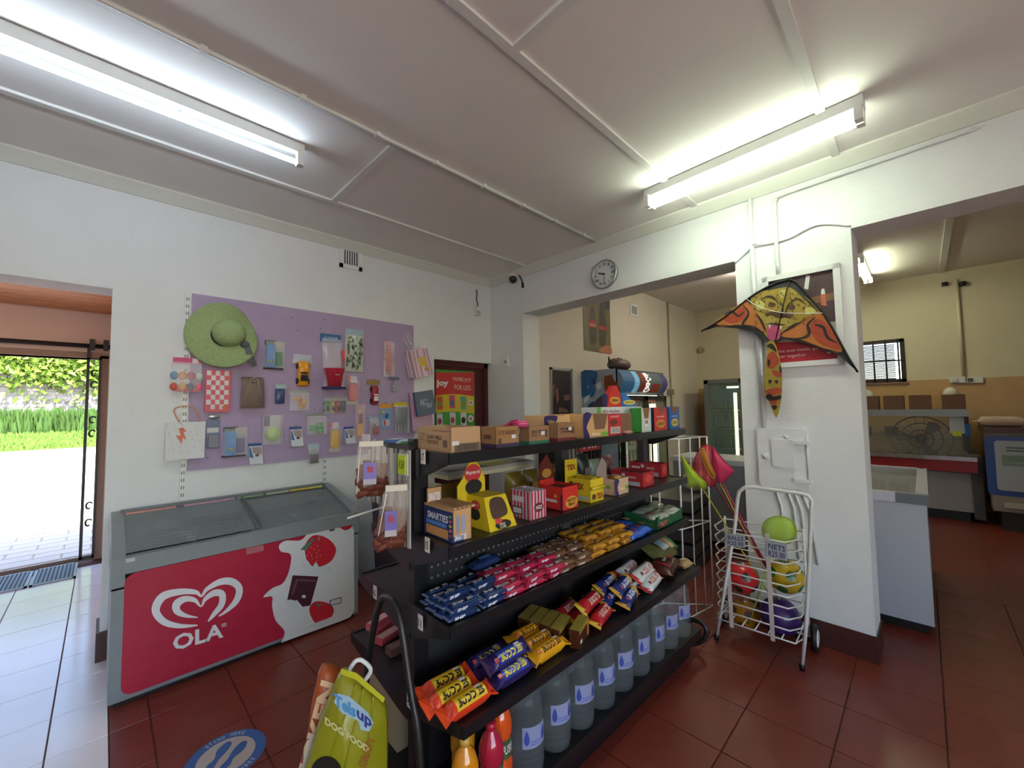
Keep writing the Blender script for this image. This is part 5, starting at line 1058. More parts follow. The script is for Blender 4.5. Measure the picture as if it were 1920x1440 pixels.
for k in range(12): b.tube([(-.4+.075*k, 0, .6), (-.4+.075*k, 0, 1.13)], .008, 5)
b.box(-.42, -.02, 0, -.36, .2, 1.13); b.box(.40, -.02, 0, .46, .2, 1.13); b.box(-.42, 0, 1.10, .46, .02, 1.14); b.box(-.42, -.0, .56, .46, .2, .6); obj('rack_frame', b, BLACK, t)
b = MB(); b.box(-.0, -.03, .98, .42, .0, 1.16); o = obj('red_sign', b, paper('#9c2f38'), t); text(o, "I'm", paper('#d9cfcf'), front(.08, 1.01, .34, 1.13, -.031), .03)
# ---- chest freezer in the right opening
hx, hz_ = 3.75, .89; hy0 = pX(1752, 1160, hx).y; hy1 = hy0+.64
t = thing('display_freezer', 'white chest freezer with glass top, its plain end facing the room beside the pillar', 'freezer', (hx, (hy0+hy1)/2, 0), -PI/2); w_ = .32; Lf = 1.5
b = MB(); b.box(-w_, 0, .07, w_, Lf, hz_-.06); obj('cabinet', b, mat('#aeb4bd', rough=.4, amt=.05), t, bevel=.008); b = MB(); b.box(-w_+.04, .05, 0, w_-.03, Lf-.05, .07); obj('plinth', b, BLACK, t)
b = MB()
for q in ((-w_-.01, -.012, w_*.55, .05), (-w_-.01, .05, -w_+.05, Lf), (w_-.05, .05, w_+.01, Lf), (-w_, Lf-.05, w_, Lf)): b.box(q[0], q[1], hz_-.06, q[2], q[3], hz_)
obj('rim', b, mat('#c9c9d6', rough=.35), t); b = MB(); b.box(w_*.55, -.014, hz_-.062, w_+.012, .05, hz_+.002); obj('corner_cap', b, mat('#6b6f76', rough=.4), t)
b = MB(); b.box(-w_+.05, .05, hz_-.012, w_-.05, Lf-.05, hz_-.006); obj('glass_lid', b, film('#cfd8c8', .7, .04), t)
b = MB(); b.box(-w_+.02, .02, .45, w_-.02, Lf-.02, .46); obj('inner_floor', b, mat('#b8b79c', rough=.5), t)
for k in range(3): b = MB(); b.box(-w_+.06, .2+.4*k, .46, w_-.06, .46+.4*k, .6); obj('frozen_stock', b, mat(('#a89a6a', '#8f8a6c', '#b5a884')[k], rough=.5, amt=.3), t, bevel=.02)
# ---- deli counter
dx_ = 7.45
def dP(x, y): return pX(x, y, dx_)
zr0, zr1 = dP(1835, 888).z, dP(1835, 866).z; yR = dP(1833, 870).y; yL = .9
zs = dP(1815, 782).z; yG = dP(1815, 782).y; 
t = thing('deli_counter', 'deli display counter with glass shelf, steel edge and a red band', 'counter', (dx_, 0, 0), 0)
b = MB(); b.box(.10, yR+.05, .12, .85, yL, zr0-.02); obj('base', b, mat('#9a9a98', rough=.5, amt=.08), t, world=False); b = MB(); b.box(.16, yR+.08, 0, .8, yL, .12); obj('plinth', b, BLACK, t)
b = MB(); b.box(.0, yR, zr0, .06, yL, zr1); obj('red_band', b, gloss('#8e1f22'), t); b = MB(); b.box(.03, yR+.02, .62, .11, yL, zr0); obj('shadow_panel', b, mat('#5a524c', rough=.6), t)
b = MB(); b.box(-.02, yR, zr1, .30, yL, zr1+.05); obj('steel_edge', b, CHROME, t, bevel=.012); b = MB(); b.box(.06, yR-.04, .05, .85, yR+.05, zr1+.06); obj('end_panel', b, mat('#45464a', rough=.5), t, bevel=.01)
b = MB(); b.hexa([(.05, yR+.05, zr1+.05), (.08, yR+.05, zr1+.05), (.08, yL, zr1+.05), (.05, yL, zr1+.05)], [(.30, yG, zs-.55+.0), (.33, yG, zs-.55), (.33, yL, zs-.55), (.30, yL, zs-.55)]); obj('lower_glass', b, film('#6f7f80', .45, .05), t)
b = MB(); b.box(.34, yG, zs-.52, .36, yL, zs); obj('upper_glass', b, film('#c8cfc4', .86, .03), t); b = MB(); b.box(.25, yG-.02, zs, .75, yL, zs+.09); obj('top_shelf', b, mat('#8a8f91', rough=.35, metal=.5), t, bevel=.008)
for y in (yG+.01, yL-.05): b = MB(); b.box(.33, y-.03, zr1+.1, .40, y+.03, zs); obj('post', b, mat('#3f4040', rough=.4), t)
b = MB(); b.box(.36, yG, zs-.30, .62, yL, zs-.285); obj('glass_shelf', b, film('#9fb0a8', .6, .05), t)
b = MB(); b.box(.30, yG+.02, zs-.22, .32, yG+.15, zs-.01); o = obj('notice', b, paper('#b9c1c9'), t); b = MB(); b.box(.29, yG+.05, zs-.25, .30, yG+.13, zs-.19); obj('yellow_tag', b, paper('#b9c83a'), o); b = MB(); b.box(.30, yG-.03, zs-.24, .32, yG+.02, zs-.10); obj('blue_tag', b, paper('#2f5fa8'), o)
first_carton = None
for k, (x0, x1, lab) in enumerate(((1610, 1650, 'brown carton with cling wrap on the deli counter top, leftmost'), (1658, 1697, 'brown carton on the deli counter top, second from left'), (1706, 1748, 'brown carton on the deli counter top, third from left'), (1768, 1811, 'brown carton with white wrap at the right end of the deli top'))):
    A, B_ = pX(x0, 772, dx_+.45), pX(x1, 772, dx_+.45)
    c = thing('snack_carton', lab, 'carton', (dx_+.45, (A.y+B_.y)/2, zs+.091), 0, 'cartons on the deli counter'); w_ = (A.y-B_.y)/2
    b = MB(); b.box(-.12, -w_, 0, .14, w_, .19); obj('carton', b, paper('#5e4030'), c); b = MB(); b.box(-.10, -w_+.02, .186, .12, w_-.02, .192); obj('open_top', b, paper('#3a281e'), c)
    if k in (0, 3): b = MB(); b.ball((0, .02, .2), .11, w_*.75, .09, 12, 8); obj('wrapping', b, film('#e4e0d4', .3, .15), c)
A = pX(1727, 822, XF-.5); t = thing('floor_fan', 'dark round fan behind the deli counter glass', 'fan', (XF-.5, A.y, .0), 0)
zc_ = A.z; b = MB()
for k in range(3): rr_ = .30-.09*k; b.tube([(-.06-.02*k, rr_*math.cos(2*PI*j/28), zc_+rr_*math.sin(2*PI*j/28)) for j in range(28)], .009, 6, closed=True)
for j in range(18): a = 2*PI*j/18; b.tube([(-.11, .03*math.cos(a), zc_+.03*math.sin(a)), (-.06, .30*math.cos(a), zc_+.30*math.sin(a))], .004, 4)
obj('guard', b, mat('#4a3a30', rough=.5), t, kind='stuff')
for j in range(3):
    b = MB(); a = 2*PI*j/3; b.face([(-.03+.02*math.cos(q), .27*r_*math.cos(a+q*.5), zc_+.27*r_*math.sin(a+q*.5)) for r_, q in ((.15, 0), (.9, -.4), (1, .3), (.9, .9), (.2, .9))]); obj('blade', b, mat('#5a463a', rough=.5), t)
b = MB(); b.lathe([(.001, 0), (.2, 0), (.2, .03), (.03, .05), (.022, zc_-.02), (.001, zc_)], 16); b.ball((0, 0, zc_), .09, .07, .07); obj('stand', b, mat('#3f332c', rough=.5), t)
# small dark boxes behind the counter glass
for k, (x, y, lab) in enumerate(((1622, 803, 'dark box behind the deli glass at the far left'), (1672, 805, 'small dark tub behind the deli glass beside the fan'))):
    A = pX(x, y, dx_+.5); c = thing('storage_tub', lab, 'tub', (dx_+.5, A.y, zs-.284)); b = MB(); b.box(-.07, -.07, 0, .07, .07, .12); obj('tub', b, mat('#3a3233', rough=.5), c, bevel=.01); b = MB(); b.box(-.075, -.075, .12, .075, .075, .13); obj('lid', b, mat('#2c2627', rough=.5), c)
# pipe, sockets and bulkheads on the end wall
A, B_ = pX(1793, 525, XF), pX(1805, 705, XF); b = MB(); b.tube([(XF-.02, A.y, A.z), (XF-.02, A.y, B_.z)], .02, 6); tag(obj('wall_pipe', b, CREAM), 'cream conduit pipe down the end wall above the deli counter', 'pipe')
for k, (x, lab) in enumerate(((1796, 'white double socket at the foot of the cream conduit pipe'), (1826, 'white socket with a plug right of the cream conduit pipe'))):
    A = pX(x, 711, XF); t = thing('socket_outlet', lab, 'socket', (XF-.012, A.y, A.z-.05), -PI/2); b = MB(); b.box(-.08, -.03, 0, .08, 0, .08); obj('plate', b, WPLASTIC, t, bevel=.006); b = MB(); b.box(-.06, -.055, .015, -.01, -.03, .065); obj('plug', b, mat('#d8d8d2' if k == 0 else '#55504c'), t)
for k, (x, y, lab) in enumerate(((1771, 533, 'small dark fitting on the end wall left of the conduit pipe'), (1805, 533, 'black camera on the end wall right of the conduit pipe'))):
    A = pX(x, y, XF); t = thing('wall_fitting', lab, 'fitting', (XF, A.y, A.z), -PI/2); b = MB(); b.ball((0, -.04, 0), .03+.012*k, .035, .025+.01*k, 12, 8); obj('housing', b, BLACK, t); b = MB(); b.box(-.03, -.02, -.03, .03, 0, .03); obj('bracket', b, mat('#4a4640'), t)
# ---- low drinks counter with a printed front at the right edge
vx = 7.30; A, B_ = pX(1850, 800, vx), pX(1866, 985, vx)
yv = min(pX(1845, 860, vx).y, yR-.09); zt_ = pX(1850, 801, vx).z
t = thing('serving_counter', 'low serving counter with blue edged notices on its front at the right', 'counter', (vx, yv, 0), 0)
b = MB(); b.box(0, -1.6, .22, .7, 0, zt_-.06); obj('cabinet', b, mat('#8d887e', rough=.45, amt=.1), t, bevel=.05); b = MB(); b.box(.05, -1.5, 0, .6, -.06, .22); obj('plinth', b, mat('#2b2523', rough=.6), t); b = MB(); b.box(-.05, -1.65, zt_-.06, .74, .03, zt_); obj('worktop', b, mat('#4a2f26', rough=.4, amt=.2), t, bevel=.015)
b = MB(); b.box(-.02, -1.5, .27, .02, -.08, .33); obj('bumper', b, mat('#b5b0a0', rough=.4), t, bevel=.02)
ys = pX(1849, 880, vx).y-yv; b = MB(); b.prism(rr(-1.5, .40, ys, zt_-.10, .05), lambda y, z: V((-.001, y, z)), lambda y, z: V((-.006, y, z))); p_ = obj('blue_surround', b, gloss('#2a4a94'), t)
b = MB(); b.prism(rr(-1.45, .46, ys-.075, zt_-.15, .03), lambda y, z: V((-.006, y, z)), lambda y, z: V((-.010, y, z))); obj('notice_board', b, paper('#a9b4bb', .35), p_)
hN = zt_-.63; fN = lambda u, v: V((-.012, ys-.10-1.2*u, .47+hN*v))
for c, u0, u1, v0, v1 in (('#7f9a8a', .02, .42, .58, .72), ('#8a9a9a', .02, .8, .5, .56), ('#3f5a5a', .28, .8, .25, .47), ('#4a5058', .18, .55, .08, .10)):
    decal(p_, 'print_block', paper(c), [[(u0, v0), (u1, v0), (u1, v1), (u0, v1)]], fN)
for k in range(2): decal(p_, 'print_line', paper('#5a656c'), [[(.05, .86-.06*k), (.3-.06*k, .86-.06*k), (.3-.06*k, .89-.06*k), (.05, .89-.06*k)]], fN)
A = pX(1876, 798, vx+.2); t = thing('bread_loaf', 'bagged sliced bread loaf lying on the serving counter at the right', 'bread', (vx+.2, A.y, zt_), PI/2)
b = MB(); b.pack(.38, .20, .115, 14, 14, .02, 3.2); obj('loaf', b, mat('#b88a6c', rough=.7, amt=.25, scale=14), t); b = MB(); b.pack(.43, .215, .128, 14, 14, .03, 3.0); obj('bread_bag', b, film('#e6ddd2', .62, .1), t)
# floor sticker
t = tag(thing('floor_sticker', 'round blue and white footprint sticker on the red floor tiles', 'sticker', (.42, 2.215, .0)), 'round blue and white footprint sticker on the red floor tiles', 'sticker')
BL, CRM = paper('#2d5f9e', .4), paper('#b3aca6', .4)
b = MB(); b.lathe([(.001, .001), (.15, .001)], 40); obj('disc', b, BL, t); b = MB(); b.lathe([(.001, .0016), (.108, .0016)], 40); obj('inner_disc', b, CRM, t)
cf, sf_ = math.cos(-.75), math.sin(-.75); fG = lambda x, y: V((x*cf-y*sf_, x*sf_+y*cf, .0024))
for sx in (-1, 1): decal(t, 'footprint', BL, [smooth([(sx*.028, -.075), (sx*.048, -.05), (sx*.04, -.015), (sx*.058, .03), (sx*.045, .075), (sx*.02, .07), (sx*.012, .03), (sx*.018, -.02), (sx*.012, -.06)], 3)], fG)
for s, a0 in (('STAND HERE', 1.35), ('KEEP DISTANCE', -1.75)):
    for k, ch in enumerate(s):
        if ch == ' ': continue
        a = a0-.125*(k-len(s)/2); c, s_ = math.cos(a), math.sin(a); text(t, ch, paper('#b9c4d2'), lambda u, v: V((.118*c+.02*v*c+(u-.5)*.011*s_, .118*s_+.02*v*s_-(u-.5)*.011*c, .0022)), .02)
# door mats and gate
for k, (x0, x1, lab) in enumerate(((-.415, -.135, 'grey ribbed door mat nearest the gate post in the doorway'), (-.70, -.425, 'grey ribbed door mat at the left in the doorway'))):
    t = thing('door_mat', lab, 'mat', ((x0+x1)/2, 5.53, 0)); hw_ = (x1-x0)/2; b = MB()
    for q in ((-hw_, 0, hw_, .025), (-hw_, .505, hw_, .53), (-hw_, 0, -hw_+.02, .53), (hw_-.02, 0, hw_, .53)): b.box(q[0], q[1], 0, q[2], q[3], .012)
    obj('border', b, mat('#8d9498', rough=.5), t); b = MB(); b.box(-hw_+.02, .025, 0, hw_-.02, .505, .005); obj('base', b, mat('#4a5054', rough=.7), t)
    for j in range(9): b = MB(); x = -hw_+.035+(2*hw_-.07)*j/8; b.box(x-.008, .03, .004, x+.008, .5, .013); obj('rib', b, mat('#5f676c', rough=.6), t)
GI = mat('#1d1f20', rough=.45, amt=.2)
t = thing('security_gate', 'folded black wrought iron security gate with scrolls at the outer doorway', 'gate', (-.09, PY-.04, 0)); gt = oz+.10
b = MB(); b.box(-.045, -.012, .03, -.022, .012, gt); b.box(.045, -.012, .03, .062, .012, gt-.1); b.box(-.045, -.012, .03, .062, .012, .06); b.box(-.045, -.012, gt-.12, .062, .012, gt-.10); obj('gate_frame', b, GI, t)
for z in (.38, .55, 1.28, 1.42, 1.78, 1.9):
    b = MB(); b.tube([(.012+.030*math.cos(a*.35+.6)*(1-.05*a), 0, z+.045*math.sin(a*.35+.6)*(1-.04*a)) for a in range(15)], .008, 6); obj('scroll', b, GI, t)
b = MB(); b.tube([(-3.0, PY-.06, gt+.02), (.05, PY-.06, gt+.02)], .022, 8); r_ = tag(obj('gate_rail', b, GI), 'black overhead sliding rail above the outer doorway', 'rail')
for x in (-.10, .0): b = MB(); b.box(x-.02, -.03+PY-.06, gt-.02, x+.02, PY-.03, gt+.09); obj('roller_bracket', b, GI, r_)
t = thing('porch_light', 'white fluorescent batten on the timber porch ceiling', 'light', (-1.2, 4.6, 2.49)); b = MB(); b.box(-.4, -.04, 0, .52, .04, .045); obj('batten', b, WPLASTIC, t, bevel=.006); b = MB(); b.tube([(-.36, 0, -.02), (.48, 0, -.02)], .013, 8); obj('tube', b, emit('#fff0de', 26), t)
# ================================================================== gondola shelving
GAN = math.radians(-1.5); G0 = V((.80, 1.10, 0)); gx_, gy_ = V((math.cos(GAN), math.sin(GAN), 0)), V((-math.sin(GAN), math.cos(GAN), 0)); GL = 1.755
def g(x, y, z): return G0+gx_*x+gy_*y+V((0, 0, z))
def gl(p): d = V(p)-G0; return V((d.dot(gx_), d.dot(gy_), p[2]))       # world -> gondola
Z1, Z2, Z3, Z4, ZB = 1.345, 1.045, .795, .525, .17
PYc = .25
gd = thing('gondola_shelving', 'long black metal double sided shop shelving unit standing mid floor', 'shelving', G0, GAN)
for x in (.035, .875, 1.69):
    b = MB(); b.box(x-.03, PYc-.022, .04, x+.03, PYc+.022, 1.385)
    o = obj('post', b, mat('#3c3b3c', rough=.5, amt=.2) if x > .1 else SHELF, gd, bevel=.003)
b = MB(); b.box(.03, PYc-.008, ZB, 1.69, PYc+.008, 1.0); obj('back_panel', b, mat('#1b1a1d', rough=.6, amt=.2), gd)
b = MB()
for i in range(58):
    for z in (.86, .90): b.box(.06+.028*i-.004, PYc-.0095, z-.004, .06+.028*i+.004, PYc-.007, z+.004)
obj('peg_holes', b, mat('#6f6f74', rough=.4), gd, kind='stuff')
def shelf(name, y0, y1, z, lip=.032, ends=True, dpt=.055):
    s = 1 if y0 < y1 else -1; a, c = min(y0, y1), max(y0, y1)
    b = MB(); b.box(0, a, z-.012, GL, c, z)
    b.box(0, y0-.008 if s > 0 else y0-.004, z-lip, GL, y0+.004 if s > 0 else y0+.008, z+.005)
    sh = obj(name, b, SHELF, gd, bevel=.002)
    for x in (0, GL-.004) if ends else ():
        b = MB(); b.prism([(y0, z-lip), (y0, z+.004), (y1, z+.004), (y1, z-dpt-.05), (y1-.05*s, z-dpt-.05)], lambda y, q: V((x-.003, y, q)), lambda y, q: V((x+.006, y, q))); obj('bracket', b, SHELF, sh)
    return sh
sA = shelf('top_shelf', 0, PYc, Z1); b = MB(); b.box(0, PYc, Z1-.012, GL, .46, Z1); b.box(0, .455, Z1-.03, GL, .465, Z1+.005); obj('top_shelf', b, SHELF, gd)
sB = shelf('shelf', 0, PYc, Z2); sC = shelf('shelf', 0, PYc, Z3); sD = shelf('shelf', -.062, PYc, Z4)
s5 = shelf('rear_shelf', .56, PYc, Z2-.03); s6 = shelf('rear_shelf', .68, PYc, .775); s7 = shelf('rear_shelf', .77, PYc, .487)
b = MB(); b.box(0, -.06, .12, GL, .74, ZB); b.box(.04, .0, .0, GL-.04, .68, .12); obj('base_deck', b, SHELF, gd, bevel=.006)
b = MB(); b.box(.0, .0, Z1-.028, .005, .07, Z1-.002); obj('worn_plate', b, mat('#77777a', rough=.5, metal=.5, amt=.5, scale=50), sA)
def hoop(pts, r=.013): b = MB(); b.tube(smooth([gl(p) for p in pts], 5, False), r, 10); return obj('bumper_hoop', b, mat('#1f1d1c', rough=.4, amt=.3), gd)
hx_ = .735
hp = [pX(x, y, hx_) for x, y in ((690, 1240), (704, 1160), (713, 1128), (723, 1119), (737, 1128), (752, 1170), (768, 1280), (786, 1400))]
hoop([V((hx_, hp[0].y+.11, .02)), V((hx_, hp[0].y+.05, .25))]+hp+[V((hx_, hp[-1].y-.03, .02))])
hx2 = g(GL+.05, 0, 0).x
hoop([pX(x, y, hx2) for x, y in ((1280, 1168), (1300, 1162), (1318, 1170), (1325, 1184), (1318, 1200), (1300, 1207), (1278, 1206))], .016)
for s, px_, x in (('17', (795, 856), .795), ('15', (803, 1021), .795), ('11', (790, 1166), .795), ('4', (769, 1312), .78), ('6', (705, 1110), .79)):
    A = pX(px_[0], px_[1], x); l = gl(A); b = MB(); x_ = l.x-.004
    b.box(x_-.001, l.y-.014, l.z-.025, x_+.001, l.y+.014, l.z+.025); o = obj('price_tag', b, paper('#d8d2c6'), gd); text(o, s, INK, lambda u, v: V((x_-.002, l.y+.009-.018*u, l.z-.014+.026*v)), .02)
b = MB(); P = gl(pX(1022, 828, g(.58, .0, 0).x)); 
# ------------------------------------------------------------------ helpers for the stock
def gthing(name, label, cat, lx, ly, z, rz=0, group=None): return thing(name, label, cat, g(lx, ly, z), GAN+rz, group)
def lx_of(px, ly, z=1.2): # where along the gondola a pixel column meets the plane y=ly
    n = gy_; p = pN(px, 900, g(0, ly, 0), n); return gl(p).x
def carton(lab, px0, px1, px2, h, z, c, base=None, ly=.02, tx=None, ytop=None, open_=True, inner='#6b4a35', group=None, name='carton'):
    x0, x1 = lx_of(px1, ly), lx_of(px2, ly)
    # depth from the left face's far pixel
    A = pN(px0, 900, g(x0, 0, 0), gx_); dep = max(.05, gl(A).y-ly) if px0 is not None else .18
    if ytop is not None: h = pN((px1+px2)/2, ytop, g(0, ly, 0), gy_).z-z
    t = gthing(name, lab, 'carton', (x0+x1)/2, ly, z+.001, 0, group); w_ = (x1-x0)/2
    M1 = paper(c)
    b = MB(); th = .003
    b.box(-w_, 0, 0, w_, th, h); b.box(-w_, dep-th, 0, w_, dep, h); b.box(-w_, 0, 0, -w_+th, dep, h); b.box(w_-th, 0, 0, w_, dep, h); b.box(-w_, 0, 0, w_, dep, th); obj('carton_walls', b, M1, t)
    if open_:
        b = MB(); b.box(-w_+th, th, th, w_-th, dep-th, h*.86); obj('contents', b, paper(inner), t)
    else:
        b = MB(); b.box(-w_, 0, h, w_, dep, h+th); obj('carton_top', b, M1, t)
    if base:
        b = MB(); b.box(-w_-.0008, -.0008, 0, w_+.0008, dep+.0008, h*.2); obj('colour_base', b, paper(base), t)
    return t, w_, dep, h
FR = lambda w_, h, d=-.0015: (lambda u, v: V((-w_+2*w_*u, d, h*v)))
LF = lambda w_, dep, h, d=-.0015: (lambda u, v: V((-w_+d, dep*(1-u), h*v)))
def rect(p, n, c, fn, u0, v0, u1, v1): return decal(p, n, c if not isinstance(c, str) else paper(c), [[(u0, v0), (u1, v0), (u1, v1), (u0, v1)]], fn)
def ftext(p, s, c, fn, u0, v0, u1, v1, bold=.02, d=-.0008, it=0): return text(p, s, paper(c, .4), lambda u, v: fn(u0+(u1-u0)*u, v0+(v1-v0)*v), bold, it)
def up2(fn, k, ax): # lift a map by k along axis index
    def f(u, v): q = fn(u, v); q[ax] += k; return q
    return f
# ------------------------------------------------------------------ top shelf
t, w_, dp, h = carton('brown carton with printed words at the near end of the top shelf', 783, 845, 902, .1, Z1, '#b58f68', ytop=801)
L1 = LF(w_, dp, h); L2 = up2(L1, -.001, 0); F1 = FR(w_, h); F2 = up2(F1, -.001, 1)
ftext(t, 'DAIRY MILK', '#4a332a', L1, .32, .50, .78, .68, .01); ftext(t, 'TOP DECK', '#4a332a', L1, .32, .30, .68, .46, .01); ftext(t, '12T', '#7a5b42', L1, .06, .45, .26, .75, .0)
rect(t, 'bottle_mark', '#6b4f3c', L1, .80, .22, .92, .5); rect(t, 'rule_print', '#7a5b42', L1, .5, .84, .98, .87); rect(t, 'barcode_panel', '#6f5a4b', F1, .12, .05, .96, .36); rect(t, 'white_label', '#d5d3d6', F2, .04, .30, .26, .46)
for k in range(14): rect(t, 'barcode_bar', '#3f332c', F2, .2+.05*k, .09, .2+.05*k+.015+.008*(k % 3), .33)
t, w_, dp, h = carton('plain brown carton with purple base, second on the top shelf', 903, 931, 974, .1, Z1, '#9a7147', '#3d2f4d', ytop=800)
F1 = FR(w_, h); F2 = up2(F1, -.001, 1); L1 = LF(w_, dp, h)
ftext(t, 'LITE BAKERY', '#5b4130', F1, .08, .62, .92, .82); rect(t, 'mark_print', '#5b4130', F1, .08, .2, .22, .46); rect(t, 'white_label', '#d5d3d6', F2, .66, .42, .84, .60); rect(t, 'mark_print', '#6b4a2f', L1, .2, .42, .7, .62)
t, w_, dp, h = carton('brown carton with green base holding pink packets on the top shelf', 976, 993, 1031, .1, Z1, '#8f6a4a', '#2f6b4f', ytop=799)
F1 = FR(w_, h); F2 = up2(F1, -.001, 1); ftext(t, 'MINT CRISP', '#4f382b', F1, .14, .62, .72, .78); ftext(t, 'BOX', '#4f382b', F1, .14, .42, .4, .58); rect(t, 'white_label', '#d8d7da', F2, .58, .5, .76, .7); rect(t, 'bottle_mark', '#4f382b', F1, .8, .35, .9, .8)
rnd = random.Random(11)
for k in range(7):
    b = MB(); b.pack(.10, .035, .016, 8, 8); o = obj('sweet_packet', b, gloss('#d6407f'), None); o.location = g(lx_of(985, .06)-.02+.012*k, .05+.022*k, Z1+h*.92+.006*(k % 3)); o.rotation_euler = (rnd.uniform(-.3, .3), rnd.uniform(-.2, .2), rnd.uniform(-.8, .8)); tag(o, 'bright pink sweet packet in the green based carton, %s from the front' % ['first', 'second', 'third', 'fourth', 'fifth', 'sixth', 'seventh'][k], 'sweets', 'pink packets in the green based carton')
t, w_, dp, h = carton('brown carton with dark red base on the top shelf', 1033, 1047, 1080, .1, Z1, '#8d6647', '#6a2327', ytop=793)
F1 = FR(w_, h); F2 = up2(F1, -.001, 1); ftext(t, 'DAIRY MILK', '#4f382b', F1, .14, .62, .7, .76); ftext(t, 'CARAMEL', '#4f382b', F1, .14, .46, .8, .58); rect(t, 'white_label', '#d8d7da', F2, .6, .58, .78, .76); rect(t, 'bottle_mark', '#4f382b', F1, .82, .4, .93, .74)
t, w_, dp, h = carton('large cream and purple chocolate display box on the top shelf', 1052, 1097, 1144, .1, Z1, '#c9a06a', None, ly=.03, ytop=776, inner='#5a4030')
F1 = FR(w_, h); F2 = up2(F1, -.001, 1)
decal(t, 'purple_print', paper('#33275e', .4), [smooth([(0, 1), (.30, 1), (.20, .72), (.10, .45), (.18, .2), (.2, 0), (0, 0)], 3)], F1); decal(t, 'cut_out', paper('#7b5a44'), [[(.34, 1), (.96, 1), (.82, .34), (.42, .34)]], F1); rect(t, 'green_print', '#6fa53a', F1, .68, .05, .96, .22); ftext(t, 'Astros', '#f0e2c8', F2, .3, .08, .62, .24, .02)
x0 = lx_of(1018, .14); x1 = lx_of(1094, .05)
t2 = gthing('chocolate_box', 'long cream chocolate box with purple corner behind the small cartons', 'carton', (lx_of(1020, .11)+lx_of(1098, .11))/2, .11, Z1+.001); w_ = (lx_of(1098, .11)-lx_of(1020, .11))/2-.012; h = pN(1050, 779, g(0, .11, 0), gy_).z-Z1
b = MB(); b.box(-w_, 0, 0, w_, .13, h); obj('carton_walls', b, paper('#cfa873', .45), t2, bevel=.002); F1 = FR(w_, h); F2 = up2(F1, -.001, 1)
decal(t2, 'purple_print', paper('#33275e', .4), [smooth([(0, .98), (.3, .98), (.27, .72), (.18, .55), (.05, .55), (0, .6)], 3)], F1); ftext(t2, 'Cadbury', '#c9a873', F2, .06, .64, .24, .84); rect(t2, 'red_print', '#a84a3a', F1, 0, .98, .5, 1.0); ftext(t2, 'Lunch Bar', '#efe2c6', F2, .34, .42, .74, .72, .03)
rect(t2, 'green_print', '#6fa53a', F2, .82, .36, .99, .66)
t, w_, dp, h = carton('red chocolate display box with barcode on the top shelf', 1137, 1143, 1187, .1, Z1, '#5a3a86', None, ly=.03, ytop=776)
F1 = FR(w_, h); F2 = up2(F1, -.001, 1); rect(t, 'red_print', '#bf2c30', F1, 0, 0, .55, 1); rect(t, 'brown_card', '#7b5a44', F1, .55, .1, 1, 1); rect(t, 'white_print', '#d9d3cf', F2, .08, .1, .48, .4)
for k in range(9): rect(t, 'barcode_bar', '#2e2a2a', up2(F2, -.001, 1), .11+.04*k, .13, .11+.04*k+.012+.008*(k % 2), .37)
ftext(t, 'CHUNKY', '#e2b8a8', F2, .06, .84, .48, .93); decal(t, 'choc_print', paper('#6b3a28'), [circle(.22, .62, .16, .14)], F2); b = MB(); b.pack(.09, .04, .02, 8, 8); o = obj('loose_packet', b, gloss('#a8766a'), t); o.location = (w_*.5, -.005, .0)
t, w_, dp, h = carton('green and white snack display box on the top shelf', 1186, 1206, 1224, .1, Z1, '#3f9a3d', None, ly=.03, ytop=765)
F1 = FR(w_, h); F2 = up2(F1, -.001, 1); rect(t, 'white_print', '#c3d2c2', F1, .0, 0, 1, 1); decal(t, 'cut_out', paper('#8a6248'), [[(.15, 1), (.85, 1), (.7, .55), (.3, .55)]], F2); decal(t, 'logo_print', paper('#e0e2dc'), [circle(.5, .42, .3, .2)], F2); ftext(t, 'NIK', '#7a4a3a', up2(F2, -.001, 1), .3, .34, .7, .5)
t, w_, dp, h = carton('red snack display box near the far end of the top shelf', 1224, 1230, 1254, .1, Z1, '#33285a', None, ly=.03, ytop=764)
F1 = FR(w_, h); F2 = up2(F1, -.001, 1); rect(t, 'red_print', '#c23a33', F1, 0, 0, 1, 1); decal(t, 'cut_out', paper('#7d5340'), [[(.3, 1), (.8, 1), (.7, .72), (.4, .72)]], F2); decal(t, 'gold_print', paper('#c98f3f'), [circle(.5, .3, .36, .18)], F2); ftext(t, 'ZEBRA', '#5a2a1c', up2(F2, -.001, 1), .22, .24, .78, .36); ftext(t, 'nutty', '#e8c8b8', F2, .2, .56, .8, .64)
t, w_, dp, h = carton('blue snack display box at the far end of the top shelf', 1254, 1259, 1278, .1, Z1, '#2f5f9c', None, ly=.03, ytop=763)
F1 = FR(w_, h); F2 = up2(F1, -.001, 1); decal(t, 'cut_out', paper('#7d5340'), [[(.25, 1), (.85, 1), (.75, .72), (.35, .72)]], F1); decal(t, 'gold_print', paper('#c9b65f'), [circle(.52, .3, .36, .18)], F1); ftext(t, 'ZEBRA', '#44553a', F2, .24, .24, .8, .36); ftext(t, 'milky', '#d0dae6', F1, .24, .54, .8, .62)
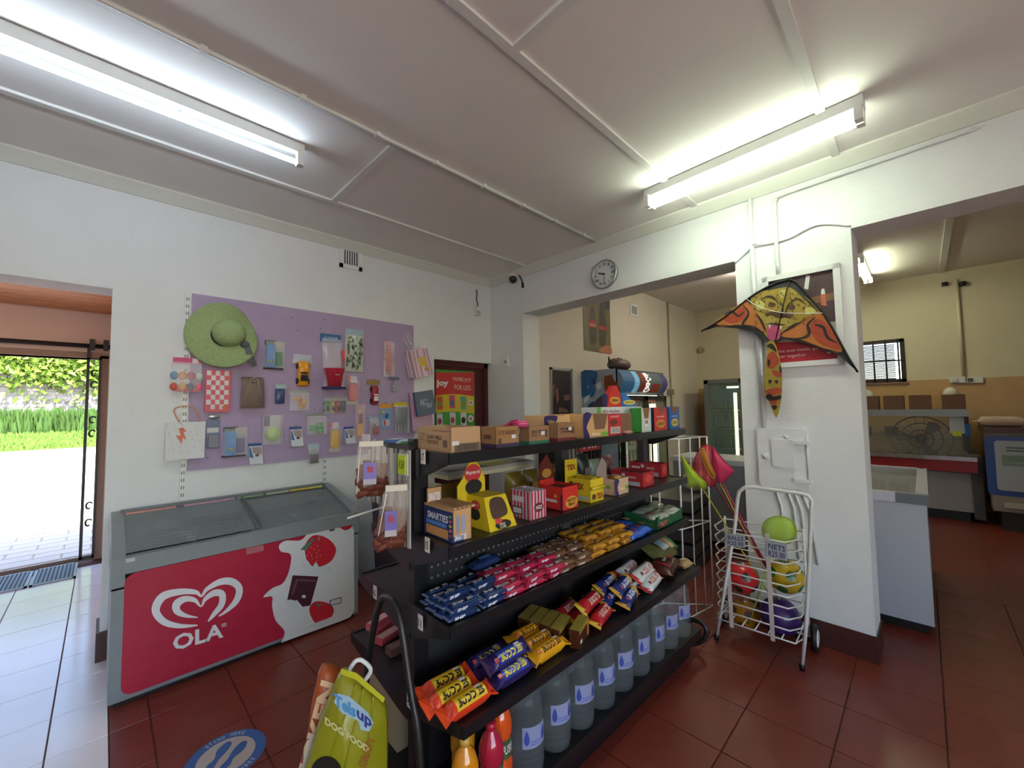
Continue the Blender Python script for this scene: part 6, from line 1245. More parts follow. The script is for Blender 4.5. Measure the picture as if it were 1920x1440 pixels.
# white and green flat box lying across, two packs standing behind it
ly = .15; x0, x1 = lx_of(1122, ly), lx_of(1206, ly); zb = pN(1160, 779, g(0, ly, 0), gy_).z; zt2 = pN(1160, 763, g(0, ly, 0), gy_).z
t = gthing('flat_box', 'long white and green box lying on top of the display boxes', 'carton', (x0+x1)/2, ly, zb); w_ = (x1-x0)/2; h = zt2-zb
b = MB(); b.box(-w_, 0, 0, w_, .10, h); obj('carton_walls', b, paper('#d8dad6', .45), t, bevel=.002); F1 = FR(w_, h); rect(t, 'green_end', '#57a24a', F1, 0, 0, .08, 1); ftext(t, '48 x 18 g Bars', '#b04a4a', F1, .12, .3, .48, .7, .01); ftext(t, 'TORTILLA', '#3a3f44', F1, .7, .3, .98, .72, .01)
for s_ in (-.8, .8): b = MB(); b.box(s_*w_-.012, .02, Z1-zb+.0, s_*w_+.012, .09, .0); obj('card_support', b, CARD2, t)
for lab, px_, c, c2, tx, tilt in (('red snack pack standing on the long white box', (1143, 1171, 764, 723), '#bf2f2c', '#c98f3f', 'ZEBRA', .1), ('blue snack pack leaning beside the red pack on the white box', (1168, 1200, 765, 736), '#2f6fb5', '#d2c162', 'MILKY', .4)):
    x0, x1 = lx_of(px_[0], ly+.03), lx_of(px_[1], ly+.03); h2 = pN(1160, px_[3], g(0, ly, 0), gy_).z-zt2
    t = gthing('snack_pack', lab, 'pack', (x0+x1)/2, ly+.03, zt2+.001); w_ = (x1-x0)/2
    sl = .55 if tilt < .2 else .45; ap = .1 if tilt < .2 else -.7
    pl = [(-w_, 0), (w_, 0), (w_*.8 if tilt < .2 else w_*.3, h2*sl), (w_*(ap+.25), h2), (w_*(ap-.25), h2), (-w_*.8, h2*sl)]
    b = MB(); b.prism(pl, lambda x, z: V((x, 0, z)), lambda x, z: V((x, .03, z))); obj('pack_body', b, paper(c, .4), t); F1 = FR(w_, h2)
    decal(t, 'gold_print', paper(c2), [circle(.5, .3, .36, .18)], F1); ftext(t, tx, '#4a2a1c', up2(F1, -.001, 1), .25, .25, .75, .36); b = MB(); b.box(-w_-.004, .002, 0, -w_+.004, .03, h2*.6); obj('pack_side', b, paper('#3a2f5a' if tilt < .2 else '#cfd6d8'), t)
# small things at the near rear end of the top shelf
for k, (px_, py_, c, nm, lab) in enumerate(((722, 822, '#3f6a9c', 'blue_packet', 'flat blue packet lying at the near end of the top shelf'), (750, 822, '#b9c9d6', 'white_packet', 'white and blue packet at the near end of the top shelf'), (768, 824, '#2f7a3f', 'green_packet', 'green packet tucked beside the first brown carton'), (784, 830, '#c98a2a', 'yellow_packet', 'yellow packet tucked behind the first brown carton'))):
    P = pX(px_, py_+6, .84); l = gl(P); t = gthing(nm, lab, 'packet', .04+.03*(k % 2), min(.44, l.y), Z1+.001, .4)
    b = MB(); b.pack(.10, .07, .028, 10, 10); obj('wrapper', b, gloss(c), t); b = MB(); b.box(-.03, -.02, .0275, .03, .02, .0285); obj('label', b, paper('#cfd2d2'), t)
# ------------------------------------------------------------------ second shelf
t, w_, dp, h = carton('navy and biscuit coloured chocolate box at the near end of the second shelf', 795, 849, 883, .1, Z2, '#c29668', None, ly=.03, ytop=957, open_=False)
L1 = LF(w_, dp, h); L2 = up2(L1, -.001, 0); F1 = FR(w_, h); F2 = up2(F1, -.001, 1)
rect(t, 'navy_print', '#232f63', L1, 0, 0, 1, .97); rect(t, 'biscuit_print', '#c98f55', L2, .1, .06, .86, .36); ftext(t, 'SMARTIES', '#d7dae6', L2, .14, .58, .86, .82, .03, it=.1); rect(t, 'blue_print', '#4f7fc0', L2, .1, .40, .8, .54)
rect(t, 'navy_print', '#232f63', F1, 0, 0, .55, .22); ftext(t, 'SMARTIES', '#e2e4ea', F2, .04, .06, .72, .24, .03); rect(t, 'silver_print', '#7f8fa8', F1, .16, .3, .34, .85); rect(t, 'silver_print', '#8f9db5', F1, .46, .3, .64, .85)
for k, c in enumerate(('#5fa84a', '#c9563f', '#c9b03f', '#c96a8a', '#b8443a')): decal(t, 'sweet_print', paper(c), [circle(.93, .82-.15*k, .045, .05, 10)], L2)
for k in range(5): b = MB(); b.box(-w_+.01+.02*k*w_/.04, .01, h, -w_+.024+.02*k*w_/.04, dp-.01, h+.008); obj('bar_top', b, paper('#b58a60'), t)
x_ = -w_; b = MB(); b.box(-w_*.9, dp-.02, h, w_*.6, dp-.012, h+.055); hd = obj('display_flap', b, paper('#c29668'), t); ftext(hd, 'SMARTIES', '#e2e4ea', lambda u, v: V((-w_*.85+1.3*w_*u, dp-.0215, h+.008+.03*v)), 0, 0, 1, 1, .03)
# yellow sloped display with round sign
ly = .03; x0, x1 = lx_of(918, ly), lx_of(968, ly); 
t = gthing('sweet_display', 'yellow sloping cardboard sweet display with a red round sign', 'display box', (x0+x1)/2, ly, Z2+.001); w_ = (x1-x0)/2; h = .115; dp = .15; YC = paper('#d8bd22', .4)
b = MB(); b.hexa([(-w_, 0, 0), (w_, 0, 0), (w_, dp, 0), (-w_, dp, 0)], [(-w_*.8, .05, h), (w_*.8, .05, h), (w_*.8, dp, h), (-w_*.8, dp, h)]); obj('display_body', b, YC, t, bevel=.002)
Fs = lambda d: (lambda u, v: V((-w_*(1-.2*v)+2*w_*(1-.2*v)*u, .05*v-.0015-d, h*v))); decal(t, 'cut_out', paper('#4a3426'), [smooth([(.18, .38), (.22, .9), (.78, .9), (.82, .45), (.5, .34)], 4)], Fs(0))
decal(t, 'black_print', paper('#1d1b18'), [circle(.52, .14, .3, .13)], Fs(0)); decal(t, 'red_print', paper('#c23a38'), [circle(.38, .26, .14, .08)], Fs(.001)); ftext(t, 'WINE', '#d9d2b0', Fs(.002), .36, .12, .58, .19); ftext(t, 'GUMS', '#d9d2b0', Fs(.002), .36, .04, .6, .11)
LS = lambda d: (lambda u, v: V((-w_*(1-.2*v)-.0015-d, dp+( .05*v-dp)*u, h*v))); decal(t, 'black_print', paper('#1d1b18'), [circle(.42, .44, .26, .2)], LS(0)); decal(t, 'red_print', paper('#c23a38'), [circle(.5, .72, .24, .14)], LS(.001)); ftext(t, 'Maynards', '#e0c8b8', LS(.002), .3, .68, .7, .76)
hz2 = pN(900, 868, g(0, .12, 0), gy_).z-Z2; b = MB(); Hd = [(-w_*1.5, .0), (-w_*1.5, hz2*.62), (-w_*1.1, hz2*.74)]+[(-w_*.35+w_*.62*math.cos(a), hz2*.78+hz2*.22*math.sin(a)) for a in (2.9, 2.4, 1.9, 1.57, 1.2, .7, .2)]+[(w_*.55, hz2*.70), (w_*.55, 0)]
b.prism(Hd, lambda x, z: V((x, dp+.002, z)), lambda x, z: V((x, dp+.006, z))); bk = obj('display_back', b, YC, t)
fb2 = lambda d: (lambda u, v: V((u, dp+.0005-d, v))); decal(bk, 'red_print', paper('#bf3236'), [circle(-w_*.4, hz2*.80, w_*.62, hz2*.15)], fb2(0)); text(bk, 'Maynards', paper('#e2cfc8'), lambda u, v: V((-w_*.92+1.04*w_*u, dp-.0015, hz2*.77+hz2*.08*v)), .02); decal(bk, 'black_print', paper('#1d1b18'), [circle(-w_*.35, hz2*.58, w_*.62, hz2*.12)], fb2(.001))
# red and white striped box
t, w_, dp, h = carton('red and white striped sweet box on the second shelf', 957, 994, 1023, .1, Z2, '#c3bcc0', None, ly=.03, ytop=921)
L1 = LF(w_, dp, h); L2 = up2(L1, -.001, 0); F1 = FR(w_, h); F2 = up2(F1, -.001, 1)
for k in range(5): rect(t, 'red_stripe', '#b3203c', F1, .04+.2*k, 0, .14+.2*k, 1)
for k in range(6): rect(t, 'red_stripe', '#b3203c', L1, .02+.165*k, 0, .105+.165*k, 1)
rect(t, 'white_panel', '#d3cfd2', L2, .1, .6, .7, .8); rect(t, 'black_panel', '#29242a', L2, .12, .14, .62, .42); rect(t, 'white_panel', '#c9c6c9', up2(L2, -.001, 0), .16, .18, .58, .38); decal(t, 'round_print', paper('#6e1d2c'), [circle(.5, .42, .3, .17)], F2); ftext(t, 'FIZZ', '#e3d3d6', up2(F2, -.001, 1), .3, .36, .7, .48, .03)
for k in range(6): b = MB(); b.pack(.085, .02, .012, 8, 6); o = obj('sweet_tube', b, gloss('#b8a5a8'), t); o.location = (0, .02+.02*k, h*.9); o.rotation_euler = (0, .1, .2*(k % 3))
# red tray with header
t, w_, dp, h = carton('bright red snack tray with a tall header on the second shelf', 1010, 1054, 1083, .1, Z2, '#c8281f', None, ly=.03, ytop=912, inner='#5c3a2c')
L1 = LF(w_, dp, h); L2 = up2(L1, -.001, 0); F1 = FR(w_, h); F2 = up2(F1, -.001, 1); decal(t, 'gold_print', paper('#c9903a'), [circle(.56, .32, .4, .26)], F1); ftext(t, 'NUTTY', '#5e2416', F2, .26, .34, .86, .48, .03, it=.1); ftext(t, 'BAR', '#5e2416', F2, .36, .18, .76, .30, .03); rect(t, 'navy_edge', '#2b2350', L1, .93, 0, 1, .7); rect(t, 'white_panel', '#cdbfc0', L1, .2, .32, .78, .44); decal(t, 'gold_print', paper('#d0a02f'), [circle(.72, .6, .06, .08, 8)], L1)
b = MB(); hh = pN(1000, 852, g(0, .2, 0), gy_).z-Z2; b.prism([(-w_, 0), (w_*.8, 0), (w_*.8, hh*.55), (w_*.7, hh*.75), (.0, hh), (-w_*.9, hh*.8), (-w_, hh*.55)], lambda x, z: V((x, dp-.004, z)), lambda x, z: V((x, dp, z))); hd = obj('header_card', b, paper('#5e1f1c', .4), t); decal(hd, 'red_print', paper('#c8281f'), [[(-w_, .0), (w_*.8, 0), (w_*.8, hh*.5), (-w_, hh*.5)]], lambda x, z: V((x, dp-.005, z))); decal(hd, 'gold_print', paper('#a8752e'), [circle(-w_*.1, hh*.62, w_*.6, hh*.09)], lambda x, z: V((x, dp-.006, z)))
# yellow box
t, w_, dp, h = carton('yellow chocolate bar box with red lettering on the second shelf', 1062, 1106, 1131, .1, Z2, '#d3b820', None, ly=.03, ytop=898, inner='#b8a02a')
L1 = LF(w_, dp, h); F1 = FR(w_, h); F2 = up2(F1, -.001, 1); L2 = up2(L1, -.001, 0); ftext(t, 'TEX', '#8e2a1f', L1, .36, .52, .76, .80, .04, it=.15); decal(t, 'sun_print', paper('#5a2f1c'), [circle(.22, .7, .1, .14, 10)], L1); rect(t, 'white_panel', '#aab0a8', L1, .5, .1, .95, .26); ftext(t, 'TEX', '#8e2a1f', F1, .45, .12, .95, .36, .04); decal(t, 'sun_print', paper('#5a2f1c'), [circle(.26, .24, .15, .13, 10)], F1)
hh = pN(1068, 862, g(0, .16, 0), gy_).z-Z2; b = MB(); b.box(-w_-.012, dp-.004, 0, w_*.5, dp, hh); hd = obj('header_card', b, paper('#cdb322', .4), t); ftext(hd, 'TEX', '#8e2a1f', lambda u, v: V((-w_+w_*1.3*u, dp-.006, hh*.72+hh*.14*v)), 0, 0, 1, 1, .04)
for k in range(4): b = MB(); b.pack(.09, .022, .02, 8, 8); o = obj('chocolate_bar', b, gloss('#bfa52a'), t); o.location = (.0, .02+.026*k, h*.86); o.rotation_euler = (0, 0, .15)
b = MB(); b.tube([(-w_, -.006, h*.62), (w_, -.006, h*.62)], .008, 8); obj('front_roll', b, paper('#cdb322', .4), t)
# cream and purple box
t, w_, dp, h = carton('cream and purple chocolate box on the second shelf', 1131, 1153, 1178, .1, Z2, '#c7a886', None, ly=.03, ytop=897, inner='#a8885a')
F1 = FR(w_, h); F2 = up2(F1, -.001, 1); L1 = LF(w_, dp, h); decal(t, 'purple_print', paper('#3a2a66'), [smooth([(0, 1), (.3, .9), (.16, .5), (.24, .1), (.24, 0), (0, 0)], 3)], F1); rect(t, 'green_print', '#7aa24a', F1, .74, .3, .98, .5); rect(t, 'green_print', '#6f9a44', L1, .2, .38, .6, .6); ftext(t, 'Astros', '#efe0c8', F2, .34, .3, .7, .46)
hh = pN(1098, 858, g(0, .16, 0), gy_).z-Z2; b = MB(); b.prism([(-w_*2.1, 0), (-w_*.6, 0), (-w_*.6, hh*.8), (-w_*1.2, hh), (-w_*2.0, hh*.7)], lambda x, z: V((x, dp-.004, z)), lambda x, z: V((x, dp, z))); obj('header_card', b, paper('#97877f', .4), t)
for k in range(3): b = MB(); b.pack(.07, .03, .022, 8, 8); o = obj('chocolate_bar', b, gloss(('#c9963f', '#8a5a3f', '#c9a45a')[k]), t); o.location = (.0, .03+.03*k, h*.84); o.rotation_euler = (0, 0, .4*k)
# two flat red boxes
for lab, a, q, c_, yt, l in (('flat red chocolate tray at the far part of the second shelf', 1145, 1205, 1226, 885, .03), ('flat dark red chocolate tray at the far end of the second shelf', 1182, 1240, 1252, 869, .10)):
    t, w_, dp, h = carton(lab, a, q, c_, .06, Z2, '#a8232b', None, ly=l, ytop=yt, inner='#5e4034'); L1 = LF(w_, dp, h); F1 = FR(w_, h)
    rect(t, 'white_panel', '#a9aab0', L1, .5, .08, .92, .36); decal(t, 'round_print', paper('#c3b0b0'), [circle(.42, .74, .06, .14, 10)], L1); rect(t, 'print_line', '#c58a8a', L1, .55, .55, .8, .7); decal(t, 'red_print', paper('#c9483f'), [circle(.5, .55, .3, .3, 10)], F1); rect(t, 'print_line', '#d8b8b8', L1, .06, .54, .34, .7)
# things on the rear side of the second level, seen through
b = MB()
for k, (x, y, c, sz, lab) in enumerate(((.05, .33, '#9a6a22', (.12, .10, .15), 'bulky orange brown sachet at the near end behind the second shelf'), (.20, .34, '#8a6b24', (.12, .10, .15), 'yellow brown sachet, second of the row behind the second shelf'), (.34, .35, '#7d6420', (.12, .10, .16), 'olive yellow sachet, third of the row behind the second shelf'), (.62, .36, '#8f7a2c', (.11, .09, .15), 'yellow sachet behind the striped sweet box'), (.74, .36, '#7a6424', (.11, .09, .15), 'dull yellow sachet behind the red snack tray'), (.96, .36, '#6e5c24', (.12, .09, .16), 'dull yellow sachet behind the yellow chocolate box'))):
    t = gthing('spice_sachet', lab, 'sachet', x+.06, y+.05, Z2-.028, 0, 'yellow brown sachets on the rear of the second level'); b = MB(); b.pillow(sz[0], sz[2], sz[1]); obj('sachet', b, gloss(c, .35), t); b = MB(); b.box(-sz[0]*.3, -sz[1]*.5-.004, sz[2]*.35, sz[0]*.3, -sz[1]*.5+.001, sz[2]*.62); obj('label', b, paper('#a8823a'), t)
x0, x1 = lx_of(826, .42), lx_of(985, .42)
t = gthing('flat_carton', 'long shallow cream carton lying across the sachets behind the second shelf', 'carton', (x0+x1)/2, .36, Z2+.142); w_ = (x1-x0)/2
b = MB(); b.box(-w_, 0, 0, w_, .22, .018); obj('tray', b, paper('#b3ab8a'), t); b = MB(); b.box(-w_-.003, -.003, .018, w_+.003, .223, .034); obj('lid', b, paper('#8f8c84'), t, bevel=.002); b = MB(); b.box(-w_*.1, .02, .034, w_*.6, .14, .036); obj('yellow_note', b, paper('#b5ad62'), t)
for k, (x, c, hh, lab) in enumerate(((1.12, '#3a2730', .17, 'dark maroon pouch behind the cream and purple box'), (1.24, '#2c3330', .19, 'black pouch behind the flat red trays'), (1.36, '#7d8a78', .15, 'pale green jar like pouch behind the flat red trays'), (1.50, '#7a4a4a', .16, 'dusty pink pouch at the far rear of the second level'))):
    t = gthing('snack_pouch', lab, 'pouch', x, .40, Z2-.028); b = MB(); b.pillow(.12, hh, .08); obj('pouch', b, gloss(c, .4), t); b = MB(); b.box(-.03, -.046, hh*.4, .03, -.036, hh*.6); obj('label', b, paper('#8a7a78'), t)
# ------------------------------------------------------------------ third shelf: wrapped bars in piles
def bar(c, c2, c3, txt, L=.125, W_=.042, H=.024, tc='#dfe2ea', sticker=True):
    b = MB(); b.pack(L, W_, H, 14, 12, .009); o = obj('snack_bar', b, gloss(c, .22))
    for s in (-1, 1):
        e = MB(); x = s*(L/2-.006); e.box(x-.006, -W_*.56, H*.44, x+.006, W_*.56, H*.56); obj('crimped_end', e, gloss(c3, .2), o)
    ft = lambda u, v: V((-L*.36+L*.72*u, -W_*.30+W_*.60*v, H*1.012))
    decal(o, 'wrapper_band', gloss(c2, .22), [[(-.06, -.15), (1.06, -.15), (1.06, .22), (-.06, .22)]], ft)
    text(o, txt[0], paper(tc, .3), lambda u, v: ft(.02+.52*u, .30+.60*v)+V((0, 0, .0006)), .04, .2)
    text(o, txt[1], paper(tc, .3), lambda u, v: ft(.66+.30*u, .36+.56*v)+V((0, 0, .0006)), .04, .2)
    if sticker: decal(o, 'price_sticker', paper('#d6d0d6'), [[(.72, .7), (.94, .7), (.94, 1.1), (.72, 1.1)]], lambda u, v: ft(u, v)+V((0, 0, .0012)))
    fs = lambda u, v: V((-L*.34+L*.68*u, -W_*.5-.0005-.002*0, H*.3+H*.4*v)); text(o, txt[0], paper(tc, .3), lambda u, v: fs(.05+.5*u, v), .04, .2)
    return o
rnd = random.Random(21)
OR = ['first', 'second', 'third', 'fourth']
def pile(proto, what, group, x0, cols, L, rows, y0, dy, H, z, jit=.009, tilt=.085, layers=lambda r: 2):
    n = 0
    for c in range(cols):
        for r in range(rows):
            for k in range(layers(r)):
                loc = g(x0+L*(c+.5)+rnd.uniform(-jit, jit), y0+dy*r+rnd.uniform(-.003, .003), z+.0015+H*.97*k)
                rot = (rnd.uniform(-tilt, tilt)*.6, rnd.uniform(-tilt, tilt)*.5, GAN+rnd.uniform(-tilt, tilt)*1.6)
                if n == 0: o = proto; o.location = loc; o.rotation_euler = rot
                else: o = dup(proto, loc, rot=rot)
                tag(o, '%s, %s column, %s row from the shelf edge, %s layer up' % (what, OR[c], OR[r], OR[k]), 'snack bar', group)
                n += 1
lay = lambda r: (1, 2, 2, 2, 2)[min(r, 4)]
BX = [lx_of(px, .03) for px in (836, 936, 1047, 1108, 1172)]
pile(bar('#1d2f5e', '#4f78a8', '#6f82a8', ('SHIP', 'JO')), 'navy wrapped snack bar', 'navy snack bars on the third shelf', .012, 2, .128, 4, .032, .05, .024, Z3, layers=lambda r: (2, 3, 2, 2)[r])
pile(bar('#b02548', '#d9566f', '#c93a5c', ('SHIP', 'JO'), L=.118), 'pinkish red wrapped snack bar', 'pinkish red snack bars on the third shelf', BX[1]-.01, 3, .122, 4, .030, .05, .024, Z3, layers=lambda r: (2, 3, 3, 2)[r])
pile(bar('#6b4a38', '#b07f4e', '#8a5a3c', ('CAKE', 'JO'), L=.115, tc='#d8cfc4'), 'brown wrapped snack bar', 'brown snack bars on the third shelf', BX[2]-.035, 2, .12, 4, .030, .05, .024, Z3, layers=lambda r: (2, 3, 3, 3)[r])
pile(bar('#c08a2c', '#d8ae4a', '#9a5f22', ('GOLD', 'JO'), L=.12, W_=.05, H=.03, tc='#6b3a1c'), 'golden wrapped biscuit pack', 'golden biscuit packs on the third shelf', BX[3]-.03, 3, .125, 4, .034, .054, .03, Z3, layers=lambda r: (2, 3, 3, 3)[r])
def softbag(name, lab, cat, lx, ly, z, L, W_, H, c, bits, rz=0, rx=0, grp=None):
    t = gthing(name, lab, cat, lx, ly, z+.002, rz, grp); t.rotation_euler.x = rx
    b = MB(); b.pack(L, W_, H, 16, 14, .014, 2.3)
    for v in b.bm.verts: v.co.z += .004*math.sin(55*v.co.x+30*v.co.y); v.co.z = max(0, v.co.z)
    obj('bag', b, gloss(c, .25), t)
    for nm, cc, u0, v0, u1, v1 in bits:
        q = [(u0, v0), ((u0+u1)/2, v0-.03), (u1, v0), (u1, v1), ((u0+u1)/2, v1+.03), (u0, v1)]
        top = lambda u, v: V(((u-.5)*L*.92, (v-.5)*W_*.8, H*(.5+.5*max(0, 1-abs(2*(v-.5)*.8)**2.3)**.435)+.0055))
        mb = MB(); n = 5
        for i in range(n):
            for j in range(3):
                uu = lambda k: u0+(u1-u0)*k/n; vv = lambda k: v0+(v1-v0)*k/3
                mb.face([top(uu(i), vv(j)), top(uu(i+1), vv(j)), top(uu(i+1), vv(j+1)), top(uu(i), vv(j+1))])
        obj(nm, mb, gloss(cc, .3), t, weld=True)
    return t
xb = lx_of(1190, .06)
softbag('biscuit_bag', 'bright blue biscuit bag with red band, front one on the third shelf', 'biscuits', lx_of(1188, .05), .055, Z3, .24, .10, .05, '#2a5ab8', [('red_band', '#b8344a', .26, .0, .33, 1.0), ('red_logo', '#c23a48', .5, .15, .62, .5), ('biscuit_print', '#b8814a', .82, .3, .95, .8)], .05)
softbag('biscuit_bag', 'blue biscuit bag lying behind the front blue bag on the third shelf', 'biscuits', lx_of(1188, .05)+.02, .165, Z3, .24, .10, .05, '#2b4fa8', [('red_band', '#a8344a', .26, .0, .33, 1.0), ('biscuit_print', '#c09a62', .78, .2, .95, .8)], .0)
softbag('snack_bag', 'small brown and red snack bag right of the blue biscuit bags', 'snack', lx_of(1232, .05), .05, Z3, .15, .085, .045, '#8a5a4a', [('red_print', '#c4452f', .3, .2, .6, .8), ('white_print', '#c9c0b8', .65, .1, .9, .5)], .2)
t = gthing('green_tray', 'dark green open carton of clear packets at the far end of the third shelf', 'carton', 1.56, .02, Z3+.001)
b = MB()
for q in ((-.15, 0, .17, .005), (-.15, .2, .17, .205), (-.15, 0, -.145, .2), (.165, 0, .17, .2)): b.box(q[0], q[1], 0, q[2], q[3], .07)
b.box(-.15, 0, 0, .17, .2, .005); obj('carton_walls', b, paper('#1f5a36', .5), t)
for k in range(6):
    o = softbag('clear_packet', 'clear pale packet in the dark green carton, %s from the left' % ['first', 'second', 'third', 'fourth', 'fifth', 'sixth'][k], 'snack', 1.46+.04*k, .06+.1*(k % 2), Z3+.045, .16, .09, .035, '#a9b0a0', [('green_print', '#3f8a5a', .6, .2, .9, .8), ('orange_print', '#c9693f', .3, .3, .45, .6)], .3*(k % 3)-.3, 0, 'clear packets in the green carton')
softbag('blue_tray_pack', 'dark blue packet lying at the back under the second shelf', 'packet', lx_of(905, .2), .20, Z3+.052, .16, .06, .04, '#22345e', [('label', '#4f7fc0', .3, .2, .7, .8)], 0)
# ------------------------------------------------------------------ fourth shelf: biscuit rolls
def roll(c, band, ends, txt, L, R, tc='#2a1d16', logo=None, sticker=True, square=False):
    b = MB(); b.pack(L, 2*R, 2*R, 16, 16, .016, 2.0 if not square else 4.2); o = obj('biscuit_roll', b, gloss(c, .22))
    def cy(u, a, k=1.012): return V(((u-.5)*L, -R*k*math.sin(a), R+R*k*math.cos(a)))
    def cpatch(nm, m, u0, u1, a0, a1, k=1.012):
        mb = MB(); n = 6
        for j in range(n): A0, A1 = a0+(a1-a0)*j/n, a0+(a1-a0)*(j+1)/n; mb.face([cy(u0, A0, k), cy(u1, A0, k), cy(u1, A1, k), cy(u0, A1, k)])
        return obj(nm, mb, m, o, weld=True)
    if not square:
        if band: cpatch('label_band', gloss(band, .25), .2, .84, -.35, 1.25)
        if txt: text(o, txt, paper(tc, .35), lambda u, v: cy(.24+.56*u, 1.0-.85*v, 1.025), .05, .1)
        if logo: cpatch('logo_print', gloss(logo, .25), .10, .19, .3, .8, 1.02)
        if sticker: cpatch('price_sticker', paper('#d9d6d8'), .66, .78, -.25, .1, 1.03)
    for s in (-1, 1):
        e = MB(); x = s*L/2; e.hexa([(x-s*.018, -R*.9, R-.003), (x+s*.012, -R*1.15, R-.012), (x+s*.012, R*1.1, R+.008), (x-s*.018, R*.9, R+.003)], [(x-s*.018, -R*.9, R+.001), (x+s*.012, -R*1.15, R-.008), (x+s*.012, R*1.1, R+.012), (x-s*.018, R*.9, R+.007)]); obj('crimped_end', e, gloss(ends, .2), o)
    return o
def place(proto, items, label, cat, group):
    for n, (x, y, z, rz, rx) in enumerate(items):
        loc = g(x, y, Z4+.002+z); rot = (rx, 0, GAN+rz)
        if n == 0: proto.location = loc; proto.rotation_euler = rot; o = proto
        else: o = dup(proto, loc, rot=rot)
        tag(o, label if isinstance(label, str) else label[n], cat, group)
xr = lambda px, ly=-.02: lx_of(px, ly)
a0, a1 = xr(828), xr(914); L_ = min(.2, a1-a0); c_ = (a0+a1)/2
R_ = .029
place(roll('#d23c1e', '#d8b52a', '#e04a22', 'BUDDIES', L_, R_), [(c_+.0, -.018, 0, .02, 0), (c_-.02, .045, .006, .02, .12), (c_+.0, .11, .002, -.02, .1)], ['red and yellow biscuit roll at the front near end of the fourth shelf', 'red and yellow biscuit roll directly behind the front red one', 'red and yellow biscuit roll, third from the front at the near end'], 'biscuits', 'red and yellow biscuit rolls')
a0, a1 = xr(918), xr(984); c2 = c_+L_+.012
place(roll('#2a2158', '#2c3f96', '#3a2348', 'BUDDIES', L_, R_, '#d8c23a', '#b5484f'), [(c2, -.014, 0, .0, 0), (c2-.0, .05, .0, .02, .1), (c2-.01, .116, 0, -.02, .1), (c2, .02, .05, .02, .3)], ['purple and blue biscuit roll at the shelf front beside the red rolls', 'purple and blue biscuit roll, second from the front', 'purple and blue biscuit roll at the back, partly hidden', 'purple and blue biscuit roll lying on top of two others'], 'biscuits', 'purple and blue biscuit rolls')
c3 = c2+L_+.008
place(roll('#d89a1c', None, '#d89a1c', 'BUDDIES', L_, R_, '#5a3414', '#c45a3a'), [(c3, -.012, .0, .03, 0), (c3-.0, .052, .004, .0, .1), (c3+.01, .115, .01, 0, .1)], ['orange yellow biscuit roll at the shelf front', 'orange yellow biscuit roll behind the front one', 'orange yellow biscuit roll at the back of its row'], 'biscuits', 'orange yellow biscuit rolls')
# brown and gold blocks standing in a row
gb = obj('biscuit_block', (lambda b: (b.box(-.065, -.021, 0, .065, .021, .072), b)[1])(MB()), gloss('#4a2618', .25), None, bevel=.008)
def blockparts(o):
    b = MB(); b.box(-.064, -.0215, .056, .064, .0215, .073); obj('gold_top', b, gloss('#8f8038', .25), o, bevel=.006); b = MB(); b.box(.04, -.0218, .004, .0655, .0218, .066); obj('copper_end', b, gloss('#b06a3a', .25), o, bevel=.004); decal(o, 'white_label', paper('#c9c6c4'), [[(-.06, .02), (-.035, .018), (-.035, .032), (-.06, .034)]], lambda x, z: V((x, -.0232, z)))
blockparts(gb)
cb = xr(1062, -.02)
place(gb, [(cb+.05, -.03, 0, .35, 0), (cb+.0, .035, .0, .32, .08), (cb-.005, .085, 0, .30, .06), (cb-.02, .135, 0, .32, .06), (cb-.03, .185, 0, .3, .04)], ['brown and gold biscuit block set forward at the shelf edge', 'brown and gold biscuit block, first of the standing row', 'brown and gold biscuit block, second of the standing row', 'brown and gold biscuit block, third of the standing row', 'brown and gold biscuit block, rearmost of the standing row'], 'biscuits', 'brown and gold biscuit blocks')
cr_ = xr(1118, -.02)
place(roll('#a81f26', None, '#c9a82a', 'BISCUITS', .17, .031, '#d8b0a8', None, False), [(cr_+.02, -.012, .0, .25, 0), (cr_-.03, .06, .0, .2, .1), (cr_-.05, .13, 0, .2, .1), (cr_-.0, .045, .052, .2, .3)], ['shiny red biscuit roll with yellow ends at the shelf front', 'red biscuit roll with yellow ends behind the front one', 'red biscuit roll with yellow ends at the back of its row', 'red biscuit roll with yellow ends lying on top'], 'biscuits', 'red biscuit rolls with yellow ends')
cn = xr(1168, -.02)
rb = roll('#24306e', None, '#c9963a', 'BAKERS', .17, .031, '#c5cbe0', '#b05a78', False)
b = MB(); b.lathe([(.001, -.0), (.026, .0), (.031, -.008), (.032, -.032)], 16, (.088, 0, .031), 'x'); 
for v in b.bm.verts: pass
obj('gold_cap', b, gloss('#c9963a', .25), rb)
place(rb, [(cn+.03, -.01, .0, .28, 0), (cn-.02, .062, .0, .2, .1), (cn-.03, .135, 0, .2, .1), (cn+.02, .03, .054, .25, .3), (cn-.01, .10, .054, .2, .3)], ['dark blue biscuit roll with golden end at the shelf front', 'dark blue biscuit roll with golden end in the second row', 'dark blue biscuit roll with golden end in the third row', 'dark blue biscuit roll with golden end, front one on top', 'dark blue biscuit roll with golden end, rear one on top'], 'biscuits', 'dark blue biscuit rolls with golden ends')
cw = xr(1212, -.02)
rw = roll('#c9cdcb', '#d3d6d4', '#b02a30', 'CREAMS', .20, .034, '#b8463a', '#5a2a2c', False)
place(rw, [(cw+.04, -.005, .0, .2, 0), (cw-.0, .07, .0, .15, .1), (cw-.02, .145, 0, .15, .1), (cw-.0, .03, .058, .15, .3), (cw-.03, .105, .058, .15, .3)], ['white biscuit roll with red ends at the shelf front', 'white biscuit roll with red ends in the second row', 'white biscuit roll with red ends in the third row', 'white biscuit roll with red ends, front one on top', 'white biscuit roll with red ends, rear one on top'], 'biscuits', 'white biscuit rolls with red ends')
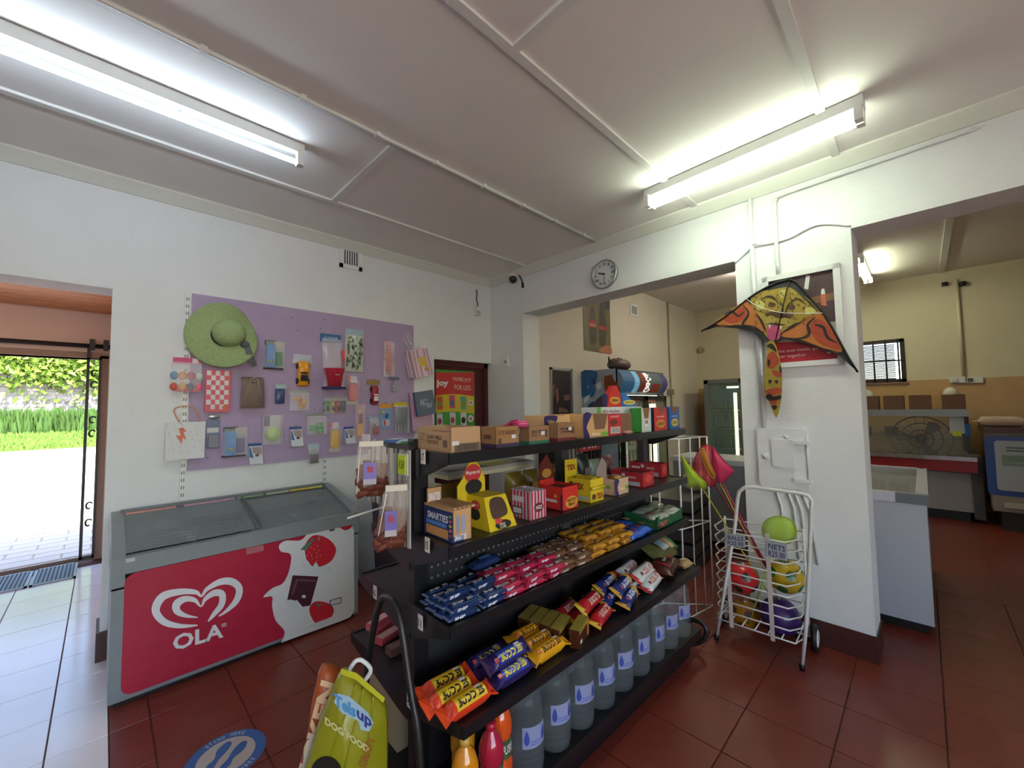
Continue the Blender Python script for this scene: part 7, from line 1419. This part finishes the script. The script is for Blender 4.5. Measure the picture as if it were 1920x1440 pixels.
softbag('snack_bag', 'brown snack bag with red band near the far end of the fourth shelf', 'snack', xr(1254, .0)+.0, .05, Z4, .24, .14, .075, '#4a231c', [('red_band', '#a8262c', .08, 0, .2, 1), ('orange_print', '#b8602c', .66, .2, .95, .9), ('gold_print', '#c08a34', .5, .75, .9, 1.0), ('white_print', '#b5a8a4', .3, .35, .6, .5)], .25)
softbag('snack_bag', 'green and tan snack bag with pale oval label at the far end', 'snack', xr(1262, .0)+.05, .15, Z4+.04, .26, .16, .09, '#5a5a34', [('oval_label', '#93a7ad', .25, .2, .62, .75), ('tan_print', '#b08a54', .66, .1, .86, .9), ('green_end', '#24803a', .88, .0, .99, 1)], .1, .45)
softbag('snack_bag', 'small plain tan snack bag at the very end of the fourth shelf', 'snack', 1.68, -.0, Z4, .10, .07, .045, '#a98a62', [('white_print', '#b8b0a0', .2, .3, .5, .7)], -.3)
# ------------------------------------------------------------------ bottom deck: bottles
WATER = film('#8f989c', .80, .03)
bt = thing('water_bottle', '', 'water bottle')
b = MB(); pr = [(.001, .004), (.052, .0), (.066, .008), (.07, .03)]
for k in range(5): z = .045+.022*k; pr += [(.07, z), (.0665, z+.006), (.07, z+.012)]
pr += [(.068, .165), (.068, .2), (.0665, .222), (.07, .235), (.064, .262), (.045, .285), (.026, .298), (.022, .305), (.022, .318)]
b.lathe(pr, 28); obj('bottle_body', b, WATER, bt)
b = MB(); b.lathe([(.026, .312), (.026, .332), (.024, .335), (.001, .335)], 18); obj('cap', b, gloss('#3a6fb0'), bt)
b = MB(); R = []
for z in (.112, .185): R.append([(.0712*math.cos(a), .0712*math.sin(a), z) for a in [-PI/2-.7+1.4*k/14 for k in range(15)]])
for i in range(14): b.face([R[0][i], R[0][i+1], R[1][i+1], R[1][i]])
lb = obj('label', b, paper('#8f95b8', .4), bt, weld=True)
for a in (-PI/2-.48, -PI/2+.5):
    q = lambda u, v: V((.072*math.cos(a+u), .072*math.sin(a+u), .15+v)); decal(bt, 'drop_print', paper('#34499a'), [smooth([(0, .026), (.14, -.004), (.10, -.02), (0, -.026), (-.10, -.02), (-.14, -.004)], 2)], q)
for zz in (.122, .132): decal(bt, 'print_line', paper('#6a7ab8'), [[(-.3, 0), (0, 0), (.3, 0), (.3, .006), (0, .006), (-.3, .006)]], lambda u, v: V((.0724*math.cos(-PI/2+u), .0724*math.sin(-PI/2+u), zz+v)))
NM = ['first', 'second', 'third', 'fourth', 'fifth', 'sixth', 'seventh', 'eighth', 'ninth']
xs_ = [gl(pY(px, 1300, 1.06)).x for px in (1004.6, 1059, 1102, 1140, 1175, 1205, 1244, 1267, 1288)]
for k, x in enumerate(xs_):
    lab = 'large clear water bottle on the bottom deck, %s of the row from the near end' % NM[k]
    o = bt if k == 0 else dup(bt, (0, 0, 0)); o.location = g(.345+.1575*k, .015, ZB+.001); o.rotation_euler = (0, 0, GAN+rnd.uniform(-.35, .05)); o['label'] = lab; o['group'] = 'water bottles on the bottom deck'
def juice(lab, lx, ly, c, cap, h=.29, r=.043):
    t = gthing('juice_bottle', lab, 'juice bottle', lx, ly, ZB+.001, 0, 'juice bottles on the bottom deck')
    b = MB(); b.lathe([(.001, .003), (r*.9, 0), (r, .012), (r, h*.30), (r*.9, h*.34), (r*.9, h*.58), (r, h*.62), (r*.98, h*.74), (r*.72, h*.86), (r*.36, h*.93), (r*.33, h*.97)], 24); obj('bottle_body', b, mat(c, rough=.12, amt=.06, coat=.5), t)
    b = MB(); b.lathe([(r*.4, h*.94), (r*.4, h*1.02), (.001, h*1.025)], 14); obj('cap', b, gloss(cap), t)
    b = MB(); 
    for i in range(12):
        a, a2 = [-PI/2-1.1+2.2*(i+q)/12 for q in (0, 1)]; b.face([(r*.93*math.cos(a), r*.93*math.sin(a), h*.35), (r*.93*math.cos(a2), r*.93*math.sin(a2), h*.35), (r*.93*math.cos(a2), r*.93*math.sin(a2), h*.57), (r*.93*math.cos(a), r*.93*math.sin(a), h*.57)])
    l_ = obj('label', b, paper('#4a5a3a', .4), t, weld=True); text(l_, 'FUSE' if 'orange red' in lab else 'JUICE', paper('#d8cfc8'), lambda u, v: V((r*.945*math.cos(-PI/2-.6+1.2*u), r*.945*math.sin(-PI/2-.6+1.2*u), h*(.41+.10*v))), .03)
juice('golden orange juice bottle at the very near end of the deck', .035, -.03, '#d98a14', '#c9a04a')
juice('golden juice bottle standing behind the first juice bottle', .10, .07, '#cf8f18', '#1f4a2a')
juice('crimson juice bottle between the golden and orange red ones', .15, -.02, '#b01f3a', '#b01f3a', .27)
juice('orange red juice bottle beside the first water bottle', .235, .03, '#e0551a', '#c9481a')
# ------------------------------------------------------------------ rear side, near end: small pink boxes, a carton
pk = None
for k, (px, py, zz, rz, lab) in enumerate(((700, 1188, 0, .3, 'small pinkish red box nearest the camera on the lower rear shelf'), (708, 1206, .0, .25, 'small pink box with pale top on the lower rear shelf edge'), (722, 1172, .0, .6, 'small pink box tilted behind the others on the lower rear shelf'), (690, 1180, .03, .3, 'small pink box stacked on another on the lower rear shelf'))):
    P = gl(pZ(px, py, .49+zz)); 
    if pk is None:
        b = MB(); b.box(-.055, -.022, 0, .055, .022, .028); pk = obj('small_box', b, paper('#c8545a', .5), None, bevel=.002); b = MB(); b.box(-.05, -.019, .0281, .05, .019, .0292); obj('pale_top', b, paper('#d9a8a4', .5), pk); o = pk
    else: o = dup(pk, (0, 0, 0))
    o.location = g(max(.06, P.x+.05), P.y, .489+zz); o.rotation_euler = (0, 0, rz); tag(o, lab, 'box', 'small pink boxes on the lower rear shelf')
P = gl(pZ(768, 1192, .53)); b = MB(); b.box(-.05, -.025, 0, .05, .025, .03); o = obj('small_box', b, paper('#6b4a42', .5), None, bevel=.002); o.location = g(.09, P.y, .489); b = MB(); b.box(-.045, -.02, .03, .045, .02, .031); obj('pale_top', b, paper('#8a665a'), o); tag(o, 'small dull brown box beside the gondola post on the lower rear shelf', 'box')
t = gthing('brown_carton', 'plain beige carton standing low under the rear shelf at the near end', 'carton', .03, .40, ZB+.001); b = MB(); b.box(0, 0, 0, .3, .30, .27); obj('carton_walls', b, paper('#a89878'), t, bevel=.003); b = MB(); b.box(.0, .13, .2702, .3, .17, .2712); obj('tape', b, paper('#8f7f5f', .4), t)
# ------------------------------------------------------------------ things hanging at the near end of the gondola
ex = .772
A, B_ = pX(768, 836, ex), pX(690, 1000, ex)
t = thing('strip_display', 'bundle of upright grey plastic strips hanging at the gondola end', 'strips', (ex, A.y, A.z-.36), -PI/2)
wS = B_.y-A.y
for k in range(11):
    b = MB(); x = -wS*.97+wS*.97*k/10.5; b.box(x-.009, .003*(k % 3), 0 if k > 2 else .12, x+.009, .006+.003*(k % 3), .345+.008*(k % 2)); obj('strip', b, mat(('#a3a199', '#8d8b85', '#b5b3aa', '#6f6d6a')[k % 4], rough=.3, amt=.2), t)
b = MB(); b.box(-wS, -.004, .345, .005, .014, .362); obj('top_rail', b, BLACK, t)
b = MB(); b.box(-.062, -.010, .255, .0, -.004, .33); pc_ = obj('card_holder', b, paper('#c9cbbd'), t); b = MB(); b.box(-.060, -.013, .26, -.008, -.010, .325); nt_ = obj('neon_price_card', b, paper('#b9d426'), pc_); text(pc_, 'R38', INK, lambda u, v: V((-.054+.038*u, -.0135, .278+.03*v)), .0, .25)
def chewbag(lab, px_, X, seed, sk=0):
    x0, y0, x1, y1 = px_; P0 = pX((x0+x1)/2, y1, X); nv = V((P0.x, P0.y, 0)).normalized(); f = lambda x, y: pN(x, y, P0, nv)
    wd, h = (f(x1, (y0+y1)/2)-f(x0, (y0+y1)/2)).length, f((x0+x1)/2, y0).z-P0.z
    t = thing('chew_bag', lab, 'pet treats', P0, math.atan2(nv.y, nv.x)-PI/2); r_ = random.Random(seed)
    b = MB(); b.pillow(wd*.98, h*.92, .07, fn=lambda q: V((q.x*(1-.30*max(0, q.z/h-.55))+sk*q.z, q.y+.008*math.sin(40*q.x+25*q.z), q.z))); obj('clear_bag', b, film('#efe4da', .76, .05), t)
    for k in range(30):
        b = MB(); x, z = r_.uniform(-wd*.32, wd*.32), r_.uniform(h*.06, h*.30); a = r_.uniform(-.9, .9); l = .024; b.tube([(x-l*math.cos(a), r_.uniform(-.022, .012), z-l*math.sin(a)*.6), (x+l*math.cos(a), r_.uniform(-.022, .012), z+l*math.sin(a)*.6)], .0125, 7); obj('chew_stick', b, mat('#6b3424', rough=.6, amt=.2), t)
    for k in range(8):
        b = MB(); x = -wd*.34+wd*.68*k/7; b.tube([(x, .004-.012*(k % 2), h*.18), (x*1.12+sk*h*.5, -.0, h*(.52+.07*(k % 3)))], .0135, 7); obj('chew_stick', b, mat('#774830', rough=.6, amt=.2), t)
    b = MB(); b.box(-wd*.26+sk*h*.4, -.039, h*.34, wd*.14+sk*h*.4, -.036, h*.64); l_ = obj('purple_label', b, paper('#6a5fae', .35), t); b = MB(); b.box(-wd*.14+sk*h*.4, -.0405, h*.46, wd*.04+sk*h*.4, -.039, h*.57); obj('red_print', b, paper('#a84a5a'), l_); b = MB(); b.box(-wd*.26+sk*h*.4, -.0385, h*.24, wd*.14+sk*h*.4, -.036, h*.34); obj('white_label', b, paper('#b5b0b5'), t)
    for q in ((-.36, .90, -.46, .05),):
        b = MB(); b.tube([(wd*q[0]+sk*h, -.012, h*q[1]), (wd*q[2], -.022, h*q[3])], .0018, 6); obj('film_crease', b, film('#fbf4ea', .25, .1), t)
    b = MB(); b.box(-wd*.40+sk*h, -.006, h*.92, wd*.36+sk*h, .004, h*1.02); obj('header', b, paper('#cfc9b6', .4), t); b = MB(); b.tube([(sk*h, -.0, h), (sk*h+.02, .05, h+.01)], .003, 6); obj('hook', b, STEEL, t)
    return t
chewbag('clear bag of brown chew sticks with purple label, upper one at the gondola end', (667, 829, 727, 929), .70, 3)
chewbag('clear bag of brown chew sticks hanging lower at the gondola end', (703, 912, 757, 1028), .69, 5, .12)
A = pX(716, 950, .745); b = MB(); b.tube([V((.77, A.y, A.z)), V((.62, A.y+.012, A.z-.02))], .004, 6); b.tube([V((.77, A.y, A.z)), V((.77, A.y, A.z-.06))], .004, 6); tag(obj('display_hook', b, mat('#cfcdc4', rough=.4)), 'pale wire display hook sticking out at the gondola end', 'hook')
A = pX(687, 824, .72); t = thing('white_tag', 'small pinkish white tag above the upper chew bag', 'tag', (.72, A.y, A.z-.03), -PI/2); b = MB(); b.box(-.03, -.004, 0, .03, 0, .05); obj('card', b, paper('#d6c9c6'), t, bevel=.002); b = MB(); b.box(-.033, -.006, -.006, .033, .002, .004); obj('clip', b, BLACK, t)
# ------------------------------------------------------------------ shopping bags in the foreground
bp = V((.56, 1.33, 0)); nb = V((-bp.x, -bp.y, 0)).normalized()
def fB(d=0.0): return flag(lambda x, y: pN(x, y, bp+nb*d, nb))
def puff(mb, outline, fn, d, inner=.8):
    o = [fn(*p) for p in outline]; c = sum(o, V())/len(o); nrm = nb
    rings_ = [[c+(p-c)*.02-nrm*d for p in o], [c+(p-c)*inner-nrm*d for p in o], o, [c+(p-c)*inner+nrm*d for p in o], [c+(p-c)*.02+nrm*d for p in o]]
    return mb.rings(rings_)
yel = [(640, 1256), (668, 1262), (700, 1290), (722, 1311), (727, 1350), (727, 1440), (722, 1560), (712, 1650), (620, 1655), (540, 1640), (530, 1560), (556, 1480), (577, 1420), (595, 1360), (620, 1300)]
ora = [(604, 1243), (638, 1253), (645, 1275), (640, 1420), (620, 1600), (600, 1650), (530, 1640), (540, 1520), (560, 1440), (576, 1380), (584, 1320), (592, 1285)]
t = thing('orange_shopping_bag', 'orange bag with white upright lettering behind the yellow green bag', 'bag', bp+V((-.06, .06, 0)), 0)
b = MB(); puff(b, smooth(ora, 2), fB(-.07), .03, .92); obj('bag', b, gloss('#a54e1e', .4), t, world=True)
ptext(t, 'CHICKEN', paper('#d9b48f', .4), fB(-.035), (570, 1540), (634, 1284), 34, .05, 0, up=(-1, -.20))
decal(t, 'white_print', paper('#d6cfc6', .4), [smooth([(585, 1375), (575, 1400), (566, 1440), (560, 1500), (574, 1470), (580, 1420), (590, 1390)], 3)], fB(-.034))
t = thing('yellow_shopping_bag', 'yellow green plastic bag with white handle and blue lettering in the foreground', 'bag', bp, 0)
YG = mat('#8e8a1a', rough=.3, amt=.10, scale=9, bump=.25, bscale=14)
b = MB(); puff(b, smooth(yel, 3), fB(0), .045, .93)
obj('bag', b, YG, t, world=True)
for q in (((668, 1283), (640, 1360), (612, 1440)), ((682, 1290), (660, 1380), (640, 1470)), ((700, 1305), (690, 1400), (672, 1500))):
    b = MB(); b.tube([fB(.045)(*p) for p in smooth(list(q), 4, False)], .0035, 6); obj('crease', b, YG, t, world=True)
decal(t, 'blue_outline', paper('#9fb8c4', .4), [[(626, 1316), (633, 1300), (655, 1306), (690, 1336), (700, 1355), (692, 1372), (676, 1368), (672, 1352), (640, 1336)]], fB(.0485))
ptext(t, 'Tels', paper('#4f8fbd', .4), fB(.0505), (626, 1323), (667, 1347), 24, .05, 0); ptext(t, 'up', paper('#2c3a80', .4), fB(.0505), (669, 1352), (697, 1372), 22, .03, 0); decal(t, 'crimp_seam', mat('#b9b52a', rough=.35), [[(640, 1254), (669, 1262), (722, 1309), (719, 1318), (666, 1274), (638, 1264)]], fB(.0485))
ptext(t, 'DOG FOOD', paper('#c2bd7c', .4), fB(.0485), (609, 1358), (692, 1414), 15, .06)
decal(t, 'black_print', paper('#1c1a14', .4), [circle(612, 1452, 30, 34)], fB(.0485)); ptext(t, 'GRAVY', paper('#9a5a24', .4), fB(.0485), (686, 1440), (706, 1385), 16, .02, 0, up=(-1, -.2))
b = MB(); b.tube([fB(.0)(*p) for p in smooth([(655, 1258), (660, 1248), (668, 1239), (678, 1238), (690, 1247), (695, 1256), (692, 1265), (685, 1275)], 4, False)], .0065, 8); obj('white_handle', b, WPLASTIC, t, world=True)
